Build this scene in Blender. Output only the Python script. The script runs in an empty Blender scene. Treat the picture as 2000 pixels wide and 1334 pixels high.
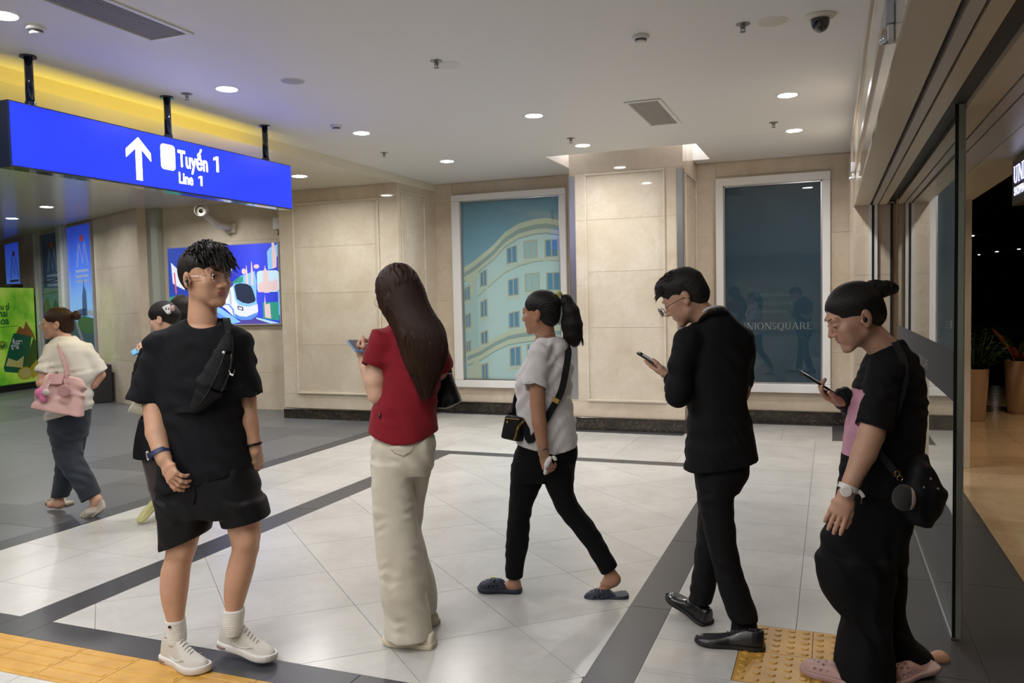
import bpy, bmesh, math, random
import numpy as np
from mathutils import Matrix, Vector
random.seed(7)
S = bpy.context.scene
COL = S.collection
PI = math.pi

# ---------------------------------------------------------------- camera (solved from the photograph's vanishing points)
FPX, PITCH, ROLL, YAW, EYE = 1593.2, 0.05153, -0.02099, -0.37294, 1.55
_cy, _sy = math.cos(YAW), math.sin(YAW)
FW = np.array([_sy * math.cos(PITCH), _cy * math.cos(PITCH), -math.sin(PITCH)])
_rt = np.array([_cy, -_sy, 0.0])
_up = np.cross(_rt, FW)
RT = math.cos(ROLL) * _rt + math.sin(ROLL) * _up
UP = -math.sin(ROLL) * _rt + math.cos(ROLL) * _up
CAM = np.array([0.0, 0.0, EYE])
HR = _rt.copy()                                   # horizontal right of the viewer
HF = np.array([_sy, _cy, 0.0])                    # horizontal forward of the viewer
cd = bpy.data.cameras.new('camera')
cd.sensor_fit = 'HORIZONTAL'; cd.sensor_width = 36.0; cd.lens = FPX * 36.0 / 2000.0
cd.clip_start = 0.05; cd.clip_end = 200
cam = bpy.data.objects.new('camera', cd); COL.objects.link(cam)
M = Matrix.Identity(4)
for i in range(3):
    M[i][0], M[i][1], M[i][2], M[i][3] = RT[i], UP[i], -FW[i], CAM[i]
cam.matrix_world = M
S.camera = cam
cd.dof.use_dof = False

# ---------------------------------------------------------------- world, exposure
w = bpy.data.worlds.new('world'); S.world = w; w.use_nodes = True
w.node_tree.nodes['Background'].inputs[0].default_value = (0.9, 0.95, 1.0, 1)
w.node_tree.nodes['Background'].inputs[1].default_value = 0.02
S.view_settings.view_transform = 'Standard'; S.view_settings.look = 'None'
S.view_settings.gamma = 1.0; S.view_settings.use_curve_mapping = False
S.view_settings.exposure = 0.20
LAMP_W = 18.0                                     # each recessed downlight
LAMP_COL = (1.0, 0.972, 0.938)
S.cycles.max_bounces = 8; S.cycles.diffuse_bounces = 4; S.cycles.glossy_bounces = 4
S.cycles.transparent_max_bounces = 12; S.cycles.caustics_reflective = False; S.cycles.caustics_refractive = False
S.cycles.sample_clamp_indirect = 4.0
S.cycles.use_denoising = True

def Q(px, py, d):
    """world point seen at pixel (px, py) of the 2000 x 1334 frame, d metres in front of the lens"""
    return CAM + d * (FW + RT * (px - 1000) / FPX - UP * (py - 667) / FPX)

# ---------------------------------------------------------------- materials
MATS = {}
def mat(name, col=(.8, .8, .8), rough=.5, metal=0., spec=.5, coat=0., emit=None, estr=0., sss=0., sheen=0., alpha=1.):
    if name in MATS: return MATS[name]
    m = bpy.data.materials.new(name); m.use_nodes = True
    b = m.node_tree.nodes['Principled BSDF']
    b.inputs['Base Color'].default_value = (*col, 1)
    b.inputs['Roughness'].default_value = rough
    b.inputs['Metallic'].default_value = metal
    b.inputs['Specular IOR Level'].default_value = spec
    b.inputs['Coat Weight'].default_value = coat
    b.inputs['Coat Roughness'].default_value = .03
    if sheen: b.inputs['Sheen Weight'].default_value = sheen
    if sss:
        b.inputs['Subsurface Weight'].default_value = sss
        b.inputs['Subsurface Radius'].default_value = (.012, .005, .003)
        b.inputs['Subsurface Scale'].default_value = 1.0
    if emit:
        b.inputs['Emission Color'].default_value = (*emit, 1); b.inputs['Emission Strength'].default_value = estr
    MATS[name] = m
    return m
def _n(m, t, **kw):
    n = m.node_tree.nodes.new(t)
    for k, v in kw.items():
        if k.startswith('i_'):
            n.inputs[k[2:].replace('_', ' ')].default_value = v
        else: setattr(n, k, v)
    return n
def _l(m, a, b): m.node_tree.links.new(a, b)
def ramp(m, fac, stops):
    r = _n(m, 'ShaderNodeValToRGB')
    e = r.color_ramp.elements
    while len(e) < len(stops): e.new(.5)
    for i, (p, c) in enumerate(stops):
        e[i].position = p; e[i].color = (*c, 1)
    _l(m, fac, r.inputs[0]); return r.outputs[0]
def pos(m, scale=(1, 1, 1), world=True):
    """world position (so neighbouring slabs differ) or object coordinates"""
    if world: src = _n(m, 'ShaderNodeNewGeometry').outputs['Position']
    else: src = _n(m, 'ShaderNodeTexCoord').outputs['Object']
    mp = _n(m, 'ShaderNodeMapping'); mp.inputs['Scale'].default_value = scale
    _l(m, src, mp.inputs[0]); return mp.outputs[0]
def noise(m, vec, scale, detail=4, rough=.55, dist=0.):
    n = _n(m, 'ShaderNodeTexNoise'); n.inputs['Scale'].default_value = scale; n.inputs['Detail'].default_value = detail
    n.inputs['Roughness'].default_value = rough; n.inputs['Distortion'].default_value = dist
    if vec is not None: _l(m, vec, n.inputs['Vector'])
    return n.outputs['Fac']
def mix(m, a, b, fac, mode='MIX'):
    n = _n(m, 'ShaderNodeMix'); n.data_type = 'RGBA'; n.blend_type = mode
    for s, v in ((n.inputs[0], fac), (n.inputs[6], a), (n.inputs[7], b)):
        if hasattr(v, 'links'): _l(m, v, s)
        else: s.default_value = v if isinstance(v, (int, float)) else (*v, 1)
    return n.outputs[2]
def bsdf(m): return m.node_tree.nodes['Principled BSDF']
def bump(m, h, strength, dist=.01):
    b = _n(m, 'ShaderNodeBump'); b.inputs['Strength'].default_value = strength; b.inputs['Distance'].default_value = dist
    _l(m, h, b.inputs['Height']); _l(m, b.outputs[0], bsdf(m).inputs['Normal'])
def per_object(m, amount):
    """value jitter per object, around 1"""
    oi = _n(m, 'ShaderNodeObjectInfo'); mr = _n(m, 'ShaderNodeMapRange')
    mr.inputs['To Min'].default_value = 1 - amount; mr.inputs['To Max'].default_value = 1 + amount
    _l(m, oi.outputs['Random'], mr.inputs['Value']); return mr.outputs[0]
def scale_col(m, col, val):
    n = _n(m, 'ShaderNodeVectorMath', operation='SCALE'); _l(m, col, n.inputs[0]); _l(m, val, n.inputs['Scale']); return n.outputs[0]

def marble(name, base, dark, vein, rough=.12, vscale=1.0, vein_amt=.5, jit=.04, spec=.5, vec_scale=(1, 1, 1), bl=1.0):
    if name in MATS: return MATS[name]
    m = mat(name, base, rough, spec=spec)
    v = pos(m, vec_scale)
    n1 = noise(m, v, 1.6 * vscale, 6, .6, .6)
    c = ramp(m, n1, [(.3, dark), (.62, base)])
    n3 = noise(m, v, 14 * vscale, 5, .65, .3)
    c = mix(m, c, dark, ramp_val(m, n3, .5, .72, .0, .35 * bl))
    n2 = noise(m, v, 1.1 * vscale, 8, .62, 1.6)
    a = _n(m, 'ShaderNodeMath', operation='SUBTRACT'); _l(m, n2, a.inputs[0]); a.inputs[1].default_value = .5
    b = _n(m, 'ShaderNodeMath', operation='ABSOLUTE'); _l(m, a.outputs[0], b.inputs[0])
    c = mix(m, c, vein, ramp_val(m, b.outputs[0], .0, .016, vein_amt, 0.))
    if jit: c = scale_col(m, c, per_object(m, jit))
    _l(m, c, bsdf(m).inputs['Base Color'])
    return m
def ramp_val(m, fac, a, b, va, vb):
    mr = _n(m, 'ShaderNodeMapRange'); mr.inputs['From Min'].default_value = a; mr.inputs['From Max'].default_value = b
    mr.inputs['To Min'].default_value = va; mr.inputs['To Max'].default_value = vb
    _l(m, fac, mr.inputs['Value']); return mr.outputs[0]
def granite(name, base, amt=.35, rough=.35, jit=.08):
    if name in MATS: return MATS[name]
    m = mat(name, base, rough)
    v = pos(m)
    n1 = noise(m, v, 220, 2, .7); n2 = noise(m, v, 2.2, 4, .6)
    lo = tuple(x * (1 - amt) for x in base); hi = tuple(min(1, x * (1 + amt)) for x in base)
    c = ramp(m, n1, [(.35, lo), (.65, hi)])
    c = mix(m, c, tuple(x * .8 for x in base), ramp_val(m, n2, .4, .65, 0., .5))
    if jit: c = scale_col(m, c, per_object(m, jit))
    _l(m, c, bsdf(m).inputs['Base Color'])
    return m
def fabric(name, col, rough=.9, nscale=700, bstr=.25, var=.15, sheen=.15, fold=0.):
    if name in MATS: return MATS[name]
    m = mat(name, col, rough, spec=.2, sheen=sheen)
    v = pos(m, world=False)
    n1 = noise(m, v, nscale, 2, .6); n2 = noise(m, v, 9, 3, .6)
    c = mix(m, col, tuple(x * (1 - var) for x in col), ramp_val(m, n2, .35, .7, 0., 1.))
    _l(m, c, bsdf(m).inputs['Base Color'])
    if fold:
        nf = noise(m, pos(m, (1, 1, .45), world=False), 11, 3, .5, .8)
        ad = _n(m, 'ShaderNodeMath', operation='MULTIPLY_ADD'); _l(m, nf, ad.inputs[0]); ad.inputs[1].default_value = fold * 30
        _l(m, n1, ad.inputs[2]); bump(m, ad.outputs[0], bstr, .002)
    else: bump(m, n1, bstr, .001)
    return m
def thin_glass(name, tint=(1, 1, 1), boost=1.0, rough=.0):
    if name in MATS: return MATS[name]
    m = bpy.data.materials.new(name); m.use_nodes = True
    t = m.node_tree; t.nodes.clear()
    out = t.nodes.new('ShaderNodeOutputMaterial'); mx = t.nodes.new('ShaderNodeMixShader')
    tr = t.nodes.new('ShaderNodeBsdfTransparent'); gl = t.nodes.new('ShaderNodeBsdfGlossy'); ge = t.nodes.new('ShaderNodeNewGeometry')
    tr.inputs[0].default_value = (*tint, 1); gl.inputs['Roughness'].default_value = rough
    def mth(op, a, b=None, clamp=False):
        n = t.nodes.new('ShaderNodeMath'); n.operation = op; n.use_clamp = clamp
        for k, v in enumerate((a, b)):
            if v is None: continue
            if hasattr(v, 'links'): t.links.new(v, n.inputs[k])
            else: n.inputs[k].default_value = v
        return n.outputs[0]
    dt = t.nodes.new('ShaderNodeVectorMath'); dt.operation = 'DOT_PRODUCT'; t.links.new(ge.outputs['Incoming'], dt.inputs[0]); t.links.new(ge.outputs['Normal'], dt.inputs[1])
    c5 = mth('POWER', mth('SUBTRACT', 1.0, mth('ABSOLUTE', dt.outputs['Value'])), 5.0)
    fr = mth('MULTIPLY', mth('ADD', mth('MULTIPLY', c5, .96), .04), boost, True); t.links.new(fr, mx.inputs[0])
    t.links.new(tr.outputs[0], mx.inputs[1]); t.links.new(gl.outputs[0], mx.inputs[2]); t.links.new(mx.outputs[0], out.inputs[0])
    MATS[name] = m
    return m

# ---------------------------------------------------------------- mesh helpers
def link(o, parent=None):
    COL.objects.link(o)
    if parent is not None: o.parent = parent
    return o
def from_py(name, V, Fc, m=None, parent=None, smooth=False, loc=None, mats=None, mi=None):
    """mesh object; vertices are world coordinates, re-based on loc (or on the parent's place)"""
    V = np.asarray(V, dtype=float)
    base = np.array(loc if loc is not None else (world_of(parent) if parent is not None else (0, 0, 0)), float)
    me = bpy.data.meshes.new(name)
    me.from_pydata((V - base).tolist(), [], [list(map(int, f)) for f in Fc])
    for k in (mats or ([m] if m else [])): me.materials.append(k)
    if mi is not None: me.polygons.foreach_set('material_index', np.asarray(mi, dtype=np.int32))
    if smooth: me.polygons.foreach_set('use_smooth', [True] * len(me.polygons))
    me.update()
    o = bpy.data.objects.new(name, me)
    o.location = base - (np.array(world_of(parent)) if parent is not None else 0)
    return link(o, parent)
def world_of(o):
    p = np.zeros(3)
    while o is not None:
        p = p + np.array(o.location); o = o.parent
    return p
def tag(o, label=None, cat=None, group=None, kind=None):
    if label: o['label'] = label
    if cat: o['category'] = cat
    if group: o['group'] = group
    if kind: o['kind'] = kind
    return o
def empty(name, loc=(0, 0, 0), label=None, cat=None, group=None, kind=None):
    o = bpy.data.objects.new(name, None); o.location = loc; o.empty_display_size = .1; link(o)
    return tag(o, label, cat, group, kind)
BOXF = [(0, 3, 2, 1), (4, 5, 6, 7), (0, 1, 5, 4), (1, 2, 6, 5), (2, 3, 7, 6), (3, 0, 4, 7)]
def box_vf(x0, x1, y0, y1, z0, z1):
    return [(x0, y0, z0), (x1, y0, z0), (x1, y1, z0), (x0, y1, z0), (x0, y0, z1), (x1, y0, z1), (x1, y1, z1), (x0, y1, z1)], BOXF
def box(name, x0, x1, y0, y1, z0, z1, m, parent=None, bev=0., seg=2):
    V, Fc = box_vf(min(x0, x1), max(x0, x1), min(y0, y1), max(y0, y1), min(z0, z1), max(z0, z1))
    o = from_py(name, V, Fc, m, parent)
    if bev: bevel(o, bev, seg)
    return o
def bevel(o, wd, seg=2, ang=40):
    bm = bmesh.new(); bm.from_mesh(o.data)
    ed = [e for e in bm.edges if len(e.link_faces) == 2 and e.calc_face_angle(0) > math.radians(ang)]
    bmesh.ops.bevel(bm, geom=ed, offset=wd, segments=seg, affect='EDGES', profile=.5, clamp_overlap=True)
    bm.to_mesh(o.data); bm.free(); o.data.update()
def prism(name, poly, axis, a0, a1, m, parent=None, bev=0.):
    """extrude a 2D polygon; axis 'z': poly in (x,y); 'y': poly in (x,z); 'x': poly in (y,z)"""
    n = len(poly); V = []
    for a in (a0, a1):
        for p in poly:
            V.append((p[0], p[1], a) if axis == 'z' else (p[0], a, p[1]) if axis == 'y' else (a, p[0], p[1]))
    Fc = [tuple(range(n))[::-1], tuple(range(n, 2 * n))] + [(i, (i + 1) % n, n + (i + 1) % n, n + i) for i in range(n)]
    o = from_py(name, V, Fc, m, parent); fixn(o)
    if bev: bevel(o, bev)
    return o
def fixn(o):
    bm = bmesh.new(); bm.from_mesh(o.data); bmesh.ops.recalc_face_normals(bm, faces=bm.faces[:]); bm.to_mesh(o.data); bm.free(); o.data.update()
def basis(d):
    d = np.asarray(d, float); d = d / np.linalg.norm(d)
    u = np.cross(d, (0, 0, 1.0))
    if np.linalg.norm(u) < 1e-3: u = np.array([1.0, 0, 0])
    u /= np.linalg.norm(u); return u, np.cross(u, d), d
def tube_vf(pts, rad, n=12, cap=True, flat=1.0, upv=None):
    """swept tube; flat<1 squashes it along the second axis (straps)"""
    pts = [np.asarray(p, float) for p in pts]; k = len(pts)
    rad = rad if hasattr(rad, '__len__') else [rad] * k
    V, Fc = [], []; pu = None
    for i, p in enumerate(pts):
        d = pts[min(i + 1, k - 1)] - pts[max(i - 1, 0)]
        d = d / (np.linalg.norm(d) + 1e-9)
        if pu is None:
            pu = np.asarray(upv, float) if upv is not None else basis(d)[0]
        pu = pu - d * (pu @ d); pu /= (np.linalg.norm(pu) + 1e-9); v = np.cross(d, pu)
        for j in range(n):
            a = 2 * PI * j / n
            V.append(p + rad[i] * (math.cos(a) * pu + math.sin(a) * v * flat))
    for i in range(k - 1):
        for j in range(n):
            Fc.append((i * n + j, i * n + (j + 1) % n, (i + 1) * n + (j + 1) % n, (i + 1) * n + j))
    if cap: Fc += [tuple(range(n))[::-1], tuple(range((k - 1) * n, k * n))]
    return V, Fc
def tube(name, pts, rad, m, parent=None, n=12, smooth=True, flat=1.0, upv=None, loc=None):
    V, Fc = tube_vf(pts, rad, n, True, flat, upv); return from_py(name, V, Fc, m, parent, smooth, loc)
def strap(name, pts, width, thick, normals, m, parent=None, loc=None):
    """flat ribbon along pts with given surface normals"""
    V, Fc = [], []; k = len(pts); pts = [np.asarray(p, float) for p in pts]
    for i, p in enumerate(pts):
        d = pts[min(i + 1, k - 1)] - pts[max(i - 1, 0)]; d /= (np.linalg.norm(d) + 1e-9)
        nn = np.asarray(normals[i] if hasattr(normals[0], '__len__') else normals, float); nn = nn - d * (nn @ d); nn /= np.linalg.norm(nn)
        s = np.cross(d, nn)
        for a, b in ((-1, 0), (1, 0), (1, 1), (-1, 1)):
            V.append(p + s * a * width / 2 + nn * b * thick)
    for i in range(k - 1):
        for j in range(4):
            Fc.append((i * 4 + j, i * 4 + (j + 1) % 4, i * 4 + 4 + (j + 1) % 4, i * 4 + 4 + j))
    Fc += [(3, 2, 1, 0), tuple(range((k - 1) * 4, k * 4))]
    o = from_py(name, V, Fc, m, parent, False, loc); fixn(o); return o
def lathe(name, prof, c, m, parent=None, n=32, axis=(0, 0, 1), smooth=True):
    """profile of (radius, height) turned about axis through c"""
    u, v, d = basis(axis); c = np.asarray(c, float)
    V, Fc = [], []; k = len(prof)
    for r, h in prof:
        for j in range(n):
            a = 2 * PI * j / n
            V.append(c + d * h + max(r, 1e-5) * (math.cos(a) * u + math.sin(a) * v))
    for i in range(k - 1):
        for j in range(n):
            Fc.append((i * n + j, i * n + (j + 1) % n, (i + 1) * n + (j + 1) % n, (i + 1) * n + j))
    Fc += [tuple(range(n))[::-1], tuple(range((k - 1) * n, k * n))]
    o = from_py(name, V, Fc, m, parent, smooth); fixn(o)
    if smooth: sharp(o)
    return o
def sharp(o, ang=35):
    me = o.data; bm = bmesh.new(); bm.from_mesh(me)
    for e in bm.edges:
        if len(e.link_faces) == 2 and e.calc_face_angle(0) > math.radians(ang): e.smooth = False
    bm.to_mesh(me); bm.free()
def crom(pts, n=8):
    """Catmull-Rom resample"""
    P = [np.asarray(p, float) for p in pts]; P = [2 * P[0] - P[1]] + P + [2 * P[-1] - P[-2]]; out = []
    for i in range(1, len(P) - 2):
        for t in np.linspace(0, 1, n, endpoint=False):
            a, b, c, d = P[i - 1], P[i], P[i + 1], P[i + 2]
            out.append(.5 * (2 * b + (c - a) * t + (2 * a - 5 * b + 4 * c - d) * t * t + (3 * b - a - 3 * c + d) * t ** 3))
    out.append(P[-2]); return out
TEXTS = []
def text(name, s, origin, ux, uy, size, m, parent=None, ext=.001, align='LEFT', off=0.0, sx=1.0, kern=1.0):
    """lettering lying in the plane spanned by ux (reading direction) and uy (up)"""
    c = bpy.data.curves.new(name, 'FONT'); c.body = s; c.size = size; c.extrude = ext; c.align_x = align; c.offset = off; c.space_character = kern
    c.materials.append(m)
    o = bpy.data.objects.new(name, c); link(o)
    ux = np.asarray(ux, float); uy = np.asarray(uy, float); nz = np.cross(ux, uy)
    mm = Matrix.Identity(4); p = np.asarray(origin, float)
    if parent is not None: p = p - world_of(parent)
    for i in range(3): mm[i][0], mm[i][1], mm[i][2], mm[i][3] = ux[i] * sx, uy[i], nz[i], p[i]
    if parent is not None: o.parent = parent
    o.matrix_local = mm
    TEXTS.append(o)
    return o
def decal(name, poly, o3, ux, uy, off, m, parent=None, th=.0008):
    """flat printed shape: 2D polygon in the plane (ux, uy) through o3, lifted off along the normal"""
    ux = np.asarray(ux, float); uy = np.asarray(uy, float); nz = np.cross(ux, uy); o3 = np.asarray(o3, float)
    n = len(poly); V = [o3 + ux * a + uy * b + nz * (off + k) for k in (0, th) for a, b in poly]
    Fc = [tuple(range(n))[::-1], tuple(range(n, 2 * n))] + [(i, (i + 1) % n, n + (i + 1) % n, n + i) for i in range(n)]
    o = from_py(name, V, Fc, m, parent); fixn(o); return o
def rrect(x0, y0, x1, y1, r, n=5):
    P = []
    for cx, cy, a0 in ((x1 - r, y1 - r, 0), (x0 + r, y1 - r, 90), (x0 + r, y0 + r, 180), (x1 - r, y0 + r, 270)):
        for i in range(n + 1):
            a = math.radians(a0 + 90 * i / n); P.append((cx + r * math.cos(a), cy + r * math.sin(a)))
    return P
def circ(cx, cy, r, n=20, ry=None): return [(cx + r * math.cos(2 * PI * i / n), cy + (ry or r) * math.sin(2 * PI * i / n)) for i in range(n)]
def clip_poly(P, x0, x1, y0, y1):
    for ax, v, sg in ((0, x0, 1), (0, x1, -1), (1, y0, 1), (1, y1, -1)):
        out = []
        for i in range(len(P)):
            a, b = P[i], P[(i + 1) % len(P)]
            da, db = sg * (a[ax] - v), sg * (b[ax] - v)
            if da >= 0: out.append(a)
            if (da > 0 and db < 0) or (da < 0 and db > 0):
                t = da / (da - db); out.append((a[0] + t * (b[0] - a[0]), a[1] + t * (b[1] - a[1])))
        P = out
        if len(P) < 3: return []
    return P
def area2(P): return abs(sum(P[i][0] * P[(i + 1) % len(P)][1] - P[(i + 1) % len(P)][0] * P[i][1] for i in range(len(P)))) / 2
# ================================================================= materials of the place
CEIL, LOWC, SOFF = 3.16, 3.06, 2.32
YB, YC, XR = 10.25, 9.22, 0.20
m_marble = marble('beige_marble', (.65, .565, .455), (.53, .43, .32), (.44, .32, .21), .05, 1.0, .22, .05, spec=.5)
m_marble_pale = marble('pale_beige_marble', (.69, .625, .52), (.58, .50, .385), (.50, .39, .27), .045, 1.3, .15, .04, spec=.5, bl=1.6)
m_floor = marble('white_floor_marble', (.55, .543, .525), (.47, .462, .442), (.36, .345, .32), .24, 1.2, .16, .045, spec=.5, bl=.7)
m_mall_floor = marble('tan_floor_marble', (.47, .36, .24), (.36, .26, .16), (.25, .17, .1), .12, 1.0, .3, .06)
m_gran_l = granite('grey_granite', (.125, .13, .142))
m_gran_d = granite('dark_grey_granite', (.050, .052, .059), .3, .34, .05)
m_gran_m = granite('mid_grey_granite', (.098, .102, .112), .32, .35, .06)
m_grout = mat('grout', (.16, .155, .145), .9)
m_base = marble('black_marble', (.02, .017, .014), (.035, .027, .02), (.34, .27, .16), .12, 5.0, .35, .15)
m_ceil = mat('ceiling_paint', (.78, .775, .765), .55)
m_lowceil = mat('gloss_ceiling_panel', (.74, .70, .58), .2)
m_white = mat('white_painted_frame', (.80, .80, .80), .35)
m_trimw = mat('white_trim', (.78, .78, .77), .4)
m_steel = mat('brushed_steel', (.55, .56, .58), .28, 1.0)
m_black = mat('black_gap', (.008, .008, .008), .6)
m_clad = mat('champagne_cladding', (.47, .40, .295), .35, .0)
m_clad2 = mat('grey_cladding', (.42, .38, .35), .35, .0)
m_stripe = mat('brown_marble_stripe', (.36, .25, .17), .2)
m_greypanel = mat('grey_green_panel', (.36, .38, .34), .35)
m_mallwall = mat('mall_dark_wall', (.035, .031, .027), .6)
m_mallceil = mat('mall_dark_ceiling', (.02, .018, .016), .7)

# ================================================================= floor
floor = box('floor', -24, .95, -15, 16, -.10, -.004, m_grout)
tag(floor, 'white marble and grey granite tiled concourse floor', kind='structure')
mallfloor = box('floor', .95, 12, -15, 42, -.10, -.004, m_grout); tag(mallfloor, 'tan marble floor beyond the glass door', kind='structure')
def tile(P, m, name, par, gap=.0016, z=0.):
    if len(P) < 3 or area2(P) < 4e-3: return
    cx = sum(p[0] for p in P) / len(P); cy = sum(p[1] for p in P) / len(P)
    Q2 = []
    for x, y in P:
        d = math.hypot(x - cx, y - cy); k = max(.2, 1 - gap * 1.3 / max(d, .01)); Q2.append((cx + (x - cx) * k, cy + (y - cy) * k))
    n = len(Q2)
    V = [(x, y, -.012) for x, y in Q2] + [(x, y, z) for x, y in Q2]
    Fc = [tuple(range(n, 2 * n))] + [(i, (i + 1) % n, n + (i + 1) % n, n + i) for i in range(n)]
    o = from_py(name, V, Fc, m, par, loc=(cx, cy, 0)); fixn(o); return o
def rect(x0, x1, y0, y1): return [(x0, y0), (x1, y0), (x1, y1), (x0, y1)]
def grid_tiles(xs, ys, m, name, par):
    for a, b in zip(xs[:-1], xs[1:]):
        for c, d in zip(ys[:-1], ys[1:]): tile(rect(a, b, c, d), m, name, par)
# diagonal field
A42 = math.radians(42.2); n1 = (math.sin(A42), math.cos(A42)); n2 = (-math.sin(A42), math.cos(A42))
det = n1[0] * n2[1] - n1[1] * n2[0]
def uv(a, b): return ((a * n2[1] - b * n1[1]) / det, (n1[0] * b - n2[0] * a) / det)
for i in range(-6, 12):
    for j in range(-10, 14):
        a0, a1 = .487 + .597 * i, .487 + .597 * (i + 1); b0, b1 = 3.55 + .591 * j, 3.55 + .591 * (j + 1)
        P = clip_poly([uv(a0, b0), uv(a1, b0), uv(a1, b1), uv(a0, b1)], -3.60, -.94, 2.86, 7.40)
        tile(P, m_floor, 'marble_tile', floor)
# dark bands
for r in ((-3.82, -3.60, 2.68, 7.56), (-.94, -.74, -3, 7.56)):
    ys = [r[2]] + [v for v in np.arange(-3 + 1.16, 7.5, 1.16) if r[2] + .2 < v] + [r[3]]
    for c, d in zip(ys[:-1], ys[1:]): tile(rect(r[0], r[1], c, d), m_gran_d, 'granite_band', floor)
for c, d in zip(np.linspace(-3.60, -.94, 4)[:-1], np.linspace(-3.60, -.94, 4)[1:]):
    tile(rect(c, d, 7.40, 7.56), m_gran_d, 'granite_band', floor); tile(rect(c, d, 2.68, 2.86), m_gran_d, 'granite_band', floor)
tile(rect(-5.0, -3.82, 2.68, 2.86), m_gran_d, 'granite_band', floor)
tile(rect(-5.19, -5.0, -2, 2.1), m_gran_d, 'granite_band', floor)
for c in np.arange(2.1, 9.2, 1.2): tile(rect(-5.19, -5.0, c, min(c + 1.2, 9.2)), m_gran_d, 'granite_band', floor)
# straight fields
ysl = [2.86, 3.2] + list(np.arange(3.8, 9.1, .6)) + [9.04]
grid_tiles([-5.0, -4.41, -3.82], ysl, m_floor, 'marble_tile', floor)
ysr = [-.5] + list(np.arange(.265, 9.0, .6)) + [9.04]
grid_tiles([-.74, -.15, .22], [y for y in ysr if y < 3.3] + [3.3], m_floor, 'marble_tile', floor)
for a, b in ((-.74, -.375), ):
    grid_tiles([a, b], [3.3, 3.61, 3.905], m_floor, 'marble_tile', floor)
grid_tiles([-.74, -.15, .22], [3.905] + [y for y in ysr if y > 4.1], m_floor, 'marble_tile', floor)
grid_tiles(list(np.linspace(-3.82, -.74, 6)), [7.56, 8.16, 8.76, 9.04], m_floor, 'marble_tile', floor)
for a, b in ((-5.0, -2.85), (-1.53, .016)):
    n = max(2, round((b - a) / .6)); grid_tiles(list(np.linspace(a, b, n + 1)), [9.04, 9.6, 10.09], m_floor, 'marble_tile', floor)
    tile(rect(a, b, 10.09, 10.25), m_gran_d, 'granite_band', floor)
for a, b in ((-2.85, -2.19), (-2.19, -1.53)): tile(rect(a, b, 9.04, 9.22), m_gran_d, 'granite_band', floor)
tile(rect(.016, .22, 9.11, 10.2), m_gran_d, 'granite_band', floor); tile(rect(.016, .22, 9.04, 9.11), m_floor, 'marble_tile', floor)
# threshold under the glass
for c in np.arange(-1.2, 8.0, 1.2): tile(rect(.22, .585, c, min(c + 1.2, 8.0)), m_gran_d, 'granite_band', floor); tile(rect(.585, .95, c, min(c + 1.2, 8.0)), m_gran_d, 'granite_band', floor)
# marble in front of the tactile strip
grid_tiles(list(np.arange(-4.4, -1.0, .6)), [.6, 1.2, 1.8, 2.385], m_floor, 'marble_tile', floor)
# grey granite hall
gx = [-5.19, -5.94, -6.96, -8.25, -9.5, -10.7, -11.9, -13.1, -14.3, -15.5, -16.7, -17.9]
for i, (b, a) in enumerate(zip(gx[:-1], gx[1:])):
    o0 = (i * .43) % 1.3; ys = [y for y in np.arange(1.5 + o0 - 1.3, 14.5, 1.3)]
    for c, d in zip(ys[:-1], ys[1:]):
        tile(rect(a, b, c, d), m_gran_m if (i in (1, 5) and random.random() < .8) or random.random() < .12 else m_gran_l, 'granite_slab', floor)
# mall floor tiles
for i, x in enumerate(np.arange(.95, 4.8, .8)):
    for y in np.arange(3.0, 15.0, .8): tile(rect(x, x + .8, y, y + .8), m_mall_floor, 'marble_tile', mallfloor)
# tactile paving
m_tact = mat('yellow_tactile', (.50, .27, .05), .42)
_v = pos(m_tact); _c = mix(m_tact, (.54, .30, .055), (.45, .235, .04), ramp_val(m_tact, noise(m_tact, _v, 9, 4), .4, .7, 0., 1.)); _l(m_tact, scale_col(m_tact, _c, per_object(m_tact, .06)), bsdf(m_tact).inputs['Base Color'])
def tactile(x0, x1, y0, y1, kind):
    V, Fc = [], []
    def addbox(a, b, c, d, z0, z1, ins=0.):
        k = len(V); V.extend([(a, c, z0), (b, c, z0), (b, d, z0), (a, d, z0), (a + ins, c + ins, z1), (b - ins, c + ins, z1), (b - ins, d - ins, z1), (a + ins, d - ins, z1)])
        Fc.extend(tuple(i + k for i in f) for f in BOXF[1:])
    g = .0015; addbox(x0 + g, x1 - g, y0 + g, y1 - g, -.012, 0.)
    if kind == 'bar':
        for i in range(4):
            yy = y0 + (y1 - y0) * (i + .5) / 4; addbox(x0 + .012, x1 - .012, yy - .016, yy + .016, 0., .004, .005)
    else:
        for i in range(5):
            for j in range(5):
                cx = x0 + (x1 - x0) * (i + .5) / 5; cy = y0 + (y1 - y0) * (j + .5) / 5; k = len(V)
                for r, z in ((.0175, 0.), (.012, .005)):
                    V.extend([(cx + r * math.cos(2 * PI * q / 10), cy + r * math.sin(2 * PI * q / 10), z) for q in range(10)])
                Fc.extend([(k + q, k + (q + 1) % 10, k + 10 + (q + 1) % 10, k + 10 + q) for q in range(10)] + [tuple(range(k + 10, k + 20))])
    from_py('tactile_tile', V, Fc, m_tact, floor, loc=((x0 + x1) / 2, (y0 + y1) / 2, 0))
for i in range(-2, 7):
    x0 = -3.472 + .316 * i; tactile(x0, x0 + .316, 2.385, 2.68, 'bar')
for a, b in ((-.375, -.075), (-.075, .22)):
    for c, d in ((3.61, 3.905), (3.305, 3.61)): tactile(a, b, c, d, 'dome')

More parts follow.
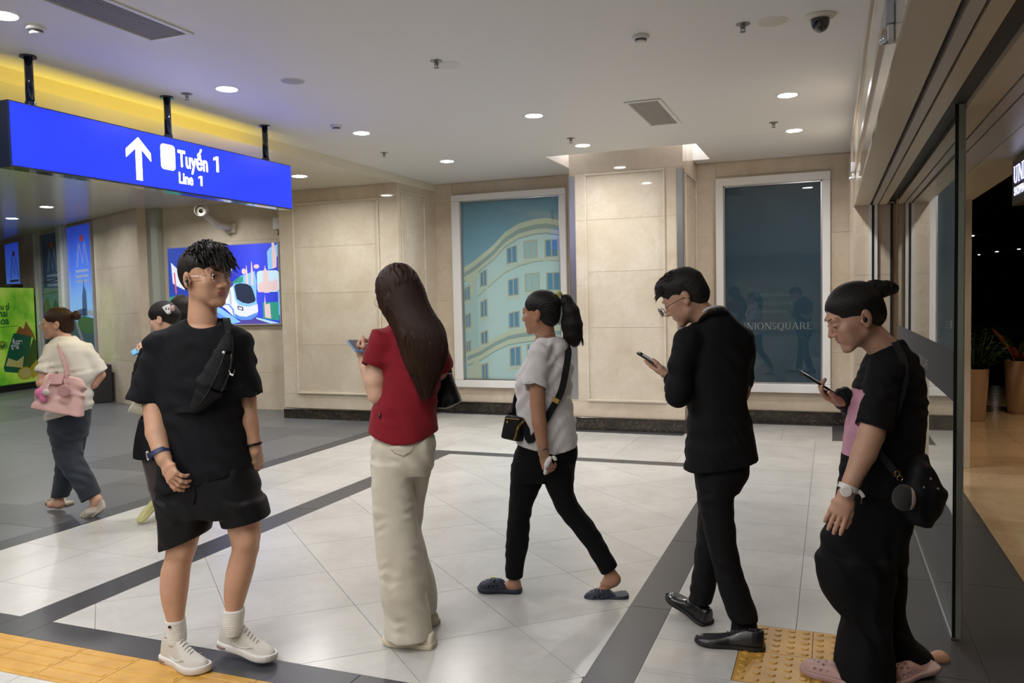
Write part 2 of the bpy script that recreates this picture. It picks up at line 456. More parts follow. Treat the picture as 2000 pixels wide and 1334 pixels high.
# ================================================================= ceilings
def mesh_boxes(name, boxes, m, parent=None):
    V, Fc = [], []
    for b in boxes:
        v, f = box_vf(*b); k = len(V); V += v; Fc += [tuple(i + k for i in q) for q in f]
    return from_py(name, V, Fc, m, parent)
HX0, HX1, HY0, HY1 = -3.02, -1.33, 8.88, 9.95
ceiling = mesh_boxes('ceiling', [(-5.1, XR, -15, HY0, CEIL, CEIL + .12), (-5.1, HX0, HY0, YB + .1, CEIL, CEIL + .12), (HX1, XR, HY0, YB + .1, CEIL, CEIL + .12), (HX0, HX1, HY1, YB + .1, CEIL, CEIL + .12)], m_ceil)
tag(ceiling, 'plain white painted concourse ceiling', kind='structure')
rec = mesh_boxes('ceiling', [(HX0 - .02, HX0, HY0 - .02, HY1 + .02, CEIL + .12, 3.6), (HX1, HX1 + .02, HY0 - .02, HY1 + .02, CEIL + .12, 3.6), (HX0, HX1, HY0 - .02, HY0, CEIL + .12, 3.6), (HX0, HX1, HY1, HY1 + .02, CEIL + .12, 3.6), (HX0 - .02, HX1 + .02, HY0 - .02, HY1 + .02, 3.6, 3.63)], m_white)
tag(rec, 'lit white recess in the ceiling around the marble column', kind='structure')
low = mesh_boxes('ceiling', [(-24, -5.1, -15, 16, LOWC, CEIL + .12)], m_lowceil); tag(low, 'lower glossy cream ceiling over the grey hall', kind='structure')
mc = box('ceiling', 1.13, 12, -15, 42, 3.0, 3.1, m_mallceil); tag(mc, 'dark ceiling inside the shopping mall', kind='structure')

# ================================================================= walls
def slab_wall(par, axis, u0, u1, at, sgn, zs, splits, m, name='marble_slab', th=.008, gap=.0012):
    """thin stone slabs on a wall face; axis 'y' = wall facing along y at y=at, u is x; axis 'x' the other way round"""
    us = [u0] + splits + [u1]
    for a, b in zip(us[:-1], us[1:]):
        for c, d in zip(zs[:-1], zs[1:]):
            if axis == 'y': box(name, a + gap, b - gap, at, at + sgn * th, c + gap, d - gap, m, par)
            else: box(name, at, at + sgn * th, a + gap, b - gap, c + gap, d - gap, m, par)
def moulding(par, axis, u0, u1, z0, z1, at, sgn, m, wd=.028, dp=.022, name='moulding'):
    """rectangular picture-frame moulding, four mitred sticks"""
    for a, b, c, d in ((u0, u1, z0, z0 + wd), (u0, u1, z1 - wd, z1), (u0, u0 + wd, z0 + wd, z1 - wd), (u1 - wd, u1, z0 + wd, z1 - wd)):
        o = box(name, a, b, at, at + sgn * dp, c, d, m, par, .006) if axis == 'y' else box(name, at, at + sgn * dp, a, b, c, d, m, par, .006)
def baseboard(nm, axis, u0, u1, at, sgn, h=.15, th=.03, splits=()):
    root = box(nm, u0, u1, at, at + sgn * th, 0.0005, h - .012, m_base) if axis == 'y' else box(nm, at, at + sgn * th, u0, u1, 0.0005, h - .012, m_base)
    if axis == 'y': box('ledge', u0, u1, at, at + sgn * (th + .012), h - .012, h, m_base, root, .004)
    else: box('ledge', at, at + sgn * (th + .012), u0, u1, h - .012, h, m_base, root, .004)
    return tag(root, kind='structure')
ZS = [.15, .85, 1.69, 2.45, 3.16]
wall_back = box('wall_back', -5.3, XR + .05, YB, YB + .25, 0, CEIL + .02, m_marble); tag(wall_back, 'beige marble wall holding the two framed windows', kind='structure')
for a, b, z0, z1 in ((-5.12, -4.84, .15, 3.15), (-3.20, -2.85, .15, 3.15), (-1.53, -1.30, .15, 3.15), (0.0, .2, .15, 3.15)):
    slab_wall(wall_back, 'y', a, b, YB, -1, [z0, .85, 1.55, 2.25, z1], [], m_marble)
for a, b in ((-4.84, -3.2), (-1.3, 0.0)):
    slab_wall(wall_back, 'y', a, b, YB, -1, [.15, .355], [], m_marble); slab_wall(wall_back, 'y', a, b, YB, -1, [2.985, 3.15], [], m_marble)
baseboard('baseboard_back', 'y', -5.12, -2.85, YB - .008, -1); baseboard('baseboard_back', 'y', -1.53, .2, YB - .008, -1)
# column
column = box('column', -2.842, -1.538, YC + .008, YB - .01, 0, 3.6, m_marble); tag(column, 'square beige marble column with a moulded panel between the windows', kind='structure')
slab_wall(column, 'y', -2.85, -1.53, YC + .008, -1, [.15, .335], [], m_marble); slab_wall(column, 'y', -2.85, -1.53, YC + .008, -1, [2.99, 3.6], [], m_marble)
slab_wall(column, 'y', -2.85, -2.66, YC + .008, -1, [.335, 1.0, 1.7, 2.45, 2.99], [], m_marble_pale); slab_wall(column, 'y', -1.735, -1.53, YC + .008, -1, [.335, 1.0, 1.7, 2.45, 2.99], [], m_marble)
slab_wall(column, 'y', -2.66, -1.735, YC + .008, -1, [.335, 1.2, 1.85, 2.45, 2.99], [], m_marble_pale)
slab_wall(column, 'x', YC, YB - .01, -1.538, 1, [.15, 1.0, 1.85, 2.7, 3.6], [], m_marble); slab_wall(column, 'x', YC, YB - .01, -2.842, -1, [.15, 1.0, 1.85, 2.7, 3.6], [], m_marble)
moulding(column, 'y', -2.665, -1.73, .335, 2.985, YC, -1, m_marble_pale)
moulding(column, 'x', 9.32, 10.12, .36, 2.95, -1.53, 1, m_marble_pale)
for x in (-2.85, -1.53):       # steel corner guards
    sx = 1 if x < -2 else -1
    g = box('corner_guard', x - .004 * sx, x + .07 * sx, YC - .006, YC - .002, .36, 2.97, m_steel, column)
    box('corner_guard', x - .006 * sx, x - .001 * sx, YC - .006, YC + .07, .36, 2.97, m_steel, column)
baseboard('baseboard_column', 'y', -2.88, -1.50, YC, -1, .15); baseboard('baseboard_column', 'x', YC, YB, -1.53, 1, .15); baseboard('baseboard_column', 'x', YC, YB, -2.85, -1, .15)
# left panelled wall
lw = box('wall_left', -6.942, -5.128, 9.208, 11.0, 0, LOWC, m_marble); tag(lw, 'beige marble wall block with a large moulded panel left of the window', kind='structure')
box('upper_block', -5.5, -5.128, 9.208, 10.4, LOWC, CEIL + .02, m_marble, lw)
slab_wall(lw, 'y', -6.95, -5.12, 9.208, -1, [.14, .335], [], m_marble_pale); slab_wall(lw, 'y', -6.95, -5.12, 9.208, -1, [2.89, LOWC], [-6.0], m_marble)
slab_wall(lw, 'y', -6.95, -6.73, 9.208, -1, [.335, 1.69, 2.89], [], m_marble_pale); slab_wall(lw, 'y', -5.40, -5.12, 9.208, -1, [.335, 1.69, 2.89], [], m_marble_pale)
slab_wall(lw, 'y', -6.73, -5.40, 9.208, -1, [.335, 1.0, 1.69, 2.3, 2.89], [], m_marble_pale)
slab_wall(lw, 'x', 9.2, YB, -5.128, 1, [.15, .9, 1.69, 2.45, CEIL], [], m_marble_pale); slab_wall(lw, 'x', 9.2, 9.85, -6.942, -1, [.15, .9, 1.69, 2.45, LOWC], [], m_marble_pale)
moulding(lw, 'y', -6.73, -5.40, .335, 2.89, 9.2, -1, m_marble_pale)
moulding(lw, 'x', 9.27, 9.92, .36, 2.975, -5.12, 1, m_marble_pale)
baseboard('baseboard_left', 'y', -6.95, -5.09, 9.2, -1, .135); baseboard('baseboard_left', 'x', 9.2, YB, -5.12, 1, .15)
# poster wall, grey strip, angled wall
pw = box('wall_poster', -9.95, -6.95, 9.858, 10.2, 0, LOWC, m_marble_pale); tag(pw, 'pale marble wall carrying the train poster', kind='structure')
slab_wall(pw, 'y', -9.6, -6.95, 9.858, -1, [0, .55, 1.2, 1.85, 2.5, LOWC], [-8.3], m_marble_pale)
gs = box('trim_1', -9.92, -9.61, 9.74, 9.86, 0, LOWC, m_greypanel, None, .004); tag(gs, 'grey green metal strip on the marble wall', kind='structure')
AP = np.array([-11.8, 10.47, 0]); AD = np.array([-.915, .403, 0]); AN = np.array([-.403, -.915, 0]); AN /= np.linalg.norm(AN)
def quad_wall(name, s0, s1, z0, z1, o0, o1, m, parent=None, bev=0.):
    """block standing on the slanted wall line: s along it, o out of it"""
    V = []
    for z in (z0, z1):
        for s, o in ((s0, o0), (s1, o0), (s1, o1), (s0, o1)): V.append(AP + AD * s + AN * o + np.array([0, 0, z]))
    ob = from_py(name, V, BOXF, m, parent); fixn(ob)
    if bev: bevel(ob, bev)
    return ob
aw = quad_wall('wall_slanted', -2.1, 9.5, 0, LOWC, -.3, 0, m_marble); tag(aw, 'slanted marble wall with tall blue posters behind the grey hall', kind='structure')
for a, b in ((-2.08, -1.2), (-1.2, -.14), (3.12, 4.2), (5.4, 9.4)):
    for c, d in ((0, .7), (.7, 1.45), (1.45, 2.2), (2.2, LOWC)): quad_wall('marble_slab', a + .001, b - .001, c + .001, d - .001, 0, .008, m_marble_pale if a < 0 else m_marble, aw)
# right wall: fascia over the glass door, jamb block, soffit
wr = box('wall_right', XR, 1.13, 8.0, YB + .3, 0, CEIL + .02, m_marble); tag(wr, 'beige marble jamb beside the glass door', kind='structure')
slab_wall(wr, 'y', XR, 1.13, 8.0, -1, [0.001, .9, 1.7, SOFF], [], m_marble)
slab_wall(wr, 'x', 8.0, YB, XR, -1, [.001, .8, 1.6, 2.4, CEIL], [], m_marble_pale)
fa = box('wall_right', XR, 1.13, -6, 8.0, SOFF + .05, CEIL + .02, m_clad); tag(fa, 'glossy marble fascia over the glass door', kind='structure')
for z0, z1, o, m in ((2.96, CEIL, .0, m_marble_pale), (2.90, 2.96, .012, m_stripe), (2.85, 2.90, .006, m_marble_pale), (2.58, 2.85, .0, m_marble_pale), (2.53, 2.58, .012, m_stripe), (SOFF, 2.53, .0, m_marble_pale)):
    for y0, y1 in ((-6, -1.5), (-1.5, 3.2), (3.2, 8.0)): box('fascia_slab', XR + .001, XR - .008 - o, y0 + .001, y1 - .001, z0, z1, m, fa)
for x0, x1, m in ((XR + .0015, .325, m_clad), (.347, .389, m_clad2), (.400, .462, m_clad), (.540, .645, m_clad), (.655, .707, m_clad2), (.716, .842, m_clad2), (.846, 1.13, m_clad)):
    box('soffit_panel', x0, x1, -6, 8.0, SOFF, SOFF + .04, m, fa)
box('soffit_gap', XR + .002, 1.13, -6, 8.0, SOFF + .041, SOFF + .049, m_black, fa); box('door_track', .464, .538, -6, 8.0, SOFF + .025, SOFF + .045, m_black, fa)
box('fascia_slab', 1.13, 1.14, -6, 8.3, SOFF, 3.0, m_clad, fa)
box('steel_frame', .318, .342, 7.96, 7.99, .001, SOFF, m_trimw, wr); box('steel_frame', .342, .363, 7.97, 7.99, .001, SOFF, m_black, wr); box('steel_frame', .363, .388, 7.96, 7.99, .001, SOFF, m_trimw, wr); box('steel_frame', .492, .512, 7.94, 7.99, .001, SOFF, m_black, wr)
# closing walls far from the picture
for nm, b, m in (('wall_behind', (-24, 12, -15.3, -15, 0, 3.3), m_marble), ('wall_far_left', (-24.3, -24, -15, 16, 0, 3.3), m_marble), ('wall_far_back', (-24, -5, 15.7, 16, 0, 3.3), m_marble),
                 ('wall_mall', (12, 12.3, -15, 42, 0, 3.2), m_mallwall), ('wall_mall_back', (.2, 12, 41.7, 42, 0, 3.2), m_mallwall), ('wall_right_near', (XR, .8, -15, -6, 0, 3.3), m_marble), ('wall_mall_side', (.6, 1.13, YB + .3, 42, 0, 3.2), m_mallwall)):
    tag(box(nm, *b, m), kind='structure')
# ================================================================= glass door
m_dglass = thin_glass('door_glass', (.86, .93, .90), 1.25)
m_gedge = mat('green_glass_edge', (.008, .014, .012), .25)
m_band = mat('grey_privacy_film', (.075, .073, .075), .9, spec=.05)
m_filmtext = mat('film_lettering', (.16, .155, .15), .5)
m_satin = mat('satin_green_reflection', (.30, .33, .27), .3)
LX, LY0, LY1 = .500, 4.0, 7.17
g1 = box('glass_door_leaf', LX, LX + .012, LY0 + .006, LY1, .012, SOFF + .03, m_dglass); tag(g1, 'sliding glass door leaf with a grey film band behind the woman in black', 'glass door')
for y in (LY0, LY1): box('leaf_edge', LX - .001, LX + .013, y, y + .006, .012, SOFF + .03, m_gedge, g1)
box('end_strip', LX + .013, LX + .036, LY0, LY0 + .02, .012, SOFF + .03, m_satin, g1); box('end_strip', LX + .036, LX + .040, LY0 - .002, LY0 + .022, .012, SOFF + .03, m_steel, g1)  # solid strip stands in for see-through glass; its reflection is put into the colour
box('bottom_rail', LX - .004, LX + .016, LY0, LY1, .0005, .012, m_steel, g1)
box('film_band', LX - .0015, LX - .0003, LY0 + .006, LY1, 1.065, 1.285, m_band, g1)
text('film_lettering', 'UNIONSQUARE', (LX - .002, 5.5, 1.12), (0, -1, 0), (0, 0, 1), .07, m_filmtext, g1, .0004)

# ================================================================= ceiling fittings
m_lampwhite = mat('downlight_diffuser', (1, 1, 1), .5, emit=(1, .98, .96), estr=25.)
m_plast = mat('white_plastic', (.74, .74, .73), .4)
m_plast_d = mat('grey_plastic_slot', (.08, .08, .08), .5)
def downlight(x, y, z, label, r=.075, power=LAMP_W, col=LAMP_COL, build=True, grp=None):
    if build:
        root = empty('downlight', (x, y, z), label, 'downlight', grp)
        lathe('trim_ring', [(r, -.002), (r + .02, -.004), (r + .022, 0.), (r, .0)], (x, y, z), m_plast, root, 28)
        lathe('diffuser', [(r, -.0035), (r, -.001)], (x, y, z), m_lampwhite, root, 28)
    l = bpy.data.lights.new('downlight_lamp', 'AREA'); l.shape = 'DISK'; l.size = 2 * r; l.energy = power; l.color = col; l.spread = math.radians(160)
    o = bpy.data.objects.new('downlight_lamp', l); link(o); o.location = (x, y, z - .006)
    return o
G1 = 'round downlights in the main ceiling'
for x, y, t in ((-4.22, 3.237, 'round recessed downlight at the top corner beside the long slatted grille'), (-4.19, 4.987, 'round recessed downlight above the blue sign\'s lettering'), (-4.157, 6.809, 'round recessed downlight beyond the blue sign\'s far hanging rod'),
                (-4.13, 8.611, 'round recessed downlight nearest the left framed window'), (-2.43, 6.856, 'round recessed downlight in the middle of the ceiling, above the ponytailed woman'), (-2.44, 8.407, 'round recessed downlight just before the marble column'),
                (-.325, 7.09, 'nearer of the two round downlights before the right window'), (-.335, 8.638, 'farther of the two round downlights before the right window')):
    downlight(x, y, CEIL, t, grp=G1)
for x in (-4.19, -3.3, -2.43, -1.55, -.8):  # unseen lamps above and behind the viewer; extra columns added to brighten faces
    for y in (1.5, -.25, -2.0, -3.75, -5.5, -7.25, -9.0, -10.75, -12.5):
        downlight(x, y, CEIL, '', power=LAMP_W * (.80 if x < -2.6 else .60 if x < -2 else .38), build=False)
G2 = 'round downlights in the lower cream ceiling'
for x, y, t in ((-5.86, 8.18, 'round downlight in the lower ceiling right beside the blue sign\'s end'), (-10.8, 8.83, 'nearer round downlight over the blue posters'), (-12.6, 9.65, 'farther round downlight over the blue posters')):
    downlight(x, y, LOWC, t, .085, LAMP_W * 1.1, grp=G2)
for x, y in ((-7.6, 6.2), (-7.6, 3.0), (-7.6, 0), (-10.6, 5.0), (-10.6, 1.5), (-13.5, 5), (-14, 9.2), (-13.5, 1.0), (-8, -4), (-12, -4), (-17, 8.0), (-8.4, 8.7)):
    downlight(x, y, LOWC, 'round downlight in the lower ceiling out of view', .085, LAMP_W * 1.4, build=False)
# cove light in the column recess
for nm, b in (('cove_light_strip', (HX0 + .02, HX0 + .06, HY0 + .05, HY1 - .05, 3.50, 3.54)), ('cove_light_strip', (HX1 - .06, HX1 - .02, HY0 + .05, HY1 - .05, 3.50, 3.54))):
    o = box(nm, *b, mat('cove_led', (1, 1, 1), .5, emit=(.93, .94, 1.0), estr=14.))
    tag(o, 'white light strip in the ceiling recess, ' + ('building print' if b[0] < -2 else 'teal print') + ' side of the column', 'light strip')

def smoke_detector(x, y, label):
    r = empty('smoke_detector', (x, y, CEIL), label, 'smoke detector', 'smoke detectors on the ceiling')
    lathe('base', [(.05, -.022), (.053, -.018), (.053, 0.)], (x, y, CEIL), m_plast, r, 24)
    lathe('slot', [(.036, -.034), (.036, -.022)], (x, y, CEIL), m_plast_d, r, 24)
    lathe('cap', [(.026, -.046), (.034, -.042), (.036, -.034), (.030, -.034)], (x, y, CEIL), m_plast, r, 24)
smoke_detector(-4.22, 3.44, 'white smoke detector beside the corner downlight'); smoke_detector(-4.177, 6.415, 'white smoke detector next to the far downlight of the sign'); smoke_detector(-1.093, 5.083, 'white smoke detector in the middle of the ceiling before the small grille')
m_chrome = mat('dull_chrome', (.32, .31, .30), .35, .9)
def sprinkler(x, y, label, z=CEIL, ring=0.):
    r = empty('sprinkler', (x, y, z), label, 'sprinkler', 'fire sprinklers on the ceiling')
    lathe('escutcheon', [(.012, -.008), (.04, -.004), (.042, 0.)], (x, y, z), m_chrome, r, 20)
    lathe('nozzle', [(.009, -.03), (.011, -.008)], (x, y, z), m_chrome, r, 12)
    for s in (-1, 1): tube('frame_arm', [(x + .011 * s, y, z - .012), (x + .014 * s, y, z - .03), (x + .003 * s, y, z - .045)], .0025, m_chrome, r, 6)
    lathe('deflector', [(.018, -.048), (.018, -.045)], (x, y, z), m_chrome, r, 16)
for x, y, t in ((-4.548, 4.964, 'chrome sprinkler above the blue sign between two hanging rods'), (-4.485, 7.793, 'chrome sprinkler before the bulkhead near the left window'), (-2.466, 5.015, 'chrome sprinkler beside the round ceiling plate in mid ceiling'), (-2.438, 7.978, 'chrome sprinkler just before the downlight at the column'),
                (-.486, 5.127, 'chrome sprinkler beside the dome camera'), (-.498, 8.138, 'chrome sprinkler between the two downlights by the right window')): sprinkler(x, y, t)
sprinkler(-12.9, 8.0, 'chrome sprinkler in the lower ceiling under the blue sign', LOWC)
def plate(x, y, label, m, r=.085):
    t = lathe('ceiling_plate', [(r - .01, -.006), (r, -.003), (r, 0.)], (x, y, CEIL), m); tag(t, label, 'ceiling plate'); lathe('rim', [(r, -.004), (r + .006, -.002), (r + .006, 0.)], (x, y, CEIL), m_plast, t)
plate(-3.619, 5.012, 'round grey speaker grille flush in the ceiling', mat('speaker_grey', (.42, .42, .43), .6)); plate(-2.445, 5.145, 'round white cover plate beside the middle sprinkler', mat('cover_plate_white', (.68, .68, .67), .5)); plate(-.321, 5.154, 'round cream cover plate beside the dome camera', mat('cover_plate_cream', (.66, .63, .54), .5))
# dome camera
dc = empty('dome_camera', (-.055, 5.163, CEIL), 'black dome security camera with white ring on the ceiling', 'security camera')
lathe('ring', [(.055, -.022), (.075, -.016), (.085, -.006), (.085, 0.)], (-.055, 5.163, CEIL), mat('cream_plastic', (.68, .64, .54), .4), dc, 32)
lathe('dome', [(.004, -.098), (.02, -.094), (.036, -.083), (.046, -.068), (.052, -.048), (.054, -.022)], (-.055, 5.163, CEIL), mat('dome_smoked', (.008, .008, .012), .08, coat=1.), dc, 32)
# grilles
m_slat = mat('grille_slat', (.60, .59, .57), .45)
def grille(x0, x1, y0, y1, n, label, along='y'):
    r = box('air_grille', x0, x1, y0, y1, CEIL - .001, CEIL + .0, mat('grille_back', (.03, .03, .03), .8)); tag(r, label, 'air grille')
    for a, b, c, d in ((x0 - .03, x1 + .03, y0 - .03, y0), (x0 - .03, x1 + .03, y1, y1 + .03), (x0 - .03, x0, y0, y1), (x1, x1 + .03, y0, y1)): box('grille_frame', a, b, c, d, CEIL - .012, CEIL - .0005, m_plast, r, .003)
    for i in range(n):
        t = (i + .5) / n
        xx = x0 + (x1 - x0) * t; box('slat', xx - .0032, xx + .0032, y0, y1, CEIL - .0045, CEIL - .0025, m_slat, r)
grille(-1.565, -1.32, 6.75, 7.71, 17, 'small slatted air grille before the marble column')
grille(-3.80, -3.53, 1.4, 3.87, 14, 'long slatted air grille beside the corner downlight')
# hatch outline
for a, b, c, d in ((-1.25, -.9, 9.05, 9.056), (-1.25, -1.244, 8.75, 9.05)): pass
hatch = box('access_hatch', -1.22, -.22, 8.65, 9.3, CEIL - .003, CEIL - .0002, m_ceil, None, .001); tag(hatch, 'flush square access hatch in the ceiling by the right window', 'access hatch')

# ================================================================= wall devices
def siren(y, z, k, label):
    r = empty('wall_siren', (XR - .02, y, z), label, 'alarm siren', 'grey alarm units on the fascia')
    m_s = mat('siren_grey', (.33, .35, .39), .35); x = XR - .009
    box('body', x - .06 * k, x, y - .075 * k, y + .075 * k, z - .02 * k, z + .13 * k, m_s, r, .01 * k)
    box('lower_body', x - .045 * k, x, y - .07 * k, y + .07 * k, z - .12 * k, z - .022 * k, mat('siren_pale', (.42, .42, .42), .35), r, .012 * k)
    box('sensor_window', x - .048 * k, x - .044 * k, y - .04 * k, y + .02 * k, z - .10 * k, z - .05 * k, mat('sensor_red', (.05, .02, .02), .2), r)
    lathe('lens', [(.002, .045 * k), (.02 * k, .04 * k), (.03 * k, .02 * k), (.032 * k, 0)], (x - .045 * k, y + .0, z - .10 * k), mat('lens_clear', (.5, .52, .58), .08, .6), r, 20, (-1, 0, -.35))
siren(2.95, 2.415, .50, 'grey alarm unit with a sensor window on the fascia near the top of the frame'); siren(7.4, 2.55, .55, 'small grey alarm unit at the far end of the fascia')
cc = empty('bullet_camera', (-8.45, 9.85, 2.8), 'white bullet security camera on a bracket above the train poster', 'security camera')
m_cam = mat('camera_white', (.74, .72, .66), .3)
c0 = np.array([-8.38, 9.34, 2.905]); fwd = np.array([.52, -.84, -.12]); fwd /= np.linalg.norm(fwd)
lathe('housing', [(.05, -.24), (.062, -.23), (.066, 0), (.066, .04), (.058, .045), (.052, .040)], c0, m_cam, cc, 28, fwd)
lathe('sunshield', [(.074, -.2), (.078, -.1), (.082, .10), (.078, .10), (.070, -.05), (.060, -.1)], c0 + np.array([0, 0, .012]), m_cam, cc, 28, fwd)
lathe('lens_ring', [(.05, .046), (.056, .05), (.058, .044)], c0, m_plast, cc, 28, fwd)
lathe('lens', [(.012, .056), (.028, .052), (.03, .046)], c0, mat('lens_dark', (.01, .012, .02), .05, coat=1.), cc, 24, fwd)
tube('bracket_arm', [c0 - fwd * .16 + np.array([0, 0, -.05]), (-8.33, 9.62, 2.72), (-8.28, 9.845, 2.70)], [.035, .045, .055], m_cam, cc, 14)
box('wall_mount', -8.36, -8.20, 9.80, 9.85, 2.62, 2.76, m_cam, cc, .012)
box('sticker', -8.33, -8.26, 9.795, 9.799, 2.70, 2.75, mat('sticker_orange', (.62, .22, .1), .5), cc)
wb = box('wall_box', -7.52, -7.40, 9.80, 9.85, 2.63, 2.82, m_plast, None, .02, 3); tag(wb, 'small white rounded box on the marble wall beside the blue sign', 'wall box'); tube('cable', [(-7.45, 9.84, 2.63), (-7.44, 9.842, 2.58), (-7.46, 9.842, 2.55)], .008, mat('cable_brown', (.2, .12, .08), .6), wb, 8)

# ================================================================= blue hanging sign
m_blue = mat('sign_blue', (.004, .01, .2), .3, spec=.1, emit=(.014, .030, 1.0), estr=1.5)
m_signw = mat('sign_white', (1, 1, 1), .3, emit=(.97, .98, 1.0), estr=2.4)
m_navy = mat('navy_gloss', (.006, .012, .035), .12, coat=.6)
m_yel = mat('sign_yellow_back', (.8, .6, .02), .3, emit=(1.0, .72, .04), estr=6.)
SX0, SX1, SY0, SY1, SZ0, SZ1 = -4.81, -4.69, 3.60, 6.42, 2.43, 2.84
sign = box('hanging_sign', SX0, SX1, SY0, SY1, SZ0, SZ1, m_navy, None, .006); tag(sign, 'lit blue hanging direction sign with white arrow reading Tuyến 1 Line 1', 'sign')
box('lit_face', SX1, SX1 + .004, SY0 + .012, SY1 - .010, SZ0 + .012, SZ1 - .010, m_blue, sign)
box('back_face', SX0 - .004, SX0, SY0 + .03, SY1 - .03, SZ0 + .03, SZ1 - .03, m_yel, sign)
for y in (3.805, 4.97, 6.135):
    rod = tube('hanging_rod', [(-4.75, y, SZ1), (-4.75, y, CEIL)], .026, m_navy, sign, 16)
    lathe('flange', [(.05, -.012), (.05, 0)], (-4.75, y, CEIL), m_navy, rod, 20); lathe('collar', [(.033, 0), (.033, .03)], (-4.75, y, SZ1), m_navy, rod, 16)
so = np.array([SX1 + .0045, 0, 0]); uy_, uz_ = (0, 1, 0), (0, 0, 1)
def sgn_y(px, py): 
    d = FW + RT * (px - 1000) / FPX - UP * (py - 667) / FPX; t = (SX1 + .005) / d[0]; p = CAM + t * d; return p[1], p[2]
ay, az = sgn_y(271, 310)
arrow = [(0, .155), (.115, .055), (.115, -.005), (.028, .070), (.028, -.155), (-.028, -.155), (-.028, .070), (-.115, -.005), (-.115, .055)]
decal('arrow', [(ay + a, az + b) for a, b in arrow], so, uy_, uz_, 0, m_signw, sign, .002)
ry, rz = sgn_y(328, 307); decal('blank_square', [(ry + a, rz + b) for a, b in rrect(-.072, -.095, .072, .095, .03)], so, uy_, uz_, 0, m_signw, sign, .002)
ty, tz = sgn_y(348, 323); text('lettering', 'Tuyến', (SX1 + .006, ty, tz - .005), uy_, uz_, .178, m_signw, sign, .001, sx=.70)['bold'] = .0042
ty, tz = sgn_y(349, 357); text('lettering', 'Line', (SX1 + .006, ty, tz), uy_, uz_, .120, m_signw, sign, .001, sx=.76)['bold'] = .0030

def numeral_one(px, py0, py1, wd):
    (y0, z1), (_, z0) = sgn_y(px, py0), sgn_y(px, py1); h = z1 - z0
    decal('numeral', [(y0 - wd / 2, z0), (y0 + wd / 2, z0), (y0 + wd / 2, z1), (y0 - wd * .35, z1), (y0 - wd * 1.7, z1 - h * .13), (y0 - wd * 1.7, z1 - h * .30), (y0 - wd / 2, z1 - h * .20)], so, uy_, uz_, 0, m_signw, sign, .002)
numeral_one(424, 306, 336, .026); numeral_one(393, 344, 363, .019)

# ================================================================= framed windows with prints behind glass
m_wglass = thin_glass('window_glass', (.97, .98, .98), 1.0)
def framed(nm, x0, x1, z0, z1, ix0, ix1, iz0, iz1, label):
    r = box(nm, ix0 - .01, ix1 + .01, YB - .012, YB - .0085, iz0 - .01, iz1 + .01, m_black); tag(r, label, kind='structure')
    y0, y1 = YB - .075, YB - .0085
    for a, b, c, d in ((x0, x1, z0, iz0), (x0, x1, iz1, z1), (x0, ix0, iz0, iz1), (ix1, x1, iz0, iz1)): box('window_frame', a, b, y0, y1, c, d, m_white, r, .008)
    for a, b, c, d in ((ix0, ix1, iz0, iz0 + .018), (ix0, ix1, iz1 - .018, iz1), (ix0, ix0 + .018, iz0, iz1), (ix1 - .018, ix1, iz0, iz1)): box('inner_bead', a, b, y0 + .03, y1, c, d, m_steel, r)
    box('glass_pane', ix0, ix1, YB - .032, YB - .028, iz0, iz1, m_wglass, r)
    return r
w1 = framed('window_1', -4.84, -3.20, .355, 2.985, -4.715, -3.285, .455, 2.90, 'white framed window with a print of a pale curved building')
w2 = framed('window_2', -1.30, 0.0, .37, 2.955, -1.21, -.09, .475, 2.86, 'white framed window with a dark teal print reading UNIONSQUARE')
def pmat(n, c): return mat(n, c, .6)
# print 1: curved building; coordinates in picture pixels of a 767 x 1334 enlargement
def wp(X, Y):
    u = (X - 40) / (688 - 40); v = (1238 - Y) / (1238 - (84 - (X - 40) * .055)); v = (1238 - Y) / 1160.
    return (-4.715 + 1.43 * u, .455 + 2.445 * min(1., v))
O1 = (0, YB - .0125, 0); UX, UZ = (1, 0, 0), (0, 0, 1)
def wpoly(n, pts, m, lay): return decal(n, [wp(*p) for p in pts], O1, UX, UZ, .0006 * lay, m, w1, .0004)
m_sky = mat('print_sky', (.10, .27, .37), .6); _v = pos(m_sky); _sp = _n(m_sky, 'ShaderNodeSeparateXYZ'); _l(m_sky, _v, _sp.inputs[0])
_l(m_sky, ramp(m_sky, ramp_val(m_sky, _sp.outputs['Z'], 1.6, 2.9, 0, 1), [(0, (.30, .52, .62)), (1, (.13, .33, .46))]), bsdf(m_sky).inputs['Base Color'])
m_fac = pmat('print_facade', (.50, .72, .71)); m_cor = pmat('print_cornice', (.56, .66, .52)); m_cord = pmat('print_cornice_shade', (.30, .43, .40)); m_win = pmat('print_window', (.11, .30, .48)); m_winl = pmat('print_window_pale', (.36, .58, .60)); m_wfr = pmat('print_window_frame', (.46, .50, .38)); m_facd = pmat('print_facade_side', (.44, .65, .65))
wpoly('print_sky', [(40, 1238), (688, 1238), (688, 78), (40, 78)], m_sky, 0)
top = [(50, 505), (120, 465), (250, 370), (330, 290), (420, 240), (520, 218), (600, 215), (688, 235)]
wpoly('print_facade', [(50, 1238)] + [(50, 505)] + top[1:] + [(688, 1238)], m_fac, 1)
def band(n, line, t, m, lay): return wpoly(n, line + [(x, y + t) for x, y in line[::-1]], m, lay)
band('print_cornice', top, 34, m_cor, 2)
band('print_cornice_shade', [(x, y + 34) for x, y in top], 30, m_cord, 2); band('print_cornice', [(x, y + 64) for x, y in top], 26, m_cor, 2); band('print_cornice_shade', [(x, y + 90) for x, y in top], 8, m_cord, 2)
mid = [(140, 680), (250, 590), (330, 530), (420, 490), (520, 468), (610, 462), (688, 470)]
band('print_string_course', mid, 14, m_cor, 2); band('print_string_course', [(x, y + 14) for x, y in mid], 6, m_cord, 2)
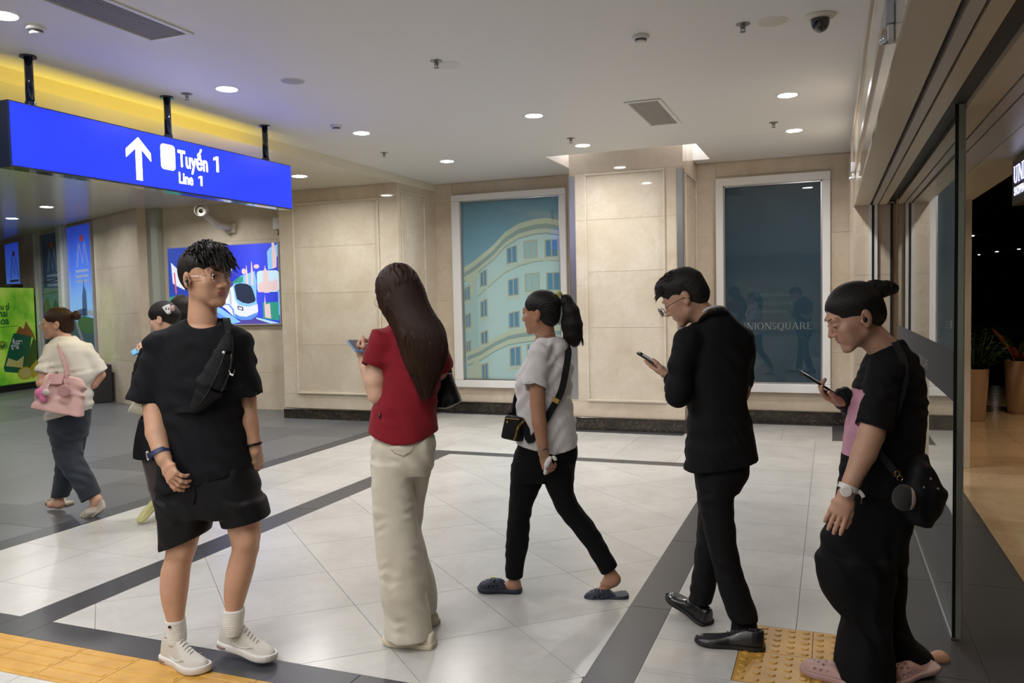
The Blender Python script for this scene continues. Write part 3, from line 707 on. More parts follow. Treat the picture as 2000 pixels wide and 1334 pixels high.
lo = [(60, 1055), (150, 1020), (250, 960), (340, 920), (420, 905), (520, 893), (688, 890)]
band('print_cornice', lo, 30, m_cor, 2); band('print_cornice_shade', [(x, y + 30) for x, y in lo], 26, m_cord, 2); band('print_cornice', [(x, y + 56) for x, y in lo], 30, m_cor, 2); band('print_cornice_shade', [(x, y + 86) for x, y in lo], 8, m_cord, 2)
wpoly('print_side', [(50, 620), (110, 580), (140, 570), (140, 1238), (50, 1238)], m_facd, 1.5)
wpoly('print_pilaster', [(60, 585), (130, 530), (150, 545), (120, 600), (110, 690), (90, 690), (85, 600)], m_cor, 2.2); wpoly('print_pilaster', [(62, 1165), (130, 1105), (155, 1130), (150, 1238), (62, 1238)], m_cor, 2.2)
def pwin(x0, y0, x1, y1, sl, pale=False):
    wpoly('print_window_frame', [(x0 - 9, y0 + sl - 6), (x1 + 9, y0 - 8), (x1 + 9, y1 + 6 - sl * .3), (x0 - 9, y1 + 10)], m_wfr, 3)
    wpoly('print_window', [(x0, y0 + sl), (x1, y0), (x1, y1 - sl * .3), (x0, y1)], m_winl if pale else m_win, 3.6)
    xm = (x0 + x1) / 2; wpoly('print_mullion', [(xm - 4, y0 + sl * .5), (xm + 4, y0 + sl * .5), (xm + 4, y1 - sl * .2), (xm - 4, y1 - sl * .2)], m_wfr, 4.2)
    wpoly('print_sill', [(x0 - 18, y1 + 22), (x1 + 14, y1 + 8), (x1 + 14, y1 + 18), (x0 - 18, y1 + 32)], m_cor, 3)
for a in ((345, 380, 400, 485, 18), (458, 352, 530, 455, 6, True), (592, 355, 662, 452, 0), (350, 585, 406, 690, 14), (462, 560, 540, 665, 4, True), (598, 560, 672, 662, 0), (350, 797, 408, 895, 12), (460, 790, 545, 880, 4, True), (600, 790, 672, 880, 0), (352, 1022, 412, 1140, 12), (465, 1005, 550, 1130, 4), (605, 1005, 675, 1130, 0),
          (165, 525, 198, 628, 22), (163, 715, 197, 825, 20), (162, 918, 196, 1000, 16), (162, 1130, 194, 1232, 12), (54, 628, 84, 715, 18), (56, 805, 84, 895, 14), (58, 985, 80, 1050, 10)): pwin(*a)
# print 2: teal with thin serif lettering and crest
m_teal = mat('print_teal', (.008, .045, .078), .55); m_tealtxt = mat('print_pale_lettering', (.30, .33, .33), .5); m_tealdim = mat('print_dim_mark', (.03, .085, .105), .5)
decal('print_teal', [(-1.21, .475), (-.09, .475), (-.09, 2.86), (-1.21, 2.86)], O1, UX, UZ, 0, m_teal, w2, .0004)
def serif(ch):
    """letter outlines on a unit cap height: list of polygons, and the advance width"""
    t, s, f = .055, .19, .035
    def bar(x0, y0, x1, y1): return [(x0, y0), (x1, y0), (x1, y1), (x0, y1)]
    def ring(cx, cy, rx, ry, thx, thy, a0=0, a1=360, n=26):
        o = []; i = []
        for k in range(n + 1):
            a = math.radians(a0 + (a1 - a0) * k / n); o.append((cx + rx * math.cos(a), cy + ry * math.sin(a))); i.append((cx + (rx - thx) * math.cos(a), cy + (ry - thy) * math.sin(a)))
        return [[o[k], o[k + 1], i[k + 1], i[k]] for k in range(n)]
    if ch == 'U': return [bar(.06, .30, .06 + t * 2, 1), bar(.58, .30, .58 + t, 1), bar(0, 1 - f, .26, 1), bar(.48, 1 - f, .76, 1)] + ring(.347, .32, .287, .34, .09, .05, 180, 360), .80
    if ch == 'N': return [bar(.08, 0, .08 + t, 1), bar(.70, 0, .70 + t, 1), [(.06, 1), (.20, 1), (.76, 0), (.62, 0)], bar(0, 0, .22, f), bar(.60, 1 - f, .84, 1), bar(0, 1 - f, .15, 1)], .86
    if ch == 'I': return [bar(.08, 0, .08 + 2 * t, 1), bar(0, 0, .27, f), bar(0, 1 - f, .27, 1)], .31
    if ch in 'OQ':
        L = ring(.42, .5, .42, .52, .12, .04)
        if ch == 'Q': L.append([(.34, .05), (.46, .08), (.78, -.22), (.60, -.24)])
        return L, .90
    if ch == 'S': return ring(.27, .74, .24, .27, .08, .05, 20, 270) + ring(.27, .255, .25, .27, .09, .05, -160, 90), .58
    if ch == 'A': return [[(.02, 0), (.07, 0), (.40, 1), (.36, 1)], [(.36, 1), (.46, 1), (.80, 0), (.66, 0)], bar(.16, .32, .60, .32 + f), bar(-.05, 0, .16, f), bar(.56, 0, .88, f)], .86
    if ch == 'R': return [bar(.08, 0, .08 + 2 * t, 1), bar(0, 0, .27, f), bar(0, 1 - f, .40, 1), bar(.15, .49, .40, .49 + f)] + ring(.38, .745, .25, .255, .10, .04, -90, 90) + [[(.34, .50), (.47, .50), (.76, 0), (.62, 0)], bar(.62, 0, .82, f)], .82
    if ch == 'E': return [bar(.08, 0, .08 + 2 * t, 1), bar(0, 0, .62, f), bar(0, 1 - f, .60, 1), bar(.15, .49, .46, .49 + f), bar(.58, 0, .62, .22), bar(.56, .80, .60, 1), bar(.44, .38, .47, .63)], .68
def serif_text(par, s, h, o3, ux, uy, m, name='letter', total=None, th=.0006):
    """one mesh per letter"""
    k = (total / sum(serif(c)[1] + .08 for c in s)) if total else h; x = 0
    ux = np.asarray(ux, float); uy = np.asarray(uy, float); nz = np.cross(ux, uy)
    for ch in s:
        L, ad = serif(ch); V, Fc = [], []
        for q in L:
            n = len(q); b = len(V); V += [np.asarray(o3) + ux * (x + a) * k + uy * c * h + nz * z for z in (0, th) for a, c in q]
            Fc += [tuple(range(b, b + n))[::-1], tuple(range(b + n, b + 2 * n))] + [(b + i, b + (i + 1) % n, b + n + (i + 1) % n, b + n + i) for i in range(n)]
        fixn(from_py(name, V, Fc, m, par)); x += ad + .08
def onY(px, py, y):
    d = FW + RT * (px - 1000) / FPX - UP * (py - 667) / FPX; return CAM + d * (y / d[1])
q = onY(1446, 642, YB); q1 = onY(1588, 641, YB); serif_text(w2, 'UNIONSQUARE', .082, (q[0], YB - .0135, q[2] - .01), UX, UZ, m_tealtxt, total=q1[0] - q[0])
q = onY(1508, 400, YB)
for r in (.095, .078, .060): decal('crest', [(q[0] + a, q[2] + b) for a, b in [(r * math.cos(t), r * math.sin(t)) for t in np.linspace(-.25, PI + .25, 24)] + [((r - .004) * math.cos(t), (r - .004) * math.sin(t)) for t in np.linspace(PI + .25, -.25, 24)]], O1, UX, UZ, .0008, m_tealdim, w2)
serif_text(w2, 'U', .07, (q[0] - .03, YB - .0135, q[2] - .03), UX, UZ, m_tealdim, 'crest', .06)
for k, wd in enumerate((.40, .43, .40)):
    q = onY(1473, 580 + k * 16, YB); x = q[0]
    while x < q[0] + wd:
        d = random.uniform(.012, .03); decal('worn_print_mark', [(x, q[2]), (x + d, q[2]), (x + d, q[2] + .042), (x, q[2] + .042)], O1, UX, UZ, .0008, m_tealdim, w2); x += d + .012
# ================================================================= train poster
tp0, tp1, tz0, tz1, TY = -9.50, -7.42, 1.255, 2.455, 9.80
tpo = box('train_poster', tp0, tp1, TY, 9.849, tz0, tz1, mat('poster_frame', (.42, .40, .42), .4)); tag(tpo, 'blue lightbox poster of a white metro train and skyline on the marble wall', 'poster')
OT = (0, TY, 0)
def tpt(X, Y): return (tp0 + (tp1 - tp0) * (X - 55) / (1620 - 55), tz0 + (tz1 - tz0) * (1232 - Y) / (1232 - 120))
def tpoly(n, pts, m, lay): return decal(n, [tpt(*p) for p in pts], OT, UX, UZ, .0006 * lay, m, tpo, .0004)
def em(n, c, k=.55): return mat(n, c, .4, emit=c, estr=k)
m_pb = mat('poster_deep_blue', (.02, .03, .32), .4, emit=(.025, .035, .42), estr=.8)
_v = pos(m_pb); _sp = _n(m_pb, 'ShaderNodeSeparateXYZ'); _l(m_pb, _v, _sp.inputs[0]); _cr = ramp(m_pb, ramp_val(m_pb, _sp.outputs['X'], tp0, tp1, 0, 1), [(0, (.02, .05, .28)), (.55, (.02, .025, .40)), (.8, (.04, .06, .62)), (1, (.025, .04, .45))])
_l(m_pb, _cr, bsdf(m_pb).inputs['Base Color']); _l(m_pb, _cr, bsdf(m_pb).inputs['Emission Color'])
tpoly('print_ground', [(70, 1215), (1605, 1215), (1605, 135), (70, 135)], m_pb, 1)
c_w, c_lb, c_mb, c_pk, c_gr, c_dk, c_cy, c_rd = em('poster_white', (.66, .70, .82)), em('poster_light_blue', (.22, .48, .85)), em('poster_mid_blue', (.10, .25, .75)), em('poster_pink', (.66, .50, .52)), em('poster_green', (.03, .28, .22)), em('poster_dark', (.02, .03, .06)), em('poster_cyan', (.40, .66, .86)), em('poster_red', (.6, .1, .16))
tpoly('print_placard', [(115, 335), (195, 420), (290, 520), (300, 730), (180, 665), (130, 630)], c_w, 2); tpoly('print_red_script', [(152, 480), (170, 480), (185, 780), (165, 780)], c_rd, 3); tpoly('print_hill', [(70, 830), (180, 800), (300, 900), (300, 1215), (70, 1215)], c_gr, 2)
tpoly('print_track', [(700, 960), (820, 1000), (1020, 1150), (1080, 1190), (960, 1215), (700, 1080)], c_lb, 2); tpoly('print_track', [(740, 1040), (900, 1140), (940, 1200), (760, 1120)], c_mb, 3); tpoly('print_track', [(1290, 1130), (1600, 1210), (1480, 1215), (1290, 1150)], c_cy, 2.5); tpoly('print_shadow', [(1050, 1150), (1300, 1120), (1520, 1213), (1080, 1213)], em('poster_violet', (.08, .06, .32)), 2)
tpoly('print_skyline', [(990, 640), (1100, 560), (1170, 540), (1290, 500), (1310, 640), (1300, 900), (990, 900)], c_lb, 2); tpoly('print_hill', [(985, 640), (1060, 580), (1130, 560), (1130, 640), (1000, 690)], c_gr, 2.6)
for x, t in ((1182, 420), (1253, 370)): tpoly('print_tower', [(x - 3, t), (x + 3, t), (x + 14, t + 130), (x + 18, 690), (x - 16, 690), (x - 12, t + 130)], c_pk, 3)
tpoly('print_block', [tuple(p) for p in rrect(1318, 500, 1610, 790, 45)], em('poster_pale_cyan', (.48, .68, .82)), 2.5); tpoly('print_tower', [(1410, 800), (1395, 620), (1400, 520), (1425, 470), (1432, 420), (1440, 470), (1468, 520), (1475, 620), (1480, 800)], c_pk, 3); tpoly('print_houses', [(1330, 790), (1330, 680), (1400, 640), (1500, 650), (1590, 620), (1600, 775)], c_pk, 2.8)
tpoly('print_block', [(1465, 250), (1500, 200), (1530, 185), (1535, 480), (1470, 490)], c_lb, 2); tpoly('print_tower', [(1530, 130), (1562, 130), (1590, 330), (1585, 460), (1530, 480)], c_pk, 3); tpoly('print_block', [(1560, 180), (1605, 150), (1605, 320), (1585, 320)], c_lb, 2)
tpoly('print_green_block', [(1380, 930), (1590, 925), (1600, 1175), (1385, 1150)], c_gr, 2); tpoly('print_tower', [(1410, 1130), (1405, 960), (1416, 820), (1426, 960), (1480, 940), (1490, 1150)], c_pk, 3); tpoly('print_edge', [(1592, 760), (1608, 760), (1610, 1110), (1595, 1100)], c_lb, 3)
for a in ((1145, 500, 30, 40), (1318, 440, 38, 30)): tpoly('print_balloon', circ(a[0], a[1], a[2], 14, a[3]), c_pk, 3)
tpoly('print_numeral', [(930, 440), (965, 440), (985, 470), (970, 505), (940, 510), (945, 490), (962, 480), (955, 460), (930, 462)], c_w, 3)
tpoly('train_body', [(830, 830), (985, 690), (1010, 665), (1290, 880), (1315, 960), (1320, 1040), (1300, 1100), (1230, 1150), (1100, 1155), (1000, 1130), (880, 1010), (780, 940)], c_w, 3.4)
tpoly('train_stripe', [(985, 690), (1010, 665), (1060, 655), (1300, 880), (1310, 950), (1190, 985), (1060, 960), (1010, 880)], c_lb, 3.9)
tpoly('train_windscreen', [(1005, 700), (1030, 670), (1100, 660), (1180, 672), (1235, 705), (1262, 770), (1292, 890), (1270, 922), (1190, 942), (1110, 925), (1035, 875)], c_dk, 4.4)
tpoly('train_skirt', [(1000, 1070), (1060, 1110), (1160, 1120), (1310, 1060), (1295, 1110), (1220, 1160), (1090, 1165), (1000, 1130)], c_mb, 4.2); tpoly('train_line', [(830, 930), (930, 940), (985, 1010), (1000, 1130), (985, 1120), (965, 1020), (920, 955), (830, 945)], c_mb, 4.2)
tpoly('train_lamp', [(1040, 965), (1118, 985), (1118, 1040), (1045, 1015)], c_dk, 4.8); tpoly('train_lamp', [(1055, 982), (1105, 995), (1103, 1025), (1058, 1008)], c_w, 5.2); tpoly('train_door', [(930, 760), (960, 735), (965, 960), (935, 930)], em('poster_grey', (.42, .46, .56)), 4.0)

# ================================================================= tall posters on the slanted wall
def wallpt(s, z): return AP + AD * s + AN * .05 + np.array([0, 0, z])
def banner(s0, s1, z0, z1, label, dark):
    """s1 is the far, picture-left side"""
    r = quad_wall('tall_poster', s0, s1, z0, z1, .001, .045, mat('poster_edge', (.35, .36, .38), .4)); tag(r, label, 'poster', 'tall blue posters on the slanted wall')
    wd = s1 - s0; o3 = AP + AD * s1 + AN * .046; ux = -AD
    g = mat('banner_blue', (.03, .08, .5), .25, emit=(.03, .09, .55), estr=.5) if not dark else mat('banner_slate', (.07, .12, .24), .12)
    if not dark and 'banner_done' not in MATS:
        MATS['banner_done'] = g; _v = pos(g); sp = _n(g, 'ShaderNodeSeparateXYZ'); _l(g, _v, sp.inputs[0]); cr = ramp(g, ramp_val(g, sp.outputs['Z'], 1.6, 3.0, 0, 1), [(0, (.16, .32, .62)), (.5, (.05, .13, .58)), (1, (.015, .04, .42))]); _l(g, cr, bsdf(g).inputs['Base Color']); _l(g, cr, bsdf(g).inputs['Emission Color'])
    def d(n, P, m, lay): return decal(n, P, o3, ux, (0, 0, 1), .0008 * lay, m, r, .0005)
    d('print_ground', [(.02, z0 + .02), (wd - .02, z0 + .02), (wd - .02, z1 - .02), (.02, z1 - .02)], g, 0)
    lw = mat('banner_line', (.30, .40, .72), .4) if not dark else mat('banner_line_dim', (.22, .30, .42), .4); cx = wd * .62; zb = z1 - .75
    for pts in ([(-.22, 0), (-.1, .42)], [(-.1, .42), (.04, .05)], [(.04, .05), (.14, .42)], [(.14, .42), (.27, 0)], [(-.29, 0), (-.14, .46)], [(.18, .46), (.34, 0)]):
        (a, b), (c, e) = pts; d('emblem', [(cx + a - .012, zb + b), (cx + a + .012, zb + b), (cx + c + .012, zb + e), (cx + c - .012, zb + e)], lw, 1)
    d('emblem', circ(cx + .02, zb + .50, .09, 16, .06), mat('emblem_red', (.62, .08, .08), .4), 1.5)
    for k in range(3): d('emblem_script', [(cx - .35, zb - .09 - k * .09), (cx + .33, zb - .09 - k * .09), (cx + .33, zb - .04 - k * .09), (cx - .35, zb - .04 - k * .09)], lw, 1)
    if not dark:
        tw = mat('banner_tower', (.06, .12, .28), .5); gr = mat('banner_trees', (.05, .14, .05), .6); wt = mat('banner_water', (.05, .10, .13), .5); rl = mat('banner_rail', (.22, .24, .30), .5)
        d('print_haze', [(.02, 1.42), (wd - .02, 1.42), (wd - .02, 1.50), (.7, 1.56), (.02, 1.48)], mat('banner_haze', (.33, .42, .55), .5), 1)
        d('print_tower', [(wd * .55, 1.42), (wd * .57, 1.75), (wd * .63, 1.95), (wd * .64, 2.15), (wd * .66, 1.95), (wd * .74, 1.85), (wd * .76, 1.42)], tw, 2); d('print_blocks', [(wd * .35, 1.42), (wd * .35, 1.52), (wd * .7, 1.56), (wd * .7, 1.42)], tw, 2)
        d('print_trees', [(wd * .3, 1.15), (wd * .35, 1.38), (wd * .6, 1.42), (wd - .02, 1.38), (wd - .02, 1.1)], gr, 2.5); d('print_water', [(.02, z0 + .02), (wd - .02, z0 + .02), (wd - .02, 1.1), (wd * .5, 1.2), (.02, 1.42)], wt, 2)
        d('print_viaduct', [(wd * .18, 1.40), (wd * .24, 1.40), (wd - .02, .45), (wd - .02, .25), (wd * .78, .35)], rl, 3)
    else:
        dk = mat('banner_dark', (.02, .03, .06), .2); d('print_city', [(.02, z0 + .02), (wd - .02, z0 + .02), (wd - .02, 1.5), (.7 * wd, 1.75), (.5 * wd, 1.5), (.3 * wd, 1.8), (.02, 1.6)], dk, 1)
        for z in (2.05, 1.82): d('print_rail', [(.02, z), (wd - .02, z + .05), (wd - .02, z + .07), (.02, z + .02)], dk, 1.2)
    return r
banner(-.10, 1.14, .25, 3.02, 'bright blue tall poster with skyline and viaduct, nearest the marble corner', False)
banner(1.63, 2.78, .25, 3.0, 'dim slate blue tall poster between two pale strips', True)
banner(4.26, 5.35, .25, 2.98, 'pale blue tall poster behind the green drinks machine', False)
for a, b in ((1.16, 1.61), (2.80, 3.10)):
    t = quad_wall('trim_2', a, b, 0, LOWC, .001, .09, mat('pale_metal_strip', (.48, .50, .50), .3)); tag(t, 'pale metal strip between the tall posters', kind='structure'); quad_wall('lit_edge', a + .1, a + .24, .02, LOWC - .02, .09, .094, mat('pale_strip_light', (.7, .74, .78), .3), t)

# ================================================================= green drinks machine
def floor_at(px, py):
    d = FW + RT * (px - 1000) / FPX - UP * (py - 667) / FPX; return CAM + d * (-EYE / d[2])
VA = floor_at(75, 757); VB = floor_at(0, 768); vd = (VB - VA); vl = np.linalg.norm(vd); vd /= vl; vn = np.array([-vd[1], vd[0], 0]); vn = vn if vn @ (CAM - VA) > 0 else -vn
VW, VH = 1.25, 1.98
def vblock(n, s0, s1, z0, z1, o0, o1, m, par=None, bev=0.):
    V = [VA + vd * s + vn * o + np.array([0, 0, z]) for z in (z0, z1) for s, o in ((s0, o0), (s1, o0), (s1, o1), (s0, o1))]
    ob = from_py(n, V, BOXF, m, par, loc=None if par is not None else VA); fixn(ob)
    if bev: bevel(ob, bev)
    return ob
vm = vblock('drinks_machine', 0, VW, .12, VH, -.6, 0, mat('machine_green', (.06, .26, .03), .35)); tag(vm, 'tall green drinks machine with iced tea advert at the left edge', 'vending machine')
vblock('plinth', .01, VW - .01, .001, .12, -.58, -.02, m_black, vm)
gp = mat('machine_front_green', (.2, .5, .03), .35, emit=(.2, .5, .03), estr=.25); _v = pos(gp); sp = _n(gp, 'ShaderNodeSeparateXYZ'); _l(gp, _v, sp.inputs[0])
nn = noise(gp, _v, 1.7, 3); cr = ramp(gp, nn, [(.3, (.05, .30, .015)), (.5, (.24, .50, .035)), (.72, (.50, .62, .12))]); _l(gp, cr, bsdf(gp).inputs['Base Color']); _l(gp, cr, bsdf(gp).inputs['Emission Color'])
vblock('front_panel', .012, VW - .012, .14, VH - .01, 0, .012, gp, vm)
vo = VA + vn * .0125; vux = -vd            # reading direction runs back towards VA (picture left to right)
VU = vl / 75.0                              # metres per picture pixel along the front
def vp(px, py): return (-(75 - px) * VU, .14 + (VH - .15) * (748 - py) / (748 - 543.0))
def vdec(n, pts, m, lay): return decal(n, [vp(*p) for p in pts], vo, vux, (0, 0, 1), .0008 * lay, m, vm, .0005)
m_vt = mat('advert_dark_green', (.01, .13, .03), .4); m_vw = mat('advert_white', (.78, .8, .78), .4); m_can = mat('advert_can_green', (.02, .16, .08), .3); m_lem = mat('advert_lemon', (.62, .52, .03), .4); m_leml = mat('advert_lemon_pulp', (.70, .66, .22), .4); m_amb = mat('advert_amber', (.42, .16, .03), .4); m_olv = mat('advert_leaf', (.07, .16, .02), .5)
def vtext(s, px, py, size, m):
    a, b = vp(px, py); text('advert_lettering', s, vo + vux * a + np.array([0, 0, b]) + vn * .003, vux, (0, 0, 1), size, m, vm, .0005, off=.004)
vtext('iêu tỉ', 0, 589, .155, m_vt); vtext('hai', 3, 604, .20, m_vt); vtext('hoa', -1, 620, .20, m_vt); vdec('advert_rule', [(0, 626), (40, 624), (40, 625), (0, 627)], m_vt, 1)
vdec('advert_can', [(30, 640), (66, 643), (58, 690), (44, 728), (10, 720), (8, 712), (20, 670)], m_can, 1); vdec('advert_splash', [(35, 640), (42, 625), (50, 632), (55, 615), (60, 625), (68, 640), (72, 655), (62, 648), (50, 645)], m_amb, 2)
vdec('advert_can_label', [(18, 692), (34, 700), (48, 690), (44, 716), (12, 708)], m_leml, 2); vdec('advert_leaf', [(70, 650), (76, 668), (74, 700), (56, 725), (44, 728), (54, 690)], m_olv, 1.5)
vdec('advert_lemon', circ(49, 728, 15, 20, 14), m_lem, 2.5); vdec('advert_lemon', circ(49, 728, 12, 20, 11), m_leml, 3); vdec('advert_lemon', [(60, 716), (74, 700), (75, 735), (62, 743)], m_lem, 2)
vtext('fuze', 27, 664, .155, m_vw); vtext('tea', 24, 674, .155, m_vw)
vdec('advert_badge', circ(8, 664, 9, 20, 9), m_vt, 1); vdec('advert_badge', circ(8, 664, 8, 20, 8), mat('advert_lime', (.32, .5, .05), .4), 1.5); vdec('advert_badge', [(3, 662), (8, 666), (8, 670), (4, 667)], m_vt, 2); vdec('advert_badge', [(13, 660), (8, 666), (8, 670), (13, 666)], m_vt, 2)
top_box = vblock('machine_ornament', .12, .45, VH, VH + .07, -.4, -.1, mat('dark_stuff', (.03, .02, .015), .7)); tag(top_box, 'small dark ornament lying on top of the green drinks machine', 'ornament'); bevel(top_box, .03)
# dark doorway plinth left of the marble corner
dp = quad_wall('dark_stand', -.9, -.2, 0.001, .62, .06, .35, mat('dark_stand', (.02, .02, .022), .5), None, .01); tag(dp, 'low dark stand at the foot of the slanted marble wall', 'stand')

# ================================================================= beyond the door: mall sign, planters
us = box('mall_sign', 1.0, 1.06, 4.2, 5.61, 2.04, 2.303, mat('mall_sign_black', (.008, .008, .009), .35), None, .004); tag(us, 'black hanging sign with glowing white letters reading UNION SHOPPING', 'sign')
m_ul = mat('sign_glow_letter', (.9, .9, 1.), .3, emit=(.70, .72, 1.0), estr=1.1); m_uh = mat('sign_glow_violet', (.2, .15, .8), .3, emit=(.14, .09, .85), estr=.8)
serif_text(us, 'UNIONSQUARE', .096, (.9985, 5.545, 2.163), (0, -1, 0), (0, 0, 1), m_ul, total=1.30, th=.004); serif_text(us, 'UNIONSQUARE', .102, (.9995, 5.552, 2.160), (0, -1, 0), (0, 0, 1), m_uh, 'lettering_glow', total=1.31, th=.001)
text('lettering', 'SHOPPING', (.997, 5.54, 2.092), (0, -1, 0), (0, 0, 1), .068, m_ul, us, .001, off=.001)
for y in (4.6, 5.35): tube('hanger', [(1.03, y, 2.30), (1.03, y, SOFF + .02)], .006, m_steel, us, 8)
m_pot = mat('cream_planter', (.50, .36, .26), .4)
m_lf = mat('dark_leaf', (.018, .055, .012), .4); m_lfr = mat('red_leaf', (.20, .05, .025), .45); m_soil = mat('soil', (.02, .014, .01), .9)
def leaf(name, p, d, L, wd, m, par, droop=.3, n=5):
    d = np.asarray(d, float); d /= np.linalg.norm(d); s = np.cross(d, (0, 0, 1)); s = s / (np.linalg.norm(s) + 1e-6); V = []; Fc = []
    nrm = np.cross(s, d)
    for i in range(n + 1):
        t = i / n; c = np.asarray(p) + d * L * t + np.array([0, 0, -droop * L * t * t]); w_ = wd * math.sin(PI * min(1, t * .92 + .06)) ** .8
        V += [c - s * w_, c + nrm * w_ * .25 * -1, c + s * w_]
    for i in range(n): Fc += [(3 * i, 3 * i + 1, 3 * i + 4, 3 * i + 3), (3 * i + 1, 3 * i + 2, 3 * i + 5, 3 * i + 4)]
    return from_py(name, V, Fc, m, par, True)
def planter(x, y, h, r, label, kind, seed):
    rg = random.Random(seed)
    root = empty('potted_plant', (x, y, 0), label, 'potted plant')
    pot = lathe('pot', [(r * .72, .001), (r * .78, .02), (r * .98, h * .8), (r, h - .02), (r * 1.02, h), (r * .92, h), (r * .9, h - .04)], (x, y, 0), m_pot, root, 36)
    lathe('soil', [(r * .9, h - .05), (r * .9, h - .04)], (x, y, 0), m_soil, root, 24)
    if kind == 'bush':
        for i in range(16):
            a = rg.uniform(0, 2 * PI); rr = rg.uniform(0, r * .7); hh = rg.uniform(.25, .52); lean = rg.uniform(.05, .28)
            b0 = np.array([x + rr * math.cos(a), y + rr * math.sin(a), h - .04]); b1 = b0 + np.array([lean * math.cos(a), lean * math.sin(a), hh])
            st = tube('stem', [b0, (b0 + b1) / 2 + np.array([0, 0, .03]), b1], [.006, .005, .003], m_lf, root, 6)
            for k in range(12):
                t = .2 + .8 * k / 11; p = b0 + (b1 - b0) * t; aa = a + rg.uniform(-1.9, 1.9)
                leaf('leaf', p, (math.cos(aa), math.sin(aa), rg.uniform(.1, .9)), rg.uniform(.07, .12), rg.uniform(.014, .022), m_lf, st, .35, 3)
    else:
        for i in range(13):
            a = rg.uniform(0, 2 * PI); leaf('leaf', (x + .04 * math.cos(a), y + .04 * math.sin(a), h - .04), (math.cos(a), math.sin(a), rg.uniform(.8, 2.6)), rg.uniform(.45, .8), rg.uniform(.03, .05), m_lfr if i % 3 else m_lf, root, rg.uniform(.1, .5), 6)
planter(1.585, 10.95, .62, .15, 'cream planter with a dark leafy bush just beyond the glass door', 'bush', 3)
planter(2.20, 11.75, .66, .17, 'cream planter with long reddish leaves behind the leafy one', 'long', 5)
for i, (px, py, r) in enumerate(((1898, 460, .06), (1947, 491, .055), (1990, 486, .05), (1912, 497, .04))):
    d = FW + RT * (px - 1000) / FPX - UP * (py - 667) / FPX; t = (3.0 - EYE) / d[2]; p = CAM + d * t
    rt_ = empty('mall_downlight', (p[0], p[1], 3.0), ('warm downlight deep in the dark mall, brightest of four', 'warm downlight deep in the dark mall, second from the bright one', 'warm downlight deep in the dark mall at the right edge', 'faint downlight deep in the dark mall, lowest of four')[i], 'downlight', 'downlights inside the mall')
    lathe('diffuser', [(r, -.02), (r, -.004)], (p[0], p[1], 3.0), mat('mall_lamp', (1, 1, 1), .5, emit=(1, .93, .8), estr=6.), rt_, 20)
for x, y, e in ((2.2, 4.5, 16), (2.4, 7.5, 14), (2.6, 10.5, 9), (4.5, 6, 10), (1.9, 9.2, 6)):
    l = bpy.data.lights.new('mall_lamp', 'AREA'); l.shape = 'DISK'; l.size = .15; l.energy = e; l.color = (1.0, .74, .48); l.spread = math.radians(120)
    o = bpy.data.objects.new('mall_lamp', l); link(o); o.location = (x, y, 2.98)
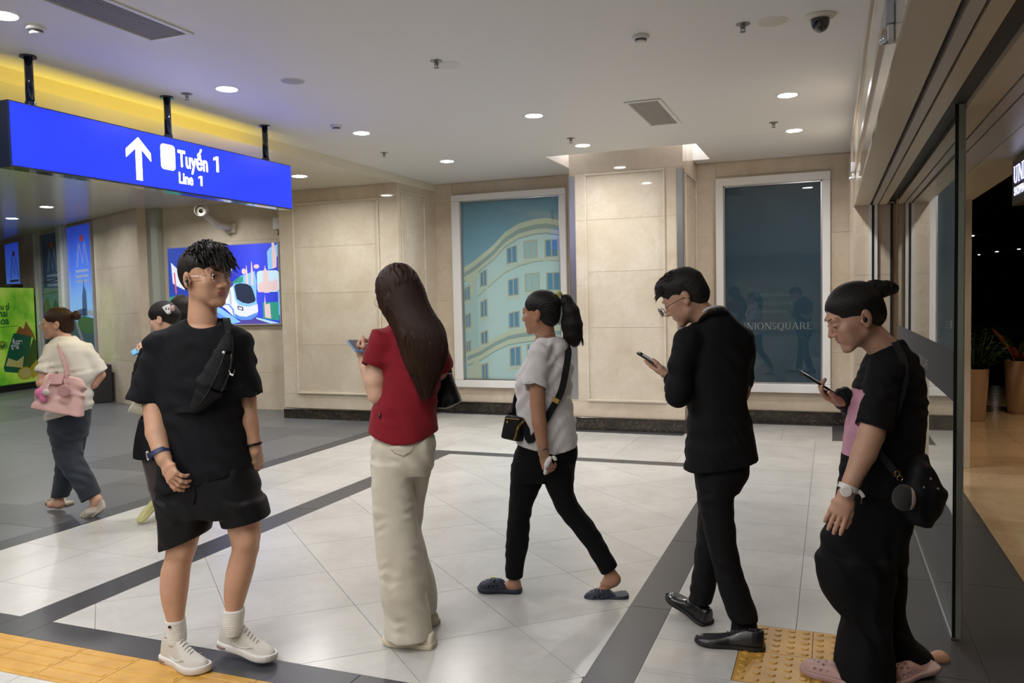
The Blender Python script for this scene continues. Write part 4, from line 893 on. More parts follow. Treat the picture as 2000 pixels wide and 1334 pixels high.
# ================================================================= solid modelling for figures: distance fields meshed with surface nets
f32 = np.float32
def smin(a, b, k):
    if k <= 0: return np.minimum(a, b)
    h = np.clip(.5 + .5 * (a - b) / k, 0, 1); return a * (1 - h) + b * h - k * h * (1 - h)
def smax(a, b, k): return -smin(-a, -b, k)
class SDF:
    def __init__(s): s.ops = []
    def add(s, fn, lo, hi, k=.01, op='u'): s.ops.append((fn, np.asarray(lo, float), np.asarray(hi, float), k, op)); return s
    # --- primitives
    def cap(s, a, b, ra, rb=None, k=.01, op='u'):
        a = np.asarray(a, float); b = np.asarray(b, float); rb = ra if rb is None else rb; d = b - a; L2 = float(d @ d) + 1e-12
        def fn(X, Y, Z):
            t = np.clip(((X - a[0]) * d[0] + (Y - a[1]) * d[1] + (Z - a[2]) * d[2]) / L2, 0, 1)
            return np.sqrt((X - a[0] - t * d[0]) ** 2 + (Y - a[1] - t * d[1]) ** 2 + (Z - a[2] - t * d[2]) ** 2) - (ra + (rb - ra) * t)
        r = max(ra, rb); return s.add(fn, np.minimum(a, b) - r, np.maximum(a, b) + r, k, op)
    def chain(s, pts, rads, k=.012, op='u'):
        for i in range(len(pts) - 1): s.cap(pts[i], pts[i + 1], rads[i], rads[i + 1], k if i == 0 else min(k, .008), op)
        return s
    def ell(s, c, r, R=None, k=.01, op='u'):
        c = np.asarray(c, float); r = np.asarray(r, float)
        def fn(X, Y, Z):
            x, y, z = X - c[0], Y - c[1], Z - c[2]
            if R is not None: x, y, z = (R[0][0] * x + R[1][0] * y + R[2][0] * z, R[0][1] * x + R[1][1] * y + R[2][1] * z, R[0][2] * x + R[1][2] * y + R[2][2] * z)
            k0 = np.sqrt((x / r[0]) ** 2 + (y / r[1]) ** 2 + (z / r[2]) ** 2); k1 = np.sqrt((x / r[0] ** 2) ** 2 + (y / r[1] ** 2) ** 2 + (z / r[2] ** 2) ** 2) + 1e-6
            return k0 * (k0 - 1) / k1
        m = r if R is None else np.full(3, r.max()); return s.add(fn, c - m, c + m, k, op)
    def loft(s, secs, k=.012, op='u', n=2.3, cap=.006):
        """near-vertical body of elliptic slices: rows (z, cx, cy, a, b) sorted by z"""
        S_ = np.array(sorted([tuple(q[:5]) for q in secs])); zt = np.linspace(S_[0, 0], S_[-1, 0], 96)
        T = [pchip(S_[:, 0], S_[:, i], zt) for i in range(1, 5)]; z0, z1 = S_[0, 0], S_[-1, 0]
        def fn(X, Y, Z):
            zz = np.clip(Z, z0, z1); cx, cy, a, b = (np.interp(zz, zt, t).astype(f32) for t in T)
            q = (np.abs((X - cx) / a) ** n + np.abs((Y - cy) / b) ** n) ** (1 / n)
            d = (q - 1) * np.minimum(a, b) * .92
            return smax(smax(d, z0 - Z, cap), Z - z1, cap)
        lo = (min(T[0] - T[2]), min(T[1] - T[3]), z0); hi = (max(T[0] + T[2]), max(T[1] + T[3]), z1); return s.add(fn, lo, hi, k, op)
    def seg(s, p0, p1, u, a0, b0, a1, b1, k=.01, op='u', n=2.2, cap=.006):
        """straight sleeve of elliptic section between p0 and p1 with flat ends; u = direction of the first radius"""
        p0 = np.asarray(p0, float); p1 = np.asarray(p1, float); w_ = p1 - p0; L = np.linalg.norm(w_); w_ = w_ / L
        u = np.asarray(u, float); u = u - w_ * (u @ w_); u /= np.linalg.norm(u); v = np.cross(w_, u)
        def fn(X, Y, Z):
            x, y, z = X - p0[0], Y - p0[1], Z - p0[2]
            pw = x * w_[0] + y * w_[1] + z * w_[2]; pu = x * u[0] + y * u[1] + z * u[2]; pv = x * v[0] + y * v[1] + z * v[2]
            t = np.clip(pw / L, 0, 1); a = a0 + (a1 - a0) * t; b = b0 + (b1 - b0) * t
            d = ((np.abs(pu / a) ** n + np.abs(pv / b) ** n) ** (1 / n) - 1) * np.minimum(a, b) * .95
            return smax(smax(d, -pw, cap), pw - L, cap)
        r = max(a0, b0, a1, b1); return s.add(fn, np.minimum(p0, p1) - r, np.maximum(p0, p1) + r, k, op)
    def cut(s, c, n, k=.004):
        """remove everything on the side the normal points to"""
        c = np.asarray(c, float); n = np.asarray(n, float) / np.linalg.norm(n)
        return s.add(lambda X, Y, Z: (X - c[0]) * n[0] + (Y - c[1]) * n[1] + (Z - c[2]) * n[2], (-9,) * 3, (9,) * 3, k, 'i')
    def notch(s, c, n, lo, hi, k=.004):
        """half-space removal limited to a box: cuts a slanted hem"""
        c = np.asarray(c, float); n = np.asarray(n, float) / np.linalg.norm(n)
        return s.add(lambda X, Y, Z: -((X - c[0]) * n[0] + (Y - c[1]) * n[1] + (Z - c[2]) * n[2]), lo, hi, k, 's')
    def disp(s, fn, lo=(-9,) * 3, hi=(9,) * 3): return s.add(fn, lo, hi, 0, 'd')
    def bounds(s):
        lo = np.min([o[1] for o in s.ops if o[4] == 'u'], 0); hi = np.max([o[2] for o in s.ops if o[4] == 'u'], 0); return lo, hi
    def eval(s, lo, hi, h):
        n = np.maximum(np.ceil((hi - lo) / h).astype(int) + 1, 3); f = np.full(n, .5, f32)
        ax = [(lo[i] + h * np.arange(n[i])).astype(f32) for i in range(3)]
        ops = s.ops if not any(o[4] == 'd' for o in s.ops) else [o for t in ('u', 'd', 'si') for o in s.ops if o[4] in t]   # folds first, then hems and openings
        for fn, l, u, k, op in ops:
            m = (k * 1.1 + 2.5 * h) if op != 'd' else 0
            i0 = np.clip(np.floor((l - m - lo) / h).astype(int), 0, n); i1 = np.clip(np.ceil((u + m - lo) / h).astype(int) + 1, 0, n)
            if np.any(i1 <= i0): continue
            sl = tuple(slice(a, b) for a, b in zip(i0, i1))
            X = ax[0][sl[0]][:, None, None]; Y = ax[1][sl[1]][None, :, None]; Z = ax[2][sl[2]][None, None, :]
            d = np.asarray(fn(X, Y, Z), f32); g = f[sl]
            f[sl] = smin(g, d, k) if op == 'u' else smax(g, -d, k) if op == 's' else smax(g, d, k) if op == 'i' else g + d
        return f
    def mesh(s, h=.006, lo=None, hi=None, relax=1):
        l, u = s.bounds(); lo = l - 3 * h if lo is None else np.asarray(lo, float); hi = u + 3 * h if hi is None else np.asarray(hi, float)
        V, Fc = nets(s.eval(lo, hi, h), lo, h)
        if relax and len(V): V = smooth(V, Fc, relax)
        return V, Fc
def pchip(x, y, xq):
    x = np.asarray(x, float); y = np.asarray(y, float); h = np.diff(x); d = np.diff(y) / h; m = np.zeros(len(x))
    if len(x) == 2: return np.interp(xq, x, y)
    for i in range(1, len(x) - 1):
        if d[i - 1] * d[i] > 0:
            w1, w2_ = 2 * h[i] + h[i - 1], h[i] + 2 * h[i - 1]; m[i] = (w1 + w2_) / (w1 / d[i - 1] + w2_ / d[i])
    m[0], m[-1] = d[0], d[-1]
    i = np.clip(np.searchsorted(x, xq) - 1, 0, len(x) - 2); t = (xq - x[i]) / h[i]
    return (1 + 2 * t) * (1 - t) ** 2 * y[i] + t * (1 - t) ** 2 * h[i] * m[i] + t * t * (3 - 2 * t) * y[i + 1] + t * t * (t - 1) * h[i] * m[i + 1]
_CO = np.array([(i, j, k) for i in (0, 1) for j in (0, 1) for k in (0, 1)])
_ED = [(a, b) for a in range(8) for b in range(a + 1, 8) if np.abs(_CO[a] - _CO[b]).sum() == 1]
def nets(f, lo, h):
    sg = f < 0; n = np.array(f.shape) - 1
    cnt = np.zeros(n, np.int8)
    for c in _CO: cnt += sg[c[0]:c[0] + n[0], c[1]:c[1] + n[1], c[2]:c[2] + n[2]]
    act = (cnt > 0) & (cnt < 8); I = np.argwhere(act)
    if not len(I): return np.zeros((0, 3)), np.zeros((0, 4), int)
    cv = np.stack([f[I[:, 0] + c[0], I[:, 1] + c[1], I[:, 2] + c[2]] for c in _CO], 1).astype(float)
    acc = np.zeros((len(I), 3)); w_ = np.zeros(len(I))
    for a, b in _ED:
        m = (cv[:, a] < 0) != (cv[:, b] < 0); t = np.where(m, cv[:, a] / np.where(m, cv[:, a] - cv[:, b], 1), 0)
        acc += m[:, None] * (_CO[a] + t[:, None] * (_CO[b] - _CO[a])); w_ += m
    V = np.asarray(lo) + h * (I + acc / w_[:, None])
    idx = np.full(n, -1, np.int64); idx[act] = np.arange(len(I)); Fs = []
    for ax in range(3):
        o1, o2 = [(1, 2), (2, 0), (0, 1)][ax]
        A = [slice(None)] * 3; B = [slice(None)] * 3; A[ax] = slice(0, -1); B[ax] = slice(1, None)
        ch = sg[tuple(A)] != sg[tuple(B)]; inside = sg[tuple(A)]
        E = np.argwhere(ch); E = E[(E[:, o1] > 0) & (E[:, o2] > 0) & (E[:, o1] < n[o1]) & (E[:, o2] < n[o2])]
        if not len(E): continue
        def cell(d1, d2):
            q = E.copy(); q[:, o1] -= d1; q[:, o2] -= d2; return idx[q[:, 0], q[:, 1], q[:, 2]]
        q = np.stack([cell(1, 1), cell(0, 1), cell(0, 0), cell(1, 0)], 1); ins = inside[E[:, 0], E[:, 1], E[:, 2]]
        q[~ins] = q[~ins][:, ::-1]; Fs.append(q)
    Fc = np.concatenate(Fs); Fc = Fc[(Fc >= 0).all(1)]
    return V, Fc
def smooth(V, Fc, it=1, lam=.5):
    a = np.concatenate([Fc[:, 0], Fc[:, 1], Fc[:, 2], Fc[:, 3]]); b = np.concatenate([Fc[:, 1], Fc[:, 2], Fc[:, 3], Fc[:, 0]])
    n = len(V); deg = np.bincount(a, minlength=n) + np.bincount(b, minlength=n)
    for _ in range(it):
        acc = np.stack([np.bincount(a, V[b, i], n) + np.bincount(b, V[a, i], n) for i in range(3)], 1)
        V = V + lam * (acc / np.maximum(deg, 1)[:, None] - V)
    return V
def mesh_np(name, V, Fc, mats, parent=None, loc=(0, 0, 0), mi=None):
    """fast quad mesh from numpy arrays (world coordinates)"""
    me = bpy.data.meshes.new(name); n = len(Fc); V = np.asarray(V, float) - np.asarray(loc, float)
    me.vertices.add(len(V)); me.vertices.foreach_set('co', V.astype(f32).ravel())
    me.loops.add(4 * n); me.loops.foreach_set('vertex_index', np.asarray(Fc, np.int32).ravel())
    me.polygons.add(n); me.polygons.foreach_set('loop_start', np.arange(0, 4 * n, 4, dtype=np.int32)); me.polygons.foreach_set('loop_total', np.full(n, 4, np.int32))
    me.polygons.foreach_set('use_smooth', np.ones(n, bool))
    for m in mats: me.materials.append(m)
    if mi is not None: me.polygons.foreach_set('material_index', np.asarray(mi, np.int32))
    me.update(calc_edges=True); me.validate()
    o = bpy.data.objects.new(name, me); pw = np.asarray(world_of(parent)) if parent is not None else np.zeros(3)
    o.location = np.asarray(loc, float) - pw; return link(o, parent)
def wav(seed, wl, amp, d=(0, 0, 1), mask_wl=.25, thr=.0, sharp=1.0):
    """soft directional folds: warped sine ridges running across direction d, switched on and off by a broad mask"""
    r = np.random.RandomState(seed); d = np.asarray(d, float); d = d / np.linalg.norm(d); K = r.normal(size=(5, 3)); K /= np.linalg.norm(K, axis=1)[:, None]; ph = r.uniform(0, 6.28, 8)
    def fn(X, Y, Z):
        def pr(k): return X * k[0] + Y * k[1] + Z * k[2]
        w_ = pr(d) * (6.283 / wl) + 1.6 * np.sin(pr(K[0]) * (6.283 / (wl * 2.6)) + ph[0]) + .9 * np.sin(pr(K[1]) * (6.283 / (wl * 1.7)) + ph[1])
        m = .5 + .5 * np.sin(pr(K[2]) * (6.283 / mask_wl) + ph[2]) * np.sin(pr(K[3]) * (6.283 / (mask_wl * 1.3)) + ph[3]); m = np.clip((m - thr) / (1 - thr), 0, 1)
        v = np.sin(w_); v = np.sign(v) * np.abs(v) ** sharp
        return (amp * v * m).astype(f32)
    return fn
def rotm(yaw=0, pitch=0, roll=0):
    """columns: local x (person's left... lateral), y (forward), z (up) in figure space; yaw clockwise from 'away', pitch nods down, roll tilts"""
    cy, sy = math.cos(yaw), math.sin(yaw); cp, sp = math.cos(pitch), math.sin(pitch); cr, sr = math.cos(roll), math.sin(roll)
    Rz = np.array([[cy, sy, 0], [-sy, cy, 0], [0, 0, 1.]])            # yaw: forward = (sin, cos)
    Rx = np.array([[1, 0, 0], [0, cp, sp], [0, -sp, cp]])             # pitch>0: forward dips
    Ry = np.array([[cr, 0, sr], [0, 1, 0], [-sr, 0, cr]])
    return Rz @ Rx @ Ry
# ---------------------------------------------------------------- figure scaffolding
class Fig:
    """one person; figure space: x = picture right, y = away from the viewer, z = up; the origin stands on the floor"""
    def __init__(s, px, py, D, label, dpx=0):
        s.D = D; p = Q(px, py, D); s.o = np.array([p[0], p[1], 0.]); s.body = SDF(); s.fine = []; s.lipboxes = []
        s.root = empty('person', s.o, label, 'person'); s.n = 0
    def L(s, px, py, dd=0.):
        p = Q(px, py, s.D + dd) - s.o; return np.array([p @ HR, p @ HF, p[2]])
    def W(s, V):
        V = np.atleast_2d(V); return s.o + V[:, :1] * HR + V[:, 1:2] * HF + V[:, 2:] * np.array([0, 0, 1.])
    def rows(s, R, y=0., b=.1):
        """slices from picture rows (py, left px, right px[, half depth[, depth offset]])"""
        out = []
        for r in R:
            bb = r[3] if len(r) > 3 else b; yy = r[4] if len(r) > 4 else y
            l, q = s.L(r[1], r[0], yy), s.L(r[2], r[0], yy); out.append(((l[2] + q[2]) / 2, (l[0] + q[0]) / 2, (l[1] + q[1]) / 2, max(.008, (q[0] - l[0]) / 2), bb))
        return out
    def part(s, name, sdf, m, h=.006, parent=None, relax=1, label=None, mats=None, mi=None):
        V, Fc = sdf.mesh(h, relax=relax); o = mesh_np(name, s.W(V), Fc, mats or [m], parent or s.root, s.o if parent is None else world_of(parent), mi)
        if label: o['label'] = label
        return o
    def finish_body(s, skin, lips, h=.008, hf=.003, lipfn=None):
        lo, hi = s.body.bounds(); V, Fc = s.body.mesh(h); c = V[Fc].mean(1); keep = np.ones(len(Fc), bool)
        for a, b, _ in s.fine: keep &= ~((c > a + h * 1.2) & (c < b - h * 1.2)).all(1)
        VV, FF = [V], [Fc[keep]]; n = len(V)
        for a, b, hh in s.fine:
            v, f = s.body.mesh(hh, a, b)
            VV.append(v); FF.append(f + n); n += len(v)
        V = np.concatenate(VV); Fc = np.concatenate(FF); used = np.unique(Fc); mp = np.full(len(V), -1); mp[used] = np.arange(len(used)); V = V[used]; Fc = mp[Fc]
        c = V[Fc].mean(1); mi = lipfn(c).astype(np.int32) if lipfn is not None else None
        return mesh_np('body', s.W(V), Fc, [skin, lips], s.root, s.o, mi)
    def G(s, px, py):
        d = FW + RT * (px - 1000) / FPX - UP * (py - 667) / FPX; p = CAM + d * (-EYE / d[2]) - s.o; return np.array([p @ HR, p @ HF, 0.])
    def Gd(s, px, py): return float((Q(px, py, 1.0) * 0 + CAM + (FW + RT * (px - 1000) / FPX - UP * (py - 667) / FPX) * (-EYE / (FW + RT * (px - 1000) / FPX - UP * (py - 667) / FPX)[2]) - CAM) @ FW) - s.D
    def fbox(s, pts, m, h): P = np.array(pts); s.fine.append((P.min(0) - m, P.max(0) + m, h))
def T3(R, c, sc, p): return np.asarray(c) + R @ (np.asarray(p, float) * sc)
def head(F, c, R, sc, male=True, mouth=0., ears=True, jaw=1.0, hf=.0026, neck=None, nr=(.056, .06)):
    """skull, face, ears and neck into the body field; c = middle of the head at eye level"""
    B = F.body; P = lambda *p: T3(R, c, sc, p); S3 = lambda *r: np.array(r) * sc; k = lambda v: v * sc
    B.ell(P(0, -.012, .030), S3(.076, .097, .088), R, k(.01)); B.ell(P(0, .018, -.02), S3(.0625, .070, .082), R, k(.02))
    B.ell(P(0, .040, -.066), S3(.040 * jaw, .046, .042), R, k(.02)); B.ell(P(0, .070, -.101), S3(.017 * jaw, .017, .015), R, k(.020))
    for q in (-1, 1):
        B.cap(P(.047 * q * jaw, .000, -.058), P(.020 * q, .062, -.098), k(.016), k(.012), k(.018))
        B.ell(P(.041 * q, .058, -.024), S3(.024, .022, .020), R, k(.02))
    B.cap(P(-.036, .076, .020), P(.036, .076, .020), k(.014), None, k(.016))
    for q in (-1, 1): B.ell(P(.032 * q, .101, .000), S3(.021, .018, .014), R, k(.012), 's'); B.ell(P(.032 * q, .0745, -.001), S3(.0165, .0145, .0145), R, k(.004))
    B.cap(P(0, .083, .014), P(0, .102, -.030), k(.0075), k(.0100), k(.009)); B.ell(P(0, .1025, -.034), S3(.0120, .0110, .0088), R, k(.006))
    for q in (-1, 1): B.ell(P(.0125 * q, .0925, -.037), S3(.0083, .0105, .0072), R, k(.006)); B.ell(P(.0065 * q, .1015, -.0422), S3(.0035, .005, .003), R, k(.002), 's')
    B.ell(P(0, .074, -.062), S3(.026, .015, .020), R, k(.014))
    for q in (-1, 1): B.ell(P(.034 * q, .046, -.052), S3(.023, .027, .032), R, k(.022))
    B.ell(P(0, .0868, -.0580), S3(.0205, .0062, .0044), R, k(.004)); B.ell(P(0, .0858, -.0668 - mouth), S3(.0175, .0062, .0048), R, k(.004))
    B.ell(P(0, .0935, -.0624 - mouth * .5), S3(.022, .009, .0008 + mouth * .5), R, k(.002), 's'); B.ell(P(0, .0900, -.0775), S3(.016, .006, .0045), R, k(.008), 's')
    if ears:
        for q in (-1, 1):
            B.ell(P(.0785 * q, -.014, -.012), S3(.0085, .020, .031), R @ rotm(.25 * q, -.2, 0), k(.004)); B.ell(P(.086 * q, -.006, -.010), S3(.006, .010, .018), R, k(.004), 's'); B.ell(P(.078 * q, .004, -.018), S3(.006, .006, .007), R, k(.004)); B.ell(P(.077 * q, -.005, -.037), S3(.006, .008, .008), R, k(.005))
    if neck is not None: B.cap(P(0, -.020, -.055), neck, nr[0] * sc, nr[1] * sc, k(.028))
    if neck is not None: B.cap(P(0, .0, -.085), np.asarray(neck) + R @ np.array([0, .03, 0]), nr[0] * .55 * sc, nr[1] * .5 * sc, k(.02))
    r = .125 * sc; cc = P(0, .005, -.005); lo = cc - r; hi = cc + r; lo[2] -= .11 * sc; F.fine.append((lo, hi, hf))
    return lambda C: lipmask(C, R, c, sc, mouth)
def lipmask(C, R, c, sc, mouth):
    p = ((C - np.asarray(c)) @ R) / sc
    up = ((p[:, 0] / .0215) ** 2 + ((p[:, 2] + .0585) / .0050) ** 2 < 1); dn = ((p[:, 0] / .0195) ** 2 + ((p[:, 2] + .0668 + mouth) / .0058) ** 2 < 1)
    return (up | dn) & (p[:, 1] > .072)
def eyes(F, c, R, sc, look=(0, 0), closed=False):
    P = lambda *p: T3(R, c, sc, p); Ro = F.root
    for q in (-1, 1):
        if not closed:
            g = np.array([look[0], 1.0, look[1]], float); g /= np.linalg.norm(g); e = P(.032 * q, .0775, -.001)
            V, Fc = SDF().ell(e, np.array((.0115, .0125, .0068)) * sc, R, 0).mesh(.0022 * sc); eb = mesh_np('eye', F.W(V), Fc, [M_EYE], Ro, F.o)
            ic = e + R @ (g * np.array([1, 1, 1])) * .0095 * sc; V, Fc = SDF().ell(ic, np.array((.0058, .0045, .0058)) * sc, R, 0).mesh(.0015 * sc); mesh_np('iris', F.W(V), Fc, [M_IRIS], eb, F.o)
        lid = [P((.032 + a) * q, .0905 - 14 * a * a - (.006 if a > .012 else 0), .0055 - 12 * a * a if not closed else -.0045 + 8 * a * a) for a in np.linspace(-.0145, .0175, 9)]
        tube('eyelash', [F.W(p)[0] for p in lid], [.0012 * sc * (1.1 if 1 < i < 7 else .6) for i in range(9)], M_BROW, Ro, 6)
def brows(F, c, R, sc, th=1.0, lift=0.):
    P = lambda *p: T3(R, c, sc, p)
    for q in (-1, 1):
        pts = [P((.014 + .038 * t) * q, .0965 - .023 * t * t, .0205 + lift + .006 * math.sin(PI * t * .8)) for t in np.linspace(0, 1, 8)]
        tube('eyebrow', [F.W(p)[0] for p in pts], [.0026 * sc * th * (1 - .6 * abs(t - .35)) for t in np.linspace(0, 1, 8)], M_BROW, F.root, 8, True, .5, upv=(0, 0, 1))
def hand(F, wr, fd, nd, side, sc=1.0, curl=(.35, .4, .45, .5), thumb=(.5, .3), hf=.0028, spread=.06):
    """wrist, finger direction, back-of-hand direction; side +1/-1 puts the thumb; curl in radians per joint, index..little"""
    B = F.body; wr = np.asarray(wr, float); fd = np.asarray(fd, float); fd /= np.linalg.norm(fd); nd = np.asarray(nd, float); nd = nd - fd * (nd @ fd); nd /= np.linalg.norm(nd); xd = np.cross(fd, nd) * side
    P = lambda x, y, z: wr + sc * (xd * x + fd * y + nd * z); k = .006 * sc
    B.seg(P(0, -.012, 0), P(0, .045, 0), xd, .026 * sc, .019 * sc, .036 * sc, .0165 * sc, .012 * sc, cap=.01); B.seg(P(0, .035, 0), P(.001, .086, .001), xd, .036 * sc, .0165 * sc, .040 * sc, .0125 * sc, .01 * sc, cap=.01)
    B.ell(P(.024, .030, -.010), np.array((.016, .028, .014)) * sc, np.stack([xd, fd, nd], 1), k)
    tips = []
    for i, (x, L, r) in enumerate(((.030, .070, .0086), (.010, .078, .0089), (-.010, .073, .0085), (-.029, .057, .0075))):
        p = P(x, .080 - (.006 if i == 3 else 0), .001); a = 0.; sp = (1.2 - i) * spread; pts = [p]; c_ = curl[i]
        for j, fr in enumerate((.46, .30, .24)):
            a += c_ * (1.0, 1.15, .8)[j]; d = fd * math.cos(a) - nd * math.sin(a) + xd * sp * math.cos(a); p = p + d * L * fr * sc; pts.append(p)
        B.chain(pts, [r * sc * 1.03, r * sc, r * sc * .93, r * sc * .82], .005 * sc); tips.append(pts)
    t0 = P(.026, .022, -.006); d1 = xd * math.sin(thumb[0] + .35) + fd * math.cos(thumb[0] + .35) - nd * .35; d1 /= np.linalg.norm(d1); t1 = t0 + d1 * .042 * sc
    d2 = d1 + fd * thumb[1] - xd * thumb[1] * .6; d2 /= np.linalg.norm(d2); t2 = t1 + d2 * .032 * sc; d3 = d2 + fd * thumb[1] * .8 - xd * thumb[1] * .5; d3 /= np.linalg.norm(d3); t3 = t2 + d3 * .022 * sc
    B.chain([t0, t1, t2, t3], [.0125 * sc, .011 * sc, .0098 * sc, .0082 * sc], .009 * sc)
    allp = [wr] + [q for t in tips for q in t] + [t3]; F.fbox(allp, .022 * sc, hf); return tips, (t0, t1, t2, t3)
# ---------------------------------------------------------------- shoes
def shoe(F, heel, toe_dir, L, kind, mats, up=(0, 0, 1), wd=1.0, h=.0035, name='shoe', side=1, height=1.0, label=None):
    """heel = point on the ground at the back of the sole; built in its own axes, then laid along toe_dir"""
    y = np.asarray(toe_dir, float); y /= np.linalg.norm(y); z = np.asarray(up, float); z = z - y * (z @ y); z /= np.linalg.norm(z); x = np.cross(y, z); R = np.stack([x, y, z], 1); heel = np.asarray(heel, float)
    ly = np.array([-.01, 0, .03, .10, .18, .26, .34, .42, .5, .6, .7, .8, .88, .94, .98, 1.0, 1.01]) * L
    lw = np.array([.0, .10, .135, .155, .158, .150, .143, .142, .150, .168, .180, .175, .150, .115, .07, .02, 0.]) * L * wd
    lc = np.array([0, 0, 0, 0, 0, .0, .004, .008, .012, .014, .012, .006, 0, -.006, -.008, -.01, -.01]) * L * side
    tp = {'sneaker': [.30, .33, .34, .35, .36, .36, .34, .30, .255, .21, .18, .165, .155, .14, .12, .09, .08], 'dress': [.26, .29, .30, .31, .31, .30, .275, .24, .205, .175, .155, .145, .135, .115, .09, .06, .05], 'clog': [.07, .09, .10, .10, .10, .11, .19, .25, .27, .265, .25, .23, .205, .17, .13, .09, .08], 'slip': [.25, .28, .28, .28, .28, .28, .27, .26, .25, .235, .22, .205, .185, .155, .12, .09, .08]}[kind]
    tp = np.array(tp) * L * height
    sole_t = {'sneaker': .105, 'dress': .055, 'clog': .10, 'slip': .10}[kind] * L
    lift = {'sneaker': .03, 'dress': .03, 'clog': .03, 'slip': .03}[kind] * L
    def base(Y): return (lift * np.clip((Y - .72 * L) / (.28 * L), 0, 1) ** 2).astype(f32)
    def outl(X, Y, g): return np.abs(X - np.interp(Y, ly, lc).astype(f32)) - (np.interp(Y, ly, lw) + g).astype(f32)
    def sole(X, Y, Z):
        zz = Z - base(Y); d = outl(X, Y, .006 - .12 * np.abs(zz - sole_t * .5)); d = np.maximum(d, np.maximum(-Y - .004, Y - L * 1.005)); d = smax(d, -zz, .006); return smax(d, zz - sole_t, .006)
    S1 = SDF().add(sole, (-.2 * L * wd, -.03, -.01), (.2 * L * wd, L + .03, sole_t + lift + .01), 0)
    def upper(X, Y, Z):
        zz = Z - base(Y); t = np.interp(Y, ly, tp).astype(f32); q = np.clip(zz / np.maximum(t, .01), 0, 1.2)
        d = outl(X, Y, -.004) + .10 * L * np.clip(q - .25, 0, 1) ** 1.6; d = smax(d, zz - t, .022); d = smax(d, -Y + .002, .012); d = smax(d, Y - L * .99, .012); return np.maximum(d, -zz + sole_t * .5)
    S2 = SDF().add(upper, (-.2 * L * wd, -.03, 0), (.2 * L * wd, L + .03, .4 * L), 0)
    if kind in ('sneaker', 'slip', 'dress'): S2.ell((0, .15 * L, .40 * L), (.095 * L, .15 * L, .16 * L), None, .006, 's')
    if kind == 'clog': S2.ell((0, .14 * L, .27 * L), (.125 * L, .29 * L, .165 * L), None, .012, 's')
    if kind == 'clog':
        for a, b in ((-.075, .60), (0, .585), (.075, .60), (-.045, .69), (.045, .69), (0, .77)):
            tz = float(np.interp(b * L, ly, tp)); S2.cap((a * L, b * L, tz * .72), (a * L, b * L, tz * 1.5), .0055, None, .001, 's')
        for q in (-1, 1):
            for b in (.52, .62, .72): S2.cap((q * .13 * L, b * L, .15 * L), (q * .24 * L, b * L, .155 * L), .0055, None, .001, 's')
    to = lambda V: F.W(heel + np.asarray(V) @ R.T)
    V, Fc = S2.mesh(h); root = mesh_np(name, to(V), Fc, [mats[0]], F.root, F.o)
    if label: root['label'] = label
    V, Fc = S1.mesh(h); mesh_np('sole', to(V), Fc, [mats[1]], root, F.o)
    if kind == 'sneaker':
        for i in range(6):
            yy = (.36 + .055 * i) * L; tz = np.interp(yy, ly, tp) + .001; ww = .055 * L
            tube('lace', [to([(-ww, yy - .004, tz - .008)])[0], to([(-ww * .5, yy, tz)])[0], to([(ww * .5, yy + .006, tz)])[0], to([(ww, yy + .010, tz - .008)])[0]], .0032, mats[2], root, 6)
        for q in (-1, 1):
            sw = [(.30, .15), (.42, .115), (.55, .135), (.68, .19)]; pts = []
            for a, b in sw:
                pts.append(to([(q * (np.interp(a * L, ly, lw) * .93 - .004) + np.interp(a * L, ly, lc), a * L, b * L)])[0])
            tube('side_stripe', crom(pts, 4), [.002 + .005 * math.sin(PI * min(1, i / 11 + .12)) for i in range(13)], mats[3], root, 6, True, .35)
        if len(mats) > 4:
            for q in (-1, 1): tube('air_window', [to([(q * (np.interp(a * L, ly, lw) + .003), a * L, .05 * L)])[0] for a in (.06, .14, .22)], [.006, .008, .005], mats[4], root, 8)
    if kind == 'dress':
        for i in range(4):
            yy = (.38 + .045 * i) * L; tz = np.interp(yy, ly, tp); tube('lace', [to([(-.02, yy, tz - .003)])[0], to([(.02, yy + .004, tz - .003)])[0]], .0025, mats[2], root, 6)
        tube('welt', [to([(np.interp(a * L, ly, lw) * q + np.interp(a * L, ly, lc) + .003 * q, a * L, sole_t + float(base(np.array(a * L))))])[0] for q, A in ((-1, np.linspace(0, .98, 14)), (1, np.linspace(.98, 0, 14))) for a in A], .003, mats[1], root, 6)
    if kind == 'clog' and len(mats) > 2:
        tz = float(np.interp(.66 * L, ly, tp)); lathe('charm', [(.011, -.006), (.012, .003), (.004, .006)], to([(.028, .66 * L, tz * .97)])[0], mats[2], root, 12)
    return root, to
def locks(F, name, seeds, m, parent, n=5, par_world=None):
    """tapered hair locks; each seed = (list of points in figure space, root radius)"""
    VV, FF = [], []
    for pts, r in seeds:
        k = len(pts); V, Fc = tube_vf(pts, [r * (1 - (i / (k - 1)) ** 1.6) + .0004 for i in range(k)], n, False)
        b = len(VV); VV += [np.asarray(v) for v in V]; FF += [tuple(i + b for i in f) for f in Fc]
    return mesh_np(name, F.W(np.array(VV)), np.array(FF), [m], parent, F.o)
